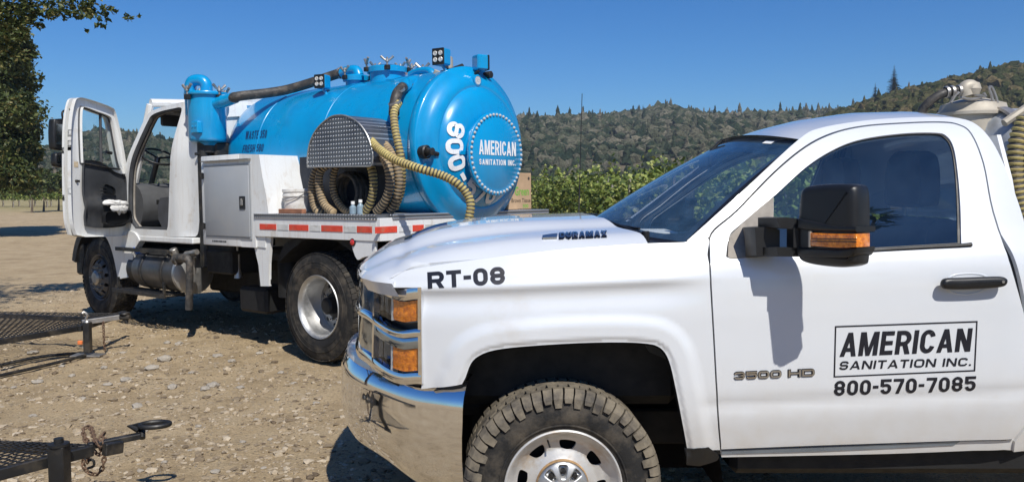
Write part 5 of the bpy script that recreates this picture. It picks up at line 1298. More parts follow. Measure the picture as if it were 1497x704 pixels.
def mirror_to(src, dst, off3):
    for ch in src.children:
        c = ch.copy(); C.objects.link(c); c.parent = dst
        for g2 in ch.children: d = g2.copy(); C.objects.link(d); d.parent = c
    dst.location = off3
# far front wheel turned about the vertical so that its outer face looks the other way
pivot = wc - OFF
for (name, target) in (('far_front', Vector((wc.x, 2 * YC - wc.y, wc.z)) - OFF),):
    mirror_to(w1, w2, (0, 0, 0)); w2.rotation_euler.z = math.pi; w2.location = target - Matrix.Rotation(math.pi, 3, 'Z') @ pivot
w3 = thing('wheel', (0, 0, 0)); w3.parent = PK; mirror_to(w1, w3, (3.39, 0, 0))
w4 = thing('wheel', (0, 0, 0)); w4.parent = PK; mirror_to(w1, w4, (0, 0, 0)); w4.rotation_euler.z = math.pi; w4.location = Vector((wc.x + 3.39, 2 * YC - wc.y, wc.z)) - OFF - Matrix.Rotation(math.pi, 3, 'Z') @ pivot
# ---- service bed
m = MB(); m.box((2.27, 3.36, 1.12), (4.9, 5.24, 1.20), .02); m.box((2.27, 3.34, .72), (4.9, 3.40, 1.42), .02); m.box((2.27, 5.20, .72), (4.9, 5.26, 1.42), .02); m.build('service_bed', white, PK, off=OFF)
m = MB(); m.box((4.85, 3.45, .55), (5.0, 5.15, .75), .02); m.build('rear_bumper', steel, PK, off=OFF)
# ================================================================== tank standing in the pickup bed
BT = thing('bed_tank', (2.9, 4.3, 1.2), 'grey vacuum tank with tan manway standing in the pickup bed behind the cab', 'tank'); BO = Vector((2.9, 4.3, 1.2))
X90 = Matrix.Rotation(R(90), 4, 'Y')
m = MB(); m.lathe([(0, -.03), (.22, 0), (.31, .03), (.355, .08), (.37, .15), (.37, 1.6), (.34, 1.72), (0, 1.8)], 48, M=Matrix.Translation((2.36, 4.16, 1.70)) @ X90)
tb = m.build('barrel', mat('dull_polished_barrel', (.55, .58, .60), .35, metal=.45, var=.2, dirt=(.3, .27, .22), dscale=5), BT, off=BO)
for x in (2.46, 3.1, 3.8): m = MB(); m.lathe([(.37, -.03), (.382, -.025), (.382, .025), (.37, .03)], 48, M=Matrix.Translation((x, 4.16, 1.70)) @ X90, caps=False); m.build('band', steel, tb, off=BO)
m = MB(); m.box((2.3, 3.95, 1.15), (2.4, 4.75, 1.45), .01); m.box((3.6, 3.95, 1.15), (3.7, 4.75, 1.45), .01); m.build('cradle', steel, BT, off=BO)
mc = P(1422, 160, 4.22)
m = MB(); m.lathe([(.155, -.12), (.155, -.02), (.175, -.015), (.175, .0), (.16, .012), (.15, .045), (.06, .075), (0, .08)], 40, M=Matrix.Translation((mc.x, 4.22, mc.z - .02))); mw = m.build('manway', tandome, BT, off=BO)
def pp(px, py, Y): return P(px, py, Y)
m = MB(); m.tube(spline([pp(1412, 140, 4.1), pp(1410, 130, 4.1), pp(1418, 126, 4.1), pp(1424, 133, 4.1)], 6, False), .034, 14); m.lathe([(0, -.04), (.03, -.03), (.04, 0), (.03, .03), (0, .04)], 20, M=Matrix.Translation(pp(1422, 130, 4.1))); m.build('elbow', tandome, BT, off=BO)
m = MB(); m.tube(spline([pp(1346, 168, 4.15), pp(1352, 156, 4.12), pp(1368, 142, 4.1), pp(1388, 134, 4.1), pp(1408, 132, 4.1)], 6, False), .022, 12); m.build('black_hose', hoseb, BT, off=BO)
m = MB()
for px in (1384, 1392, 1402): q = pp(px, 133 + (1400 - px) * .1, 4.1); m.lathe([(.027, -.008), (.030, -.006), (.030, .006), (.027, .008)], 16, M=Matrix.Translation(q) @ Matrix.Rotation(R(80), 4, 'Y'), caps=False)
m.build('hose_clamp', steel, BT, off=BO)
for L in ([(1390, 150), (1396, 140), (1402, 135)], [(1452, 150), (1449, 138), (1446, 129), (1450, 128), (1456, 142), (1458, 150)], [(1424, 138), (1440, 141), (1438, 136)], [(1405, 142), (1420, 145), (1435, 142)]):
    m = MB(); m.tube(spline([pp(a, b, 4.08) for a, b in L], 4, False), .008, 6); m.build('clamp_bolt', steel, BT, off=BO)
m = MB(); m.prism([(0, 0), (.07, .01), (.09, .06), (.05, .10), (0, .08)], lambda a, b: (2.60 + a, 4.0, 2.06 + b), lambda a, b: (2.60 + a, 4.03, 2.06 + b)); m.build('lug', tankg, BT, off=BO)
m = MB(); m.tube([pp(1468, 180, 3.9), pp(1497, 160, 3.9), pp(1530, 140, 3.9)], .020, 8); m.tube([pp(1468, 183, 3.92), pp(1475, 172, 3.92), pp(1510, 155, 3.92)], .012, 8); m.build('boom', tandome, BT, off=BO)
m = MB(); m.cyl((2.28, 4.35, 1.7), (2.28, 4.35, 1.95), .03); m.cyl((2.27, 4.2, 1.78), (2.27, 4.6, 1.78), .022); m.build('pump_pipe', steel, BT, off=BO)
def ribbed(name, L, r, ribm, groovem, parent, pitch=.028, off=None, amp=.09, label=None):
    """spiral-ribbed suction hose: path L in 3D"""
    pts = spline([tuple(p) for p in L], 14, False); pts = [Vector(p) for p in pts]
    d = [0]
    for i in range(1, len(pts)): d.append(d[-1] + (pts[i] - pts[i - 1]).length)
    n = max(6, int(d[-1] / pitch) * 4); tt = np.linspace(0, d[-1], n); A = np.array(pts)
    q = np.stack([np.interp(tt, d, A[:, k]) for k in range(3)], 1)
    m = MB(); m.tube([Vector(x) for x in q], lambda i: r * (1 + (amp if i % 4 in (1, 2) else -amp)), 14, ringm=lambda i: 0 if i % 4 in (0, 1, 2) and i % 4 != 3 and i % 4 != 0 or i % 4 == 1 else 1)
    return m.build(name, [ribm, groovem], parent, ang=60, off=off)
HS = thing('suction_hose', (2.35, 3.75, 1.3), 'yellow and black ribbed hose hanging behind the pickup cab at the right edge', 'hose')
ho = Vector((2.35, 3.75, 1.3))
for ch in [ribbed('hose_body', [pp(1500, 172, 3.80), pp(1489, 200, 3.80), pp(1484, 230, 3.80), pp(1484, 262, 3.80), pp(1492, 305, 3.80), pp(1503, 350, 3.8), pp(1520, 380, 3.8)], .036, hosey, hosed, HS, .026, ho)]: pass
ribbed('hose_body', [pp(1520, 180, 3.84), pp(1507, 215, 3.84), pp(1503, 250, 3.84), pp(1508, 300, 3.84), pp(1520, 350, 3.84)], .036, hosey, hosed, HS, .026, ho)

# ================================================================== the blue vacuum truck
VT = thing('vacuum_truck', (0, 0, 0), 'blue tanker truck with white cab and its door swung open, behind the pickup', 'truck')
VT.matrix_world = TM
NY = -1.22
def vb(name, mb, mats, parent=VT, ang=35): return mb.build(name, mats, parent, ang=ang)
def boxp(name, lo, hi, m_, parent=VT, bev=.008): return vb(name, MB().box(lo, hi, bev), m_, parent)
def plate(name, L, y, th, m_, parent=VT, n=4, holes=(), g_=.05, ang=None):
    """flat plate parallel to the truck's side, outline given as sight pixels on plane y"""
    o = [(T(a, b, y).x, T(a, b, y).z) for a, b in spline(L, n)]
    hs2 = [[(T(a, b, y).x, T(a, b, y).z) for a, b in spline(h, n)] for h in holes]
    return panel(name, o, lambda a, b: (a, y, b), m_, parent, holes=hs2, g=g_, thick=th)
# chassis
m = MB(); m.box((-5.0, -.43, .72), (1.0, -.34, .96), .01); m.box((-5.0, .34, .72), (1.0, .43, .96), .01)
for x in (-4.5, -3.3, -2.2, -1.0, 0.6): m.box((x, -.36, .76), (x + .1, .36, .9), .01)
m.cyl((-3.6, 0, .62), (-.2, 0, .6), .05); vb('chassis', m, dark)
m = MB(); m.cyl((0, -.8, .53), (0, .8, .53), .07); m.lathe([(0, -.2), (.18, -.12), (.2, 0), (.18, .12), (0, .2)], 24, M=Matrix.Translation((0, 0, .53)) @ X90); m.cyl((-4.65, -1.0, .5), (-4.65, 1.0, .5), .05); vb('axle', m, dark)
# wheels
dullst = mat('dull_wheel_steel', (.13, .125, .12), .6, metal=.4, var=.3, vs=9)
def truck_wheel(parent, cx, y0, sgn, rear, cz=.535):
    """y0 = plane of the outer rim face; sgn -1 faces the near side"""
    M = Matrix.Translation((cx, y0, cz)) @ Matrix.Rotation(R(90) if sgn < 0 else R(-90), 4, 'X')     # +z outwards
    rr = .525; rim = .292
    def tyre(h):       # h = height of outer face along local z
        t = MB(); w_ = .275
        t.lathe([(rim, h - .03), (rim + .01, h - .008), (rim + .06, h + .010), (rim + .12, h + .012), (rr - .05, h + .0), (rr - .022, h - .012), (rr - .012, h - .03), (rr - .010, h - w_ / 2), (rr - .012, h - w_ + .03), (rr - .05, h - w_), (rim + .05, h - w_ - .01), (rim, h - w_ + .02)], 72, M=M, caps=False)
        for q in (.08, .13): t.lathe([(rim + q, h + .008), (rim + q + .003, h + .014), (rim + q + .008, h + .012), (rim + q + .01, h + .008)], 72, M=M, caps=False)
        o = t.build('tyre', rubber, parent, ang=30)
        l = MB(); n = 60
        for k in range(n):
            a0 = 2 * math.pi * k / n; wA = 2 * math.pi / n
            for z0, z1, ph in ((h - .004, h - .055, 0), (h - .065, h - .105, .4), (h - .115, h - .16, 0), (h - .17, h - .21, .4), (h - .22, h - .27, 0)):
                a, b = a0 + wA * (ph + .04), a0 + wA * (ph + .84); d = .012 if z0 == h - .004 else 0; s_ = wA * .15
                q8 = [((rr - d) * math.cos(a), (rr - d) * math.sin(a), z0), ((rr - d) * math.cos(b), (rr - d) * math.sin(b), z0), (rr * math.cos(b + s_), rr * math.sin(b + s_), z1), (rr * math.cos(a + s_), rr * math.sin(a + s_), z1)]
                r2 = rr - .02; q9 = [(r2 * math.cos(a), r2 * math.sin(a), z0), (r2 * math.cos(b), r2 * math.sin(b), z0), (r2 * math.cos(b + s_), r2 * math.sin(b + s_), z1), (r2 * math.cos(a + s_), r2 * math.sin(a + s_), z1)]
                l.add(q8 + q9, [(0, 1, 2, 3), (0, 4, 5, 1), (1, 5, 6, 2), (2, 6, 7, 3), (3, 7, 4, 0)], M=M)
        l.build('tread', rubber, o, ang=25); return o
    tyre(0)
    if rear: tyre(-.33)
    face = -.215 if rear else .02
    m_ = alu if rear else dullst; dm_ = MATS['steel_disc'] if 'steel_disc' in MATS else mat('steel_disc', (.30, .30, .29), .5, metal=.6, var=.3, vs=7)
    # dished disc with hand holes
    def dz(x, y):
        r = math.hypot(x, y)
        return lerp([0, .12, .15, .19, .24, .262], [face + .0, face, face + (-.005), face - .0, face + (-.02 if rear else -.05), face + (-.02 if rear else -.055)], r)
    oc = [(.255 * math.cos(a), .255 * math.sin(a)) for a in np.linspace(0, 2 * math.pi, 61)[:-1]]
    hs2 = []
    for k in range(10):
        an = 2 * math.pi * k / 10 + .2; hs2.append([(.205 * math.cos(an) + .026 * math.cos(b), .205 * math.sin(an) + .026 * math.sin(b)) for b in np.linspace(0, 2 * math.pi, 13)[:-1]])
    rm = panel('rim', oc, lambda a, b: tuple(M @ Vector((a, b, dz(a, b)))), dm_ if rear else m_, parent, holes=hs2, g=.016, thick=.012)
    m = MB()
    m.lathe([(.25, face - .03), (.262, face - .02), (.268, -.05), (.275, -.022), (.288, -.006), (.300, .004), (.306, -.004), (.300, -.02), (.280, -.05), (.272, -.25)], 72, M=M, caps=False); m.build('rim_flange', m_, rm, ang=50)
    m = MB(); m.lathe([(0, -.26), (.24, -.26)], 24, M=M); m.build('brake_drum', dark, rm)
    m = MB()
    if rear: m.lathe([(.13, face - .01), (.12, face + .02), (.085, face + .03), (.08, face + .11), (.06, face + .125), (0, face + .125)], 28, M=M)
    else: m.lathe([(.10, face), (.095, face + .03), (.07, face + .05), (0, face + .055)], 28, M=M)
    m.build('hub', dark if rear else steel, rm, ang=30)
    for k in range(10):
        an = 2 * math.pi * k / 10; m = MB(); m.lathe([(.016, 0), (.016, .025), (.008, .028), (.008, .045), (0, .046)], 6, M=M @ Matrix.Translation((.143 * math.cos(an), .143 * math.sin(an), face))); m.build('wheel_nut', steel, rm)
for (cx, y0, sgn, rear) in ((-.02, -1.17, -1, True), (-.02, 1.17, 1, True), (-4.66, -1.10, -1, False), (-4.66, 1.10, 1, False)):
    wt = thing('wheel', (0, 0, 0)); wt.parent = VT; truck_wheel(wt, cx, y0, sgn, rear, .535 if rear else .55)
# ---- tank
tc0 = T(677, 212, 0); XT, ZT, RT = tc0.x + .115, 2.035, .762
XF_ = -2.05
AX = Matrix.Translation((0, 0, ZT)) @ Matrix.Rotation(R(90), 4, 'Y')   # local z -> +x, local x -> -z
AXo = AX
m = MB(); m.lathe([(0, XF_ - .27), (.25, XF_ - .265), (.45, XF_ - .25), (.60, XF_ - .22), (.69, XF_ - .17), (.74, XF_ - .10), (RT, XF_ + .0), (RT, -.75), (RT, XT - .03)], 120, M=AXo, caps=False)
TANK = vb('tank_shell', m, blue, ang=40)
for x in (-1.55, -.45): m = MB(); m.lathe([(RT - .001, x - .006), (RT + .003, x - .003), (RT + .003, x + .003), (RT - .001, x + .006)], 120, M=AXo, caps=False); m.build('weld_seam', blue, TANK)
# rear head: rim, knuckle and dish
m = MB(); m.lathe([(RT, XT - .10), (RT + .012, XT - .09), (RT + .018, XT - .05), (RT + .018, XT + .0), (RT + .008, XT + .012), (RT - .02, XT + .02), (RT - .07, XT + .065), (RT - .115, XT + .10), (.60, XT + .118), (.585, XT + .117), (.575, XT + .115), (.55, XT + .15), (.50, XT + .185), (.42, XT + .215), (.30, XT + .235), (0, XT + .24)], 120, M=AXo, caps=False)
HEAD = vb('tank_head', m, blue, ang=50)
dc = T(724, 226, 0); XD = XT + .315; ZD = dc.z - .03 if dc.z < ZT else dc.z; ZD = 1.965; RD = .395; YD = .0
DA = Matrix.Translation((XD, YD, ZD)) @ Matrix.Rotation(R(90), 4, 'Y')
m = MB(); m.lathe([(RD - .045, -.22), (RD - .045, -.03), (RD - .004, -.028), (RD, -.022), (RD, -.004), (RD - .004, 0), (RD - .015, .001), (RD - .07, .002), (RD - .075, .006), (0, .008)], 96, M=DA); 
m.box((-.02, -RD - .03, -.16), (.02, -RD + .08, -.08), .004, M=DA)
LID = m.build('manway_lid', blue, HEAD, ang=40)
for k in range(48):
    an = 2 * math.pi * k / 48
    if k == 0:
        m = MB(); m.lathe([(.0135, 0), (.0135, .009), (.011, .012), (.006, .012), (.006, .018), (0, .019)], 6); bp_ = m.build('bolt', silt, LID); bm_ = bp_.data
        o = bp_
    else: o = bpy.data.objects.new('bolt', bm_); C.objects.link(o); o.parent = LID
    o.matrix_local = DA @ Matrix.Translation((.368 * math.cos(an), .368 * math.sin(an), .001))
def disc_pt(lift): return lambda u, v: (XD + .009 + lift, u, ZD + v)      # u to the right as seen from behind (far side), v up
# seen from behind, right is +y(far)
blocktext('company_name', 'AMERICAN', [(-.268, .12), (.278, .12), (.278, -.015), (-.268, -.015)], disc_pt(.002), inkw, LID, .145, .075, ty=.17, push=(.0002, 0, 0))
blocktext('company_name', 'SANITATION INC.', [(-.268, -.055), (.275, -.055), (.275, -.108), (-.268, -.108)], disc_pt(.002), inkw, LID, .22, .18, ty=.2, push=(.0002, 0, 0))
# phone number round the dish
def dishx(r): return lerp([0, .30, .42, .50, .55, .575, .60], [XT + .24, XT + .235, XT + .215, XT + .185, XT + .15, XT + .115, XT + .118], r)
s_num = '800-570-7085'
ang0 = 163
for i, ch in enumerate(s_num):
    a = R(ang0 + i * 18.6); hgt, wdt = .165, (.142 if ch != '-' else .08); rb = .545
    up = Vector((-math.cos(a), -math.sin(a))); rt = Vector((-math.sin(a), math.cos(a)))
    def ring_pt(u, v):
        p = Vector((math.cos(a), math.sin(a))) * rb + up * v + rt * u; return (dishx(p.length) + .010, p.x, ZT + p.y)
    blocktext('phone_digit', ch, [(-wdt / 2, hgt), (wdt / 2, hgt), (wdt / 2, 0), (-wdt / 2, 0)], ring_pt, inkw, HEAD, .26, 0, ty=.23, push=(.0003, 0, 0))
# sight glass at the top and valve port at the left of the head
def headmount(px, py, x_): 
    c = TI @ Vector((0, 0, EYE)); d = TI.to_3x3() @ ray(px, py); return c + d * ((x_ - c.x) / d.x)
q = headmount(695, 118, XT + .09); HM = lambda q: Matrix.Translation(q) @ Matrix.Rotation(R(90), 4, 'Y')
m = MB(); m.lathe([(.055, -.04), (.055, .03), (.042, .035), (.04, .03)], 28, M=HM(q)); sg = vb('sight_glass', m, blue); m = MB(); m.lathe([(0, .030), (.04, .032)], 24, M=HM(q), caps=False); m.build('glass', ledg, sg)
q = headmount(711, 110, XT + .03); m = MB(); m.lathe([(.035, -.04), (.035, .06), (.02, .065), (0, .065)], 20, M=HM(q)); vb('sight_glass', m, blacks)
q = headmount(622, 222, XT + .06); m = MB(); m.lathe([(.062, -.05), (.062, .02), (.05, .03), (.05, .0)], 24, M=HM(q)); m.lathe([(.045, 0), (.03, .06), (.035, .09), (0, .1)], 20, M=HM(q)); m.cyl(q + Vector((.05, 0, 0)), q + Vector((.06, .10, -.02)), .02); vb('valve_port', m, blacks)
# letters on the side of the shell
def shell_pt(px, py, lift=.003):
    c = TI @ Vector((0, 0, EYE)); d = TI.to_3x3() @ ray(px, py)
    a = d.y ** 2 + d.z ** 2; b = 2 * (c.y * d.y + (c.z - ZT) * d.z); k = c.y ** 2 + (c.z - ZT) ** 2 - (RT + lift) ** 2
    t = (-b - math.sqrt(max(0, b * b - 4 * a * k))) / (2 * a); return tuple(c + d * t)
blocktext('tank_label', 'WASTE 350', [(360, 192), (391, 189.5), (389, 202), (358, 204)], shell_pt, inkb, TANK, .085, .06, ty=.16)
blocktext('tank_label', 'FRESH 560', [(356, 212), (386, 210), (384, 221.5), (354, 223)], shell_pt, inkb, TANK, .085, .06, ty=.16)
# ---- deck and rails
DZ = 1.415; XE = .88; XB = -.93
m = MB(); m.box((XB, -1.205, DZ - .05), (XE - .004, 1.205, DZ - .004), .004); DECK = vb('deck', m, white2)
RB = DZ - .17
def rail(lo, hi): return MB().box(lo, hi, .004)
vb('deck_rail', rail((XB, NY, RB - .06), (XE, NY + .05, DZ - .03)), white2)
vb('deck_rail', rail((XE, NY, RB - .06), (XE + .05, 1.22, DZ - .03)), white2)
vb('deck_rail', rail((XB, 1.17, RB - .06), (XE, 1.22, DZ - .03)), white2)
vb('deck_edge', rail((XB, NY - .012, DZ - .045), (XE + .012, -1.08, DZ)), dplate)
vb('deck_edge', rail((XE - .10, -1.08, DZ - .045), (XE + .062, 1.22, DZ)), dplate)
vb('deck_edge', rail((XB, 1.08, DZ - .045), (XE - .1, 1.232, DZ)), dplate)
# tape
def tape(a, b, m_, y=NY - .003, z0=RB + .012, z1=RB + .068):
    return vb('reflector_tape', MB().box((a, y - .002, z0), (b, y + .002, z1), .0005), m_)
TX = lambda px: T(px, 329, NY).x
for a, b in ((380, 404), (423, 451), (470, 501), (522, 544)): tape(TX(a), TX(b), redt)
for a, b in ((406, 422), (453, 469), (503, 521)): tape(TX(a), TX(b), silt)
def rear_u(px):  # y on the rear face
    c = TI @ Vector((0, 0, EYE)); d = TI.to_3x3() @ ray(px, 327); return (c + d * ((XE + .05 - c.x) / d.x)).y
def taper(a, b, m_): vb('reflector_tape', MB().box((XE + .049, rear_u(a), RB + .012), (XE + .055, rear_u(b), RB + .068), .0005), m_)
for a, b, mm_ in ((548, 580, redt), (583, 601, silt), (603, 619, redt), (621, 640, silt), (752, 772, silt), (774, 789, redt)): taper(a, b, mm_)
# skirt below: front leg panel, sloping rear panel, mudflaps
plate('skirt', [(372, 330), (372, 330), (397, 336), (397, 336), (393, 385), (393, 418), (393, 418), (381, 418), (381, 418), (378, 388), (378, 388), (372, 362), (372, 362)], NY + .03, .03, white2, n=2)
plate('skirt', [(372, 334), (372, 334), (512, 337), (512, 337), (512, 341), (512, 341), (388, 341), (388, 341), (388, 362), (388, 362), (372, 360), (372, 360)], NY + .02, .02, white2, n=2)
plate('skirt', [(506, 336), (506, 336), (548, 337), (548, 337), (548, 372), (548, 372), (530, 376), (530, 376), (522, 379), (515, 362), (512, 345), (506, 340)], NY + .01, .03, white2, n=3)
c_ = T(515, 354, NY); m = MB(); m.lathe([(.036, -.02), (.036, .005), (.030, .008), (.028, .006)], 24, M=Matrix.Translation((c_.x, NY + .005, c_.z)) @ Matrix.Rotation(R(90), 4, 'X')); ml = vb('marker_light', m, blacks); m = MB(); m.lathe([(.029, .004), (.022, .012), (0, .015)], 24, M=Matrix.Translation((c_.x, NY + .005, c_.z)) @ Matrix.Rotation(R(90), 4, 'X')); m.build('lens', redl, ml)
plate('mudflap', [(377, 385), (377, 385), (393, 383), (393, 383), (396, 415), (396, 415), (379, 418), (379, 418)], NY + .05, .01, blacks, n=2)
m = MB(); m.prism(spline([(-.72, .95), (-.60, 1.12), (-.3, 1.19), (0.2, 1.19), (.55, 1.12), (.70, .95), (.70, .93), (.2, 1.16), (-.3, 1.16), (-.70, .93)], 2), lambda a, b: (a, -1.1, b), lambda a, b: (a, -.5, b)); vb('wheel_cover', m, dark)
m = MB(); m.box((.86, -1.1, .95), (.92, 1.1, 1.2), .01); m.box((.86, -.6, .45), (.93, .6, .95), .01); vb('rear_apron', m, blacks)
# ---- hose locker with diamond plate awning
D_near = [(450, 244), (450, 244), (450, 228), (454, 207), (464, 188), (480, 173), (493, 168.5), (508, 170), (525, 180), (538, 199), (545, 222), (545, 236), (543, 242), (536, 243), (536, 243)]
YD0 = -1.14
on = [(T(a, b, YD0).x, T(a, b, YD0).z) for a, b in spline(D_near, 4)]
cx0 = sum(p[0] for p in on) / len(on); zb0 = min(p[1] for p in on)
AW = panel('hose_awning', on, lambda a, b: (a, YD0, b), dplate, VT, g=.05, thick=.03)
m = MB(); arch = [p for p in on if p[1] > zb0 + .01]; arch = spline([(T(a, b, YD0).x, T(a, b, YD0).z) for a, b in D_near[1:-2]], 6, False); n = len(arch)
yb = -.42
for k, (yy, th) in enumerate(((YD0 + .002, 0), (yb, 0))):
    m.v += [(a, yy, b) for a, b in arch]
m.f = [(i, i + 1, n + i + 1, n + i) for i in range(n - 1)]; m.m = [0] * (n - 1); m.build('awning_roof', dplate, AW, ang=40)
m = MB(); m.tube([(a, YD0 - .004, b) for a, b in on], .007, 6, closed=True); m.build('awning_edge', alu, AW)
# coiled hoses, each its own run
HY = -1.02
def th(name, L, r, a, b, label, ys=None, pitch=.03, parent=None):
    pts = [T(q[0], q[1], q[2] if len(q) > 2 else HY) for q in L]
    t = thing(name, (0, 0, 0), label, 'hose', 'suction hoses racked on the blue tanker'); t.matrix_world = TM
    ribbed('hose_body', pts, r, a, b, t, pitch); return t
RH = .036
th('suction_hose', [(500, 238, -.9), (474, 236, -.98), (461, 250), (456, 275), (459, 298), (466, 309), (480, 312, -.95)], RH, hoset, hosed, 'tan ribbed hose loop hanging furthest left under the diamond plate hood')
th('suction_hose', [(505, 236, -.9), (482, 240, -1.0), (468, 252, -1.05), (467, 275, -1.05), (474, 298, -1.05), (488, 311, -1.05)], RH, hoset, hosed, 'tan ribbed hose loop just inside the left loop under the hood')
th('suction_hose', [(512, 236, -.9), (494, 240, -.92), (487, 262, -.92), (489, 285, -.92), (500, 303, -.92), (512, 312, -.92)], RH * .9, hoset, hosed, 'darker ribbed hose loop deep in the locker under the hood')
th('suction_hose', [(524, 225, -.9), (536, 232, -1.0), (544, 250), (546, 275), (541, 297), (532, 310)], RH, hosey, hosed, 'yellow ribbed hose hanging below the right edge of the hood')
th('suction_hose', [(530, 200, -.8), (550, 215, -.98), (566, 240, -1.06), (570, 268, -1.06), (564, 292, -1.06), (550, 310, -1.06)], RH * 1.05, hoset, hosed, 'worn tan hose loop right of the hood in the middle of the bundle')
th('suction_hose', [(532, 192, -.8), (556, 206, -.92), (574, 228, -.98), (583, 258, -.98), (580, 288, -.98), (570, 309, -.98)], RH * 1.05, hoset, hosed, 'worn tan hose loop behind the middle loop at the right of the bundle')
th('suction_hose', [(583, 150, -.78), (576, 165, -.88), (578, 190, -.93), (584, 220, -.95), (588, 250, -.93), (586, 280, -.9), (577, 304, -.9)], RH * .92, hosey, hosed, 'yellow ribbed hose dropping straight down from the black coupling on the tank')
th('suction_hose', [(522, 180, -.9), (534, 192, -1.0), (548, 212, -1.12), (575, 232, -1.18), (612, 246, -1.15), (645, 256, -1.05), (668, 268, -1.0), (683, 284, -.95), (688, 300, -.95), (685, 322, -.98)], RH * .95, hosey, hosed, 'long yellow and black ribbed hose crossing in front of the tank end')
# black coupling section and valve elbow above
vt = MB(); vt.tube(spline([tuple(T(*q)) for q in ((600, 122, -.45), (590, 127, -.6), (581, 137, -.74), (577, 152, -.80), (576, 166, -.86))], 6, False), .05, 14); vb('hose_coupling', vt, hoseb)
vt = MB(); vt.tube(spline([tuple(T(*q)) for q in ((616, 118, -.1), (606, 118, -.35), (596, 122, -.5), (589, 128, -.62))], 6, False), .055, 16)
q0 = T(592, 125, -.56); vt.lathe([(.075, -.02), (.075, .02)], 20, M=Matrix.Translation(q0) @ Matrix.Rotation(R(60), 4, 'X')); vb('outlet_elbow', vt, blue)
for q in ((583, 133, -.72), (577, 150, -.82)): m = MB(); m.lathe([(.053, -.012), (.06, -.01), (.06, .01), (.053, .012)], 20, M=Matrix.Translation(T(*q)) @ Matrix.Rotation(R(30), 4, 'X'), caps=False); vb('hose_clamp', m, steel)
# inside of the locker: dark panel standing in for shade, reel, bottles, bucket, board
m = MB(); m.box((-.80, -.76, DZ), (.50, -.73, 2.02), .005); vb('locker_shade_panel', m, mat('navy_shade_panel', (.004, .010, .022), .6))
q = T(512, 272, -.84); m = MB()
for k in range(5): m.tube([(q.x + (.17 + .012 * (k % 2)) * math.cos(a), -.90 + k * .034, DZ + .20 + (.17 + .012 * (k % 2)) * math.sin(a)) for a in np.linspace(0, 2 * math.pi, 31)[:-1]], .02, 8, closed=True)
vb('hose_reel', m, hoseb)
def small(name, label, cat): t = thing(name, (0, 0, 0), label, cat); t.matrix_world = TM; return t
b1 = T(434, 303, -1.0); t = small('bucket', 'white plastic bucket on the truck deck left of the coiled hoses', 'bucket')
m = MB(); m.lathe([(.10, 0), (.125, .16), (.135, .165), (.135, .18), (.128, .20), (.138, .21), (.138, .235), (.12, .24), (.118, .02), (0, .02)], 32, M=Matrix.Translation((b1.x, -1.0, DZ))); m.build('body', bucketm, t)
m = MB(); m.tube([(b1.x + .138 * math.cos(a), -1.0 - .138 * math.sin(a), DZ + .20 - .08 * math.sin(a)) for a in np.linspace(0, math.pi, 14)], .004, 6); m.build('handle', steel, t)
t = small('board', 'short reddish brown board lying on the deck below the white bucket', 'board'); b2 = T(425, 309, -1.13)
m = MB(); m.box((b2.x - .16, -1.16, DZ), (b2.x + .22, -1.11, DZ + .045), .004); m.build('plank', wood, t)
for k, (px, hh, lb) in enumerate(((516, .10, 'pale bottle standing at the left in the hose locker'), (527, .115, 'pale blue bottle standing at the right in the hose locker'))):
    q = T(px, 305, -1.05); t = small('bottle', lb, 'bottle'); m = MB(); m.lathe([(.032, 0), (.033, hh * .6), (.014, hh * .82), (.012, hh - .01)], 18, M=Matrix.Translation((q.x, -1.05, DZ))); m.build('body', bottlem, t); m = MB(); m.lathe([(.018, hh - .012), (.018, hh + .015), (0, hh + .016)], 14, M=Matrix.Translation((q.x, -1.05, DZ))); m.build('cap', paper, t)
# ---- cardboard box behind the tank on the far side of the deck
q = T(776, 298, .55); t = small('cardboard_box', 'brown cardboard box of paper tissue on the deck right of the blue tank', 'box')
def rearplane(px, py, x_): return headmount(px, py, x_)
xb = .62; a = rearplane(745, 300, xb); b = rearplane(777, 300, xb); top = rearplane(777, 253, xb)
ya, yb_ = b.y - .42, b.y
m = MB(); m.box((xb - .35, ya, DZ), (xb, yb_, top.z), .006); bx = m.build('carton', card, t)
m = MB(); m.box((xb - .351, ya + .005, top.z), (xb - .17, yb_ - .005, top.z + .004), .001); m.build('flap', card, bx)
bp2 = lambda u, v: (xb + .002, yb_ - u, DZ + v); H_ = top.z - DZ
lettering('print', 'Green', [(.30, H_ * .62), (.05, H_ * .62), (.05, H_ * .38), (.30, H_ * .38)], bp2, inkg, bx, .01)
lettering('print', 'Brown Tissue', [(.36, H_ * .30), (.02, H_ * .30), (.02, H_ * .19), (.36, H_ * .19)], bp2, inkn, bx, .0)
lettering('print', '500', [(.16, H_ * .14), (.06, H_ * .14), (.06, H_ * .04), (.16, H_ * .04)], bp2, inkg, bx, .01)
m = MB(); m.lathe([(.018, 0), (.012, .001), (0, .001)], 14, M=Matrix.Translation((xb + .002, yb_ - .05, DZ + H_ * .85)) @ Matrix.Rotation(R(90), 4, 'Y')); m.build('print', inkn, bx)
# ---- tool box between cab and deck
BXa, BXb = T(293, 228, NY).x, T(367, 225, NY).x; BZt, BZb = T(325, 226.5, NY).z, T(325, 359, NY).z
m = MB(); m.box((BXa, NY, BZb), (BXa + .72, -.55, BZt), .012, seg=2); TB = vb('tool_box', m, white2)
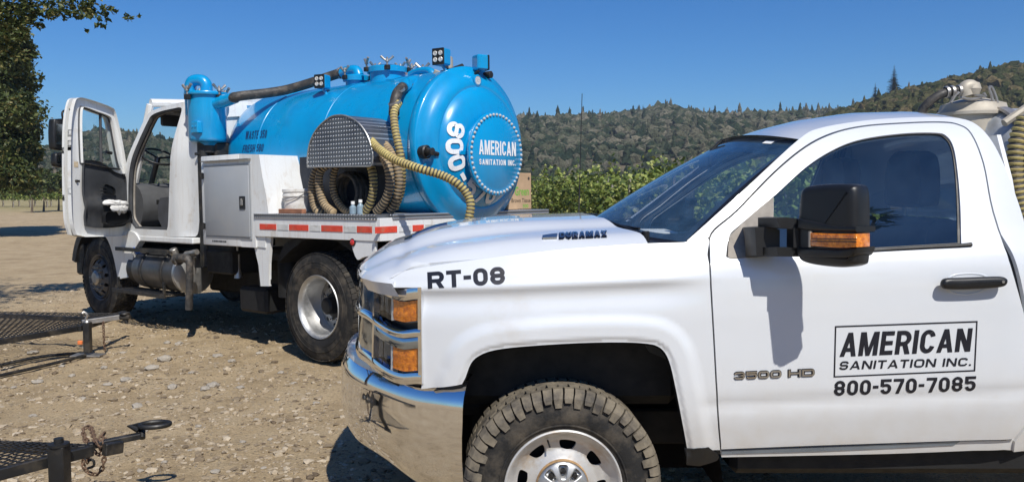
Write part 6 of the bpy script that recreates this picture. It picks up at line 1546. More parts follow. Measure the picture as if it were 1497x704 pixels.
# rear sloped white body joining the tank
m = MB()
o_ = [(BXa + .72, BZb), (BXa + .72, BZt), (XB + .10, BZt - .02), (XB + .14, 1.80), (XB + .20, 1.6), (XB + .24, DZ - .04), (XB, DZ - .04), (XB, BZb)]
m.prism(o_, lambda a, b: (a, NY + .004, b), lambda a, b: (a, -.55, b)); vb('locker_body', m, white2)
dl_, dr_ = T(299, 243, NY).x, T(366, 240, NY).x; dzt, dzb = T(333, 243, NY).z, T(333, 345, NY).z
m = MB(); m.box((dl_ + .01, NY - .018, dzb), (dr_ - .02, NY - .001, dzt), .006, seg=2); TD = m.build('locker_door', greyp, TB)
m = MB()
for lo, hi in (((dl_ - .012, 0, dzb - .02), (dl_ + .006, 0, dzt + .02)), ((dr_ - .016, 0, dzb - .02), (dr_ + .002, 0, dzt + .02)), ((dl_ + .006, 0, dzb - .02), (dr_ - .016, 0, dzb - .004)), ((dl_ + .006, 0, dzt + .004), (dr_ - .016, 0, dzt + .02))): m.box((lo[0], NY - .008, lo[2]), (hi[0], NY - .001, hi[2]), .002)
m.build('door_frame', greyp, TB)
m = MB(); m.box((dl_ - .02, NY - .035, dzt + .055), (dr_ + .01, NY - .001, dzt + .068), .002); m.build('drip_rail', steel, TB)
q = T(357, 296, NY); m = MB(); m.box((q.x - .05, NY - .028, q.z - .065), (q.x + .05, NY - .017, q.z + .065), .004); m.build('latch', blackp, TD); m = MB(); m.box((q.x - .025, NY - .036, q.z - .03), (q.x + .02, NY - .027, q.z + .025), .004); m.cyl((q.x, NY - .03, q.z + .03), (q.x, NY - .04, q.z + .03), .012); m.build('latch_handle', steel, TD)
for z in (dzb + .10, dzt - .09):
    m = MB(); m.box((dl_ - .035, NY - .02, z - .03), (dl_ + .012, NY - .001, z + .03), .003); m.cyl((dl_ - .012, NY - .026, z - .035), (dl_ - .012, NY - .026, z + .035), .009); m.build('hinge', blacks, TD)
m = MB(); q = T(318, 352, NY)
for k in range(9): m.box((q.x - .1 + k * .03, NY - .002, q.z - .012), (q.x - .08 + k * .03 + (k % 3) * .004, NY - .0005, q.z + .006), 0)
m.build('maker_plate', trimg, TB)
# ---- gear hanging below the box
m = MB(); m.box((T(297, 376, -1.0).x, -1.0, .98), (T(340, 376, -1.0).x, -.5, 1.12), .02); m.box((T(302, 395, -1.05).x, -1.05, .74), (T(338, 395, -1.05).x, -.6, 1.0), .02); m.box((-1.75, -1.1, 1.08), (-.9, -1.0, 1.16), .01); vb('battery_box', m, dark)
m = MB(); q = T(348, 395, -.95); m.cyl((q.x, -.95, .8), (q.x, -.95, .96), .03); m.cyl((q.x, -.95, .96), (q.x, -.95, 1.12), .012); m.cyl((q.x, -.95, .7), (q.x, -.95, .8), .045, .03); vb('valve', m, steel)
m = MB(); m.box((-1.6, -1.0, .35), (-1.1, -.6, .62), .03); m.cyl((-1.9, -.7, .95), (-.6, -.7, .95), .06); m.cyl((-.85, -.9, .55), (-.85, -.9, .95), .10); vb('air_tank', m, dark)
# ---- fuel tank and steps
fc = T(243, 392, -1.0); fx0, fx1 = T(182, 392, -1.05).x, T(262, 392, -1.05).x
FZ = T(235, 394, -.95).z; FR = .235; FYc = -.93
FA = Matrix.Translation((0, FYc, FZ)) @ X90
xa, xb3 = T(198, 394, -1.1).x, T(262, 394, -1.1).x
m = MB(); m.lathe([(0, xa - .02), (FR - .05, xa - .01), (FR - .01, xa + .01), (FR, xa + .04), (FR, xb3 - .04), (FR - .01, xb3 - .01), (FR - .05, xb3 + .01), (0, xb3 + .02)], 48, M=FA); FT = vb('fuel_tank', m, mat('sooty_shaded_aluminium', (.12, .12, .12), .45, metal=.7, var=.3, vs=5, dirt=(.1, .09, .08), dscale=6), ang=40)  # base colour darkened for the shade it sits in, besides soot
for f in (.22, .70): m = MB(); x = xa + (xb3 - xa) * f; m.lathe([(FR + .003, -.03), (FR + .012, -.025), (FR + .012, .025), (FR + .003, .03)], 48, M=FA @ Matrix.Translation((0, 0, x)), caps=False); m.build('strap', blacks, FT)
m = MB(); x = xb3 + .02; m.lathe([(FR - .02, -.06), (FR + .015, -.05), (FR + .015, .0), (FR - .05, .03), (0, .04)], 40, M=FA @ Matrix.Translation((0, 0, x))); m.build('end_cap', alu, FT, ang=40)
m = MB(); m.lathe([(FR - .08, 0), (FR - .03, -.02), (FR - .03, -.17), (FR - .10, -.2), (0, -.2)], 32, M=FA @ Matrix.Translation((0, 0, xa))); m.build('side_tank', blacks, FT)
m = MB(); q = Vector((xa - .02, FYc - .1, FZ + FR - .03)); m.cyl(q, q + Vector((-.02, -.06, .07)), .042, n=18, bev=.006); m.build('filler_cap', bluec, FT)
m = MB(); m.cyl((xb3 - .15, FYc - .12, FZ + FR - .05), (xb3 - .14, FYc - .16, FZ + FR + .05), .045, n=18, bev=.006); m.build('filler_cap', steel, FT)
for zz, y0_, y1_ in ((FZ + FR + .03, -1.16, -.80), (.46, -1.22, -.98)):
    m = MB()
    for k in range(7): m.box((fx0 + .04, y0_ + (y1_ - y0_) * k / 7, zz - .012), (fx1 - .05, y0_ + (y1_ - y0_) * (k + .55) / 7, zz), .002)
    m.box((fx0 + .02, y0_ - .01, zz - .04), (fx1 - .03, y0_ + .012, zz + .006), .003); m.box((fx0 + .02, y1_ - .012, zz - .04), (fx1 - .03, y1_ + .01, zz + .006), .003)
    for x in np.linspace(fx0 + .02, fx1 - .05, 5): m.box((x, y0_, zz - .03), (x + .02, y1_, zz - .014), .002)
    vb('step', m, blacks)
m = MB(); m.box((fx0 + .1, -1.2, .46), (fx0 + .13, -1.17, FZ - .1), .004); vb('step_bracket', m, blacks); m = MB(); m.box((fx1 - .12, -1.2, .46), (fx1 - .09, -1.17, FZ - .1), .004); vb('step_bracket', m, blacks)
m = MB(); m.box((-3.7, .35, .32), (-.75, .95, 1.1), .03); m.box((-3.3, -.35, .40), (-.8, -.05, .75), .03); vb('underbody_blocker', m, dark)  # dark boxes added to block the sunlit ground seen under the chassis
# black hanging hose with valve right of the fuel tank
qa = [T(262, 377, -1.2), T(273, 378, -1.22), T(277, 386, -1.22), T(277, 420, -1.22), T(276, 452, -1.22)]
m = MB(); m.tube(spline([tuple(p) for p in qa], 6, False), lambda i: .04 if i > 8 else .05, 14); m.cyl(T(262, 379, -1.2), T(258, 379, -1.2), .065); vb('drain_hose', m, hoseb)
m = MB(); m.cyl(T(272, 371, -1.15), T(288, 368, -1.15), .03); m.cyl(T(283, 375, -1.1), T(283, 400, -1.1), .03); vb('drain_valve', m, steel)
# ---- tall black stack between cab and box
m = MB(); q = T(289, 230, -1.05); m.cyl((q.x, -.98, .8), (q.x, -.98, 2.35), .065, n=20); m.box((q.x - .10, -.9, 1.0), (q.x + .12, -.5, 2.2), .02); vb('intake_stack', m, blacks)
# ---- filter canister
cq = T(303, 170, -.92); CX, CY = cq.x, -.92
CZ0, CZ1 = T(303, 208, -.92).z, T(303, 141, -.92).z
r_ = .205
m = MB(); m.lathe([(0, CZ0 - .06), (.09, CZ0 - .05), (.12, CZ0 - .01), (r_ - .02, CZ0), (r_ - .008, CZ0 + .012), (r_, CZ0 + .04), (r_, CZ1), (r_ + .03, CZ1 + .002), (r_ + .035, CZ1 + .012), (r_ + .035, CZ1 + .028), (r_ + .03, CZ1 + .038), (r_ - .04, CZ1 + .045), (.08, CZ1 + .055), (0, CZ1 + .06)], 56, M=Matrix.Translation((CX, CY, 0))); CAN = vb('filter_canister', m, blue, ang=35)
m = MB(); m.lathe([(.10, CZ0 - .12), (.10, CZ0 - .04), (.05, CZ0 - .04)], 24, M=Matrix.Translation((CX, CY, 0))); m.cyl((CX, CY, CZ0 - .2), (CX, CY, CZ0 - .1), .05); m.box((CX - .02, CY - .16, CZ0 - .15), (CX + .02, CY + .1, CZ0 - .12), .005); m.build('drain', blacks, CAN)
def wingnut(c, parent, s=1.0, ax=0.0):
    m = MB(); c = Vector(c); m.cyl(c - Vector((0, 0, .06 * s)), c + Vector((0, 0, .035 * s)), .010 * s, n=8); m.lathe([(.02 * s, -.012 * s), (.018 * s, .012 * s), (0, .013 * s)], 12, M=Matrix.Translation(c))
    d = Vector((math.cos(ax), math.sin(ax), 0))
    for sg_ in (-1, 1):
        m.tube([c, c + d * sg_ * .03 * s + Vector((0, 0, .012 * s)), c + d * sg_ * .065 * s + Vector((0, 0, .045 * s))], lambda i: (.010 + .002 * i) * s, 8)
    m.build('wing_nut', steel, parent)
    m = MB(); m.box((c.x - .028 * s, c.y - .02 * s, c.z - .09 * s), (c.x + .028 * s, c.y + .02 * s, c.z - .045 * s), .004); m.build('nut_lug', blacks, parent)
for k in range(4):
    a = R(-95 + 90 * k + 8); wingnut((CX + (r_ + .035) * math.cos(a), CY + (r_ + .035) * math.sin(a), CZ1 + .055), CAN, 1.2, a + 1.57)
m = MB(); m.box((CX - .02 + .04, CY - r_ - .012, T(312, 192, CY - r_).z), (CX + .16, CY - r_ + .05, T(312, 192, CY - r_).z + .13), .01); 
for dx in (.06, .12): m.cyl((CX + dx, CY - r_ - .02, T(312, 186, CY - r_).z + .03), (CX + dx, CY - r_ - .008, T(312, 186, CY - r_).z + .03), .012, n=10)
m.build('bracket', blue, CAN)
m = MB(); zt2 = CZ1 + .05
m.tube(spline([(CX, CY, zt2 - .02), (CX, CY, zt2 + .07), (CX - .03, CY - .02, zt2 + .12), (CX - .09, CY - .05, zt2 + .135), (CX - .15, CY - .08, zt2 + .12), (CX - .18, CY - .09, zt2 + .06), (CX - .185, CY - .09, zt2 - .02), (CX - .185, CY - .08, zt2 - .25)], 8, False), .066, 18)
m.lathe([(.064, 0), (.066, .03), (.058, .04)], 22, M=Matrix.Translation((CX, CY, zt2))); m.build('outlet_elbow', blue, CAN, ang=50)
o1 = Vector((CX + .15, CY, CZ1 - .10)); o2 = Vector((CX + .47, CY + .05, CZ1 - .05))
m = MB(); m.cyl(o1, o1.lerp(o2, .6), .065, n=20); m.cyl(o1.lerp(o2, .5), o2, .075, .062, n=20); m.build('inlet_pipe', blue, CAN)
# ---- black transfer hose up to the domes
hp3 = [o2 - (o2 - o1) * .1, o2 + (o2 - o1) * .25, T(420, 131, -.42), T(500, 106, -.12)]
m = MB(); m.tube(spline([tuple(p) for p in hp3], 12, False), .052, 18); vb('transfer_hose', m, hoseb, ang=60)
for q in (o2 + (o2 - o1) * .02, T(498, 107, -.12)): m = MB(); m.lathe([(.054, -.015), (.062, -.012), (.062, .012), (.054, .015)], 24, M=Matrix.Translation(q) @ X90, caps=False); vb('hose_clamp', m, steel)
# ---- domes on top
def dome(px, wpx, ytop, yoff, name, bolts, lid):
    q = T(px, 120, yoff); zb_ = ZT + math.sqrt(max(.01, RT ** 2 - yoff ** 2)) - .06; zt_ = T(px, ytop, yoff).z
    r = wpx * .5 / 150; m = MB(); m.lathe([(r, zb_), (r, zt_ - .07), (r + .03, zt_ - .068), (r + .032, zt_ - .02), (r + .02, zt_ - .01), (r - .03, zt_ + .004), (0, zt_ + .015)], 48, M=Matrix.Translation((q.x, yoff, 0)))
    o = vb(name, m, blue, ang=35)
    for k in range(bolts):
        a = 2 * math.pi * k / bolts + .5; wingnut((q.x + (r + .04) * math.cos(a), yoff + (r + .04) * math.sin(a), zt_ + .03), o, 1.0, a + 1.57)
    return o, q.x, zt_
d1, x1, z1 = dome(521, 34, 110, -.10, 'small_dome', 3, 0)
d2, x2, z2 = dome(567, 56, 98, -.02, 'manway_dome', 5, 0)
m = MB(); m.tube(spline([tuple(T(500, 107, -.12)), tuple(T(508, 104, -.11)), (x1, -.1, z1 + .05), (x1 + .05, -.1, z1 - .02)], 6, False), .055, 16); m.build('dome_elbow', blue, d1)
m = MB(); q = T(618, 112, .05); m.box((q.x - .12, -.05, q.z - .10), (q.x + .1, .15, q.z - .02), .01); m.tube(spline([tuple(T(600, 110, 0)), tuple(T(612, 104, .0)), tuple(T(628, 104, 0)), tuple(T(634, 112, 0))], 5, False), .04, 12); vb('relief_valve', m, blue)
wingnut(T(618, 100, 0), d2, 1.1, .5); wingnut(T(602, 98, 0), d2, 1.0, 1.5)
# vent stub forward
q = T(400, 146, .1); m = MB(); m.lathe([(.045, -.08), (.045, .02), (.06, .025), (.06, .06), (.045, .065), (.045, .12), (.03, .14), (0, .14)], 24, M=Matrix.Translation(q)); vb('vent_cap', m, tandome)
q = T(415, 143, .15); m = MB(); m.cyl(q, q + Vector((.22, 0, .0)), .04, n=14); vb('vent_pipe', m, tandome)
m = MB(); m.tube([T(427, 142, -.1), T(430, 135, -.1), T(435, 142, -.1)], .012, 8); vb('lifting_eye', m, blue)
# running board of black cable along the shell
# ---- work lights
def worklight(px, py, y, s, yaw, label=None, post=True, back=False):
    q = T(px, py, y); w_ = MB(); M = Matrix.Translation(q) @ Matrix.Rotation(yaw, 4, 'Z')
    w_.box((-s, -.06, -s * 1.15), (s, .06, s * 1.15), .012, M=M); o = vb('work_light', w_, blue)
    w2_ = MB(); w2_.box((-s * 1.02, -.072, -s * 1.17), (s * 1.02, -.056, s * 1.17), .006, M=M); w2_.build('light_bezel', blackp, o)
    for a in (-.45, .45):
        for b in (-.45, .45):
            c = MB(); c.lathe([(s * .36, .0), (s * .3, .006), (s * .1, .004), (0, .002)], 12, M=M @ Matrix.Translation((a * s, -.073, b * s)) @ Matrix.Rotation(R(90), 4, 'X')); c.build('led', ledg, o)
    if post:
        c = MB(); yy = q.y; zs = ZT + math.sqrt(max(.0, RT ** 2 - min(RT - .02, abs(yy)) ** 2)); c.cyl(q - Vector((0, 0, s)), Vector((q.x + .04, yy + .03, zs - .02)), .016, n=10); c.build('light_post', blue, o)
    return o
worklight(472, 120, -.45, .062, R(18)); worklight(646, 84, -.18, .068, R(10)); worklight(702, 92, .05, .062, R(160))
m = MB(); q = T(668, 100, 0); m.box((q.x - .05, -.2, q.z - .08), (q.x + .05, .25, q.z - .04), .01); m.cyl(T(655, 104, -.1), T(676, 96, .1), .02); m.box(tuple(T(680, 104, 0) - Vector((.05, .05, .05))), tuple(T(680, 104, 0) + Vector((.06, .06, .04))), .02); m.cyl(T(690, 112, 0), T(700, 104, 0), .015); m.tube(spline([tuple(T(*q_)) for q_ in ((640, 116, -.2), (652, 110, -.15), (668, 108, 0), (684, 110, 0), (694, 116, 0))], 4, False), .012, 6); vb('camera_bracket', m, blacks)
q = T(655, 93, -.05); m = MB(); m.lathe([(.05, -.05), (.05, .02), (.045, .06), (.02, .075), (0, .075)], 20, M=Matrix.Translation(q)); vb('beacon', m, tandome)
q = T(634, 118, -.25); m = MB(); m.cyl(q, q + Vector((.05, 0, .09)), .03, n=12); vb('pipe_stub', m, tandome)
# ---- front gusset of the tank, seen between canister and shell
m = MB(); m.prism([(XF_ - .25, ZT - .5), (XF_ - .22, ZT + .62), (XF_ + .05, ZT + .60), (XF_ - .02, ZT - .5)], lambda a, b: (a, -.42, b), lambda a, b: (a, -.40, b)); vb('tank_gusset', m, blue)
m = MB(); m.box((-2.4, -.55, .98), (.8, -.35, 1.34), .01); m.box((-2.4, .35, .98), (.8, .55, 1.34), .01); vb('tank_cradle', m, dark)
# ================================================================== cab of the tanker
CY0 = -1.08
Y_ = CY0
def TXZ(px, py, y=None): q = T(px, py, Y_ if y is None else y); return (q.x, q.z)
cab_o = [(192, 346), (192, 346), (186, 335), (182, 320), (181, 300), (181, 262), (184, 240), (193, 205), (200, 175), (207, 163), (222, 156), (250, 148.5), (268, 145.5), (281, 149), (284, 157), (286, 200), (286, 300), (284, 338), (281, 346), (281, 346)]
open_o = [(198, 334), (198, 334), (189, 320), (187.5, 300), (188, 262), (191, 238), (199, 205), (206, 177), (211, 167), (225, 161), (243, 157), (250, 156), (253, 160), (252, 180), (249, 230), (246, 320), (244, 336), (244, 336)]
CAB = thing('cab', (0, 0, 0)); CAB.parent = VT
o = [TXZ(*q) for q in spline(cab_o, 4)]; h = [TXZ(*q) for q in spline(open_o, 4)]
zc_ = 1.9
def cabside(sg): 
    def f(a, b):
        tuck = .13 * smst(2.0, 2.85, b) ** 1.0 + .05 * smst(-2.75, -2.40, a) * smst(1.0, 1.2, b) * 1.0
        y = CY0 + tuck; return (a, y if sg > 0 else -y, b)
    return f
CS = panel('cab_side', o, cabside(1), [white2, trimg], CAB, holes=[h], g=.04, thick=.10, rimmat=1)
seal = [(a, cabside(1)(a, b)[1] + .035, b) for a, b in h]
m = MB(); m.tube(seal, .028, 8, closed=True); m.build('door_seal', trimg, CS)
m = MB(); m.tube([(a, y + .035, b) for a, y, b in seal], .022, 8, closed=True); m.build('door_frame', dustrim, CS)
farwin = [(-3.45, 1.75), (-3.3, 2.35), (-3.1, 2.55), (-2.75, 2.6), (-2.70, 1.75)]
panel('cab_side', o, cabside(-1), white2, CAB, holes=[spline([q for p in farwin for q in (p, p)], 2)], g=.05, thick=.05, flip=True)
# roof, back and screen of the cab
xs0, xs1 = min(p[0] for p in o), max(p[0] for p in o)
top = [p for p in spline([TXZ(*q) for q in [(200, 175), (207, 163), (222, 156), (250, 148.5), (268, 145.5), (281, 149), (284, 157), (286, 175)]], 5, False)]
m = MB(); n = 24
for a, b in top:
    ye = -cabside(1)(a, b)[1]
    for k in range(n + 1):
        v = k / n * 2 - 1; m.v.append((a, v * ye, b + .09 * (1 - abs(v) ** 3)))
W_ = n + 1; m.f = [(i * W_ + k, (i + 1) * W_ + k, (i + 1) * W_ + k + 1, i * W_ + k + 1) for i in range(len(top) - 1) for k in range(n)]; m.m = [0] * len(m.f); m.build('cab_roof', white2, CAB, ang=50)
m = MB(); m.prism([(-1.02, 1.15), (1.02, 1.15), (1.0, 2.1), (.93, 2.62), (.80, 2.74), (-.80, 2.74), (-.93, 2.62), (-1.0, 2.1)], lambda a, b: (xs1 - .06, a, b), lambda a, b: (xs1 - .02, a, b)); m.build('cab_back', white2, CAB)
m = MB(); m.box((xs1 - .075, -.96, 1.2), (xs1 - .061, .90, 2.6), .01); m.build('cab_lining', fabric, CAB)
m = MB(); m.box((xs0 + .02, -1.0, 1.14), (xs1, 1.0, 1.22), .02); m.build('cab_floor', dark, CAB)
m = MB(); m.box((-3.30, -.90, 2.62), (xs1 - .08, .90, 2.66), .01); m.build('headliner', trimg, CAB)
# sill under the door
m = MB(); a0_, a1_ = TXZ(190, 346)[0], TXZ(282, 346)[0]; zs_ = TXZ(240, 347)[1]; m.box((a0_, CY0 - .006, zs_ - .06), (a1_, CY0 + .1, zs_ + .012), .012); m.build('cab_sill', white2, CAB)
# pillars of the windscreen and the glass: visible through the open doorway
wx0, wx1 = -3.72, -3.45
for s in (-1, 1): m = MB(); m.tube([(-3.86, s * .98, 1.78), (-3.52, s * .92, 2.72)], .045, 8); m.build('screen_pillar', white2, CAB)
m = MB(); m.tube([(-3.51, -.92, 2.74), (-3.44, 0, 2.80), (-3.51, .92, 2.74)], .05, 8); m.build('screen_header', white2, CAB)
m = MB(); m.add([(-3.88, -.96, 1.72), (-3.88, .96, 1.72), (-3.52, .90, 2.74), (-3.52, -.90, 2.74)], [(0, 1, 2, 3)]); m.build('windscreen', gclear, CAB)
# inner sun visor, dash, wheel, seat
m = MB(); m.box((-3.44, -.85, 2.46), (-3.40, -.1, 2.60), .02); m.build('sun_visor', trimg, CAB)
m = MB(); m.prism(spline([(-3.92, 1.25), (-3.94, 1.70), (-3.86, 1.76), (-3.70, 1.68), (-3.62, 1.50), (-3.72, 1.25)], 3), lambda a, b: (a, -1.0, b), lambda a, b: (a, .98, b)); DS = m.build('dashboard', mat('grey_dash', (.07, .072, .075), .8, var=.2), CAB)
m = MB()
for k in range(4): m.box((-3.46 + .0, -.92 + .09 * k, 1.50), (-3.40, -.86 + .09 * k, 1.56), .005)
m.build('dash_switch', dark, DS)
q_ = T(231, 229, -.74); sc_ = Vector((q_.x, -.74, q_.z)); print('WHEEL', sc_); ax = Vector((-.5, 0, -.86)).normalized(); s_ = Vector((0, 1, 0)); t_ = ax.cross(s_)
m = MB(); m.tube([sc_ + (s_ * math.cos(a) + t_ * math.sin(a)) * .21 for a in np.linspace(0, 2 * math.pi, 37)[:-1]], .014, 8, closed=True); m.cyl(sc_ + ax * .02, sc_ + ax * .5, .035); 
for a in (0, 2.1, 4.2): m.cyl(sc_ + ax * .02, sc_ + (s_ * math.cos(a) + t_ * math.sin(a)) * .2, .012)
m.build('steering_wheel', blackp, CAB, ang=50)
for y0, y1 in ((-.98, -.46), (.3, .85)):
    m = MB(); m.prism(spline([(-3.22, 1.22), (-3.25, 1.58), (-2.65, 1.60), (-2.52, 2.2), (-2.45, 2.48), (-2.36, 2.46), (-2.38, 1.9), (-2.45, 1.22)], 3), lambda a, b: (a, y0, b), lambda a, b: (a, y1, b)); m.build('seat', fabric, CAB, ang=60)
m = MB(); m.box((-3.3, -.96, 1.22), (-2.6, -.45, 1.42), .05); m.build('seat_base', trimg, CAB)
# ---- bonnet and nose of the tanker, largely hidden behind the open door
m = MB(); sec = [(-3.86, 1.72, 1.02), (-4.2, 1.62, 1.02), (-4.7, 1.50, .98), (-5.1, 1.38, .88), (-5.25, 1.2, .80)]; k_ = 16
for x, zt3, hw in sec:
    for j in range(k_ + 1):
        a = math.pi * j / k_; c = math.cos(a); s = max(0.0, math.sin(a)); m.v.append((x, -hw * (abs(c) ** .35) * (1 if c > 0 else -1), 1.02 + (zt3 - 1.02) * s ** .5))
m.f = [(i * (k_ + 1) + j, i * (k_ + 1) + j + 1, (i + 1) * (k_ + 1) + j + 1, (i + 1) * (k_ + 1) + j) for i in range(len(sec) - 1) for j in range(k_)] + [tuple((len(sec) - 1) * (k_ + 1) + j for j in range(k_ + 1))]; m.m = [0] * len(m.f); m.build('bonnet', white2, VT, ang=50)
# white wing behind the front wheel, seen below the door
wing = [(165, 333), (165, 333), (192, 338), (199, 343), (203, 352), (196, 366), (193, 385), (192, 404), (192, 404), (176, 407), (172, 408), (172, 408), (170, 395), (165, 372), (158, 352), (150, 342), (140, 337), (140, 337)]
plate('front_wing', wing, -1.10, .08, white2, n=4)
arc = [(-4.66 + .66 * math.cos(a), .55 + .66 * math.sin(a)) for a in np.linspace(R(8), R(172), 22)]
m = MB(); n = len(arc); m.v = [(a, y, b) for y in (-1.07, -.72) for a, b in arc]; m.f = [(i, i + 1, n + i + 1, n + i) for i in range(n - 1)]; m.m = [0] * (n - 1); m.build('wheel_arch', blacks, VT)
arc2 = [(-4.66 + r * math.cos(a), .55 + r * math.sin(a)) for r, L in ((.66, 1), (.76, -1)) for a in (np.linspace(R(58), R(165), 18)[::L])]
m = MB(); m.prism(arc2, lambda a, b: (a, -1.13, b), lambda a, b: (a, -1.05, b)); m.build('arch_trim', blacks, VT)
m = MB(); m.box((-5.42, -1.0, .50), (-5.26, 1.0, .85), .04); m.box((-5.35, -1.1, .55), (-5.15, -.95, 1.0), .03); m.build('front_bumper', blacks, VT)
m = MB(); m.box((-4.9, -.7, .6), (-3.9, .7, 1.2), .05); m.build('engine', dark, VT)
# ---- the open door
hinge = Vector((TXZ(184, 300)[0], CY0 - .02, 0)); 
# door plane: passes through the hinge, swung out by about seventy degrees
q1 = Vector((T(104, 345, 0).x, 0, 0))
hw_ = TM @ Vector((hinge.x, hinge.y, 1.5))
phi = R(68); ud = Vector((math.cos(phi), -math.sin(phi), 0))        # local direction from hinge to free edge
nd = Vector((ud.y, -ud.x, 0)) * -1                                  # towards the inside face of the door (faces rear)
TIc = TI @ Vector((0, 0, EYE)); TI3 = TI.to_3x3()
def DPt(px, py, off=0.0):
    """(u, z) on the door plane"""
    d = TI3 @ ray(px, py); h0 = hinge + nd * off; t = ((h0 - TIc).x * nd.x + (h0 - TIc).y * nd.y) / (d.x * nd.x + d.y * nd.y); p = TIc + d * t
    return ((p.x - hinge.x) * ud.x + (p.y - hinge.y) * ud.y, p.z)
def DF(off=0.0): return lambda u, z: (hinge.x + ud.x * u + nd.x * off, hinge.y + ud.y * u + nd.y * off, z)
DR = thing('door', (0, 0, 0)); DR.parent = VT
dout = [(107, 343), (107, 343), (101, 320), (99, 270), (99, 200), (101, 170), (105, 150), (109, 144), (118, 143.5), (140, 150), (158, 157), (164, 163), (170, 185), (176, 215), (180, 240), (183, 262), (184, 285), (184, 325), (181, 340), (176, 344), (140, 345.5), (120, 346), (120, 346)]
dwin = [(117, 238), (117, 238), (115.5, 200), (115.5, 170), (117, 158), (121, 157), (140, 164), (155, 170), (160, 178), (165, 205), (171, 235), (175, 247), (175, 247), (150, 244)]
do = [DPt(*q) for q in spline(dout, 4)]; dw = [DPt(*q) for q in spline(dwin, 4)]
sgn_flip = Vector((ud.y, -ud.x, 0))
panel('door_shell', do, DF(-.05), white2, DR, holes=[dw], g=.05, thick=.03, flip=True)
inn = panel('door_inner_panel', do, DF(.0), white2, DR, holes=[dw], g=.05, thick=.049)
trim_o = [(121, 330), (121, 330), (118, 300), (117.5, 260), (119, 236), (124, 234), (140, 236), (152, 243), (163, 251), (176, 256), (180, 262), (181.5, 290), (182, 320), (178, 329), (165, 332), (140, 333)]
to = [DPt(*q) for q in spline(trim_o, 4)]
armz = DPt(150, 300)[1]
def trimf(u, z):
    o_ = .02 + .035 * math.exp(-((z - armz) / .09) ** 2) * smst(.05, .2, u) - .015 * math.exp(-(((u - DPt(147, 278)[0]) / .17) ** 2 + ((z - DPt(147, 278)[1]) / .13) ** 2)); return DF(o_)(u, z)
TR = panel('door_trim', to, trimf, trimg, DR, g=.022, thick=.03)
pk_o = [DPt(*q) for q in spline([(140, 325), (140, 325), (141, 312), (150, 309), (178, 308), (178, 308), (179, 322), (165, 328), (148, 328)], 4)]
panel('door_pocket', pk_o, DF(.085), blackp, TR, g=.03, thick=.06)
hh = [DPt(*q) for q in spline([(146, 281), (146, 281), (147, 270), (154, 271), (162, 276), (162, 285), (156, 283)], 4)]
panel('door_pull', hh, DF(.045), blackp, TR, g=.02, thick=.02)
for q in ((150, 274), (150, 279), (150, 284)): u, z = DPt(*q); m = MB(); m.box((u - .0, -.01, z - .006), (u + .09, .01, z + .006), .003, M=Matrix(((ud.x, nd.x, 0, hinge.x + nd.x * .06), (ud.y, nd.y, 0, hinge.y + nd.y * .06), (0, 0, 1, 0), (0, 0, 0, 1)))); m.build('vent_slat', blackp, TR)
m = MB(); m.tube([DF(.0)(*p) for p in [DPt(*q) for q in spline(dwin, 4)]], .013, 6, closed=True); m.build('window_seal', trimg, DR)
u0, za = DPt(148, 243); u1, zb1 = DPt(146.5, 168); m = MB(); m.tube([DF(0)(u0, za), DF(0)(u1, zb1)], .017, 8); m.build('vent_divider', trimg, DR)
panel('door_glass', dw, DF(-.02), gclear, DR, g=.1, thick=0)
m = MB(); a = DF(.02)(*DPt(153, 222)); b = DF(.03)(*DPt(160, 224)); m.cyl(a, b, .02); m.build('window_crank', blackp, DR)
for q in ((112, 252), (109, 263), (111, 240)): u, z = DPt(*q); m = MB(); m.add([DF(.003)(u - .03, z - .035), DF(.003)(u + .03, z - .035), DF(.003)(u + .03, z + .03), DF(.003)(u - .03, z + .03)], [(0, 1, 2, 3)]); 
m.build('door_sticker', mat('faded_sticker', (.62, .50, .34), .7, var=.2, vs=40), DR)
u, z = DPt(113, 264.5); m = MB(); m.add([DF(.003)(u - .035, z - .012), DF(.003)(u + .035, z - .012), DF(.003)(u + .035, z + .012), DF(.003)(u - .035, z + .012)], [(0, 1, 2, 3)]); m.cyl(DF(0)(u + .02, z), DF(.02)(u + .02, z), .015); m.build('door_latch', blacks, DR)
m = MB()
for zz in (DPt(184, 300)[1], DPt(184, 260)[1]): m.cyl((hinge.x, hinge.y, zz - .05), (hinge.x, hinge.y, zz + .05), .025)
m.build('hinge', blacks, DR)
# mirrors on the outer side of the open door
def MP(px, py, off): u, z = DPt(px, py, off); return Vector(DF(off)(u, z))
mo = -.22
mm_o = [DPt(*q, mo) for q in spline([(80, 176), (84, 174), (97, 173.5), (99, 178), (98, 215), (95, 219.5), (83, 218), (80, 213), (79, 195)], 4)]
def solid(name, oo, off0, off1, mt, parent, bev=.015):
    m = MB(); nn = len(oo)
    for off, d in ((off0, bev), (off0 + (bev if off1 > off0 else -bev), 0), (off1 - (bev if off1 > off0 else -bev), 0), (off1, bev)):
        q = shrink(oo, d) if d else oo; m.v += [DF(off)(*p) for p in q]
    m.f = [(r * nn + i, r * nn + (i + 1) % nn, (r + 1) * nn + (i + 1) % nn, (r + 1) * nn + i) for r in range(3) for i in range(nn)] + [tuple(range(nn)), tuple(3 * nn + i for i in range(nn))]; m.m = [0] * len(m.f)
    return m.build(name, mt, parent, ang=50)
M1 = solid('door_mirror', mm_o, mo, mo - .10, blackp, DR)
g1 = [DPt(*q, mo + .003) for q in ((82, 181), (93, 182), (91, 212), (82, 211))]; m = MB(); m.add([DF(mo + .004)(*p) for p in g1], [(0, 1, 2, 3)]); m.build('mirror_glass', mat('mirror_pane', (.35, .37, .4), .1, metal=1, var=.05), M1)
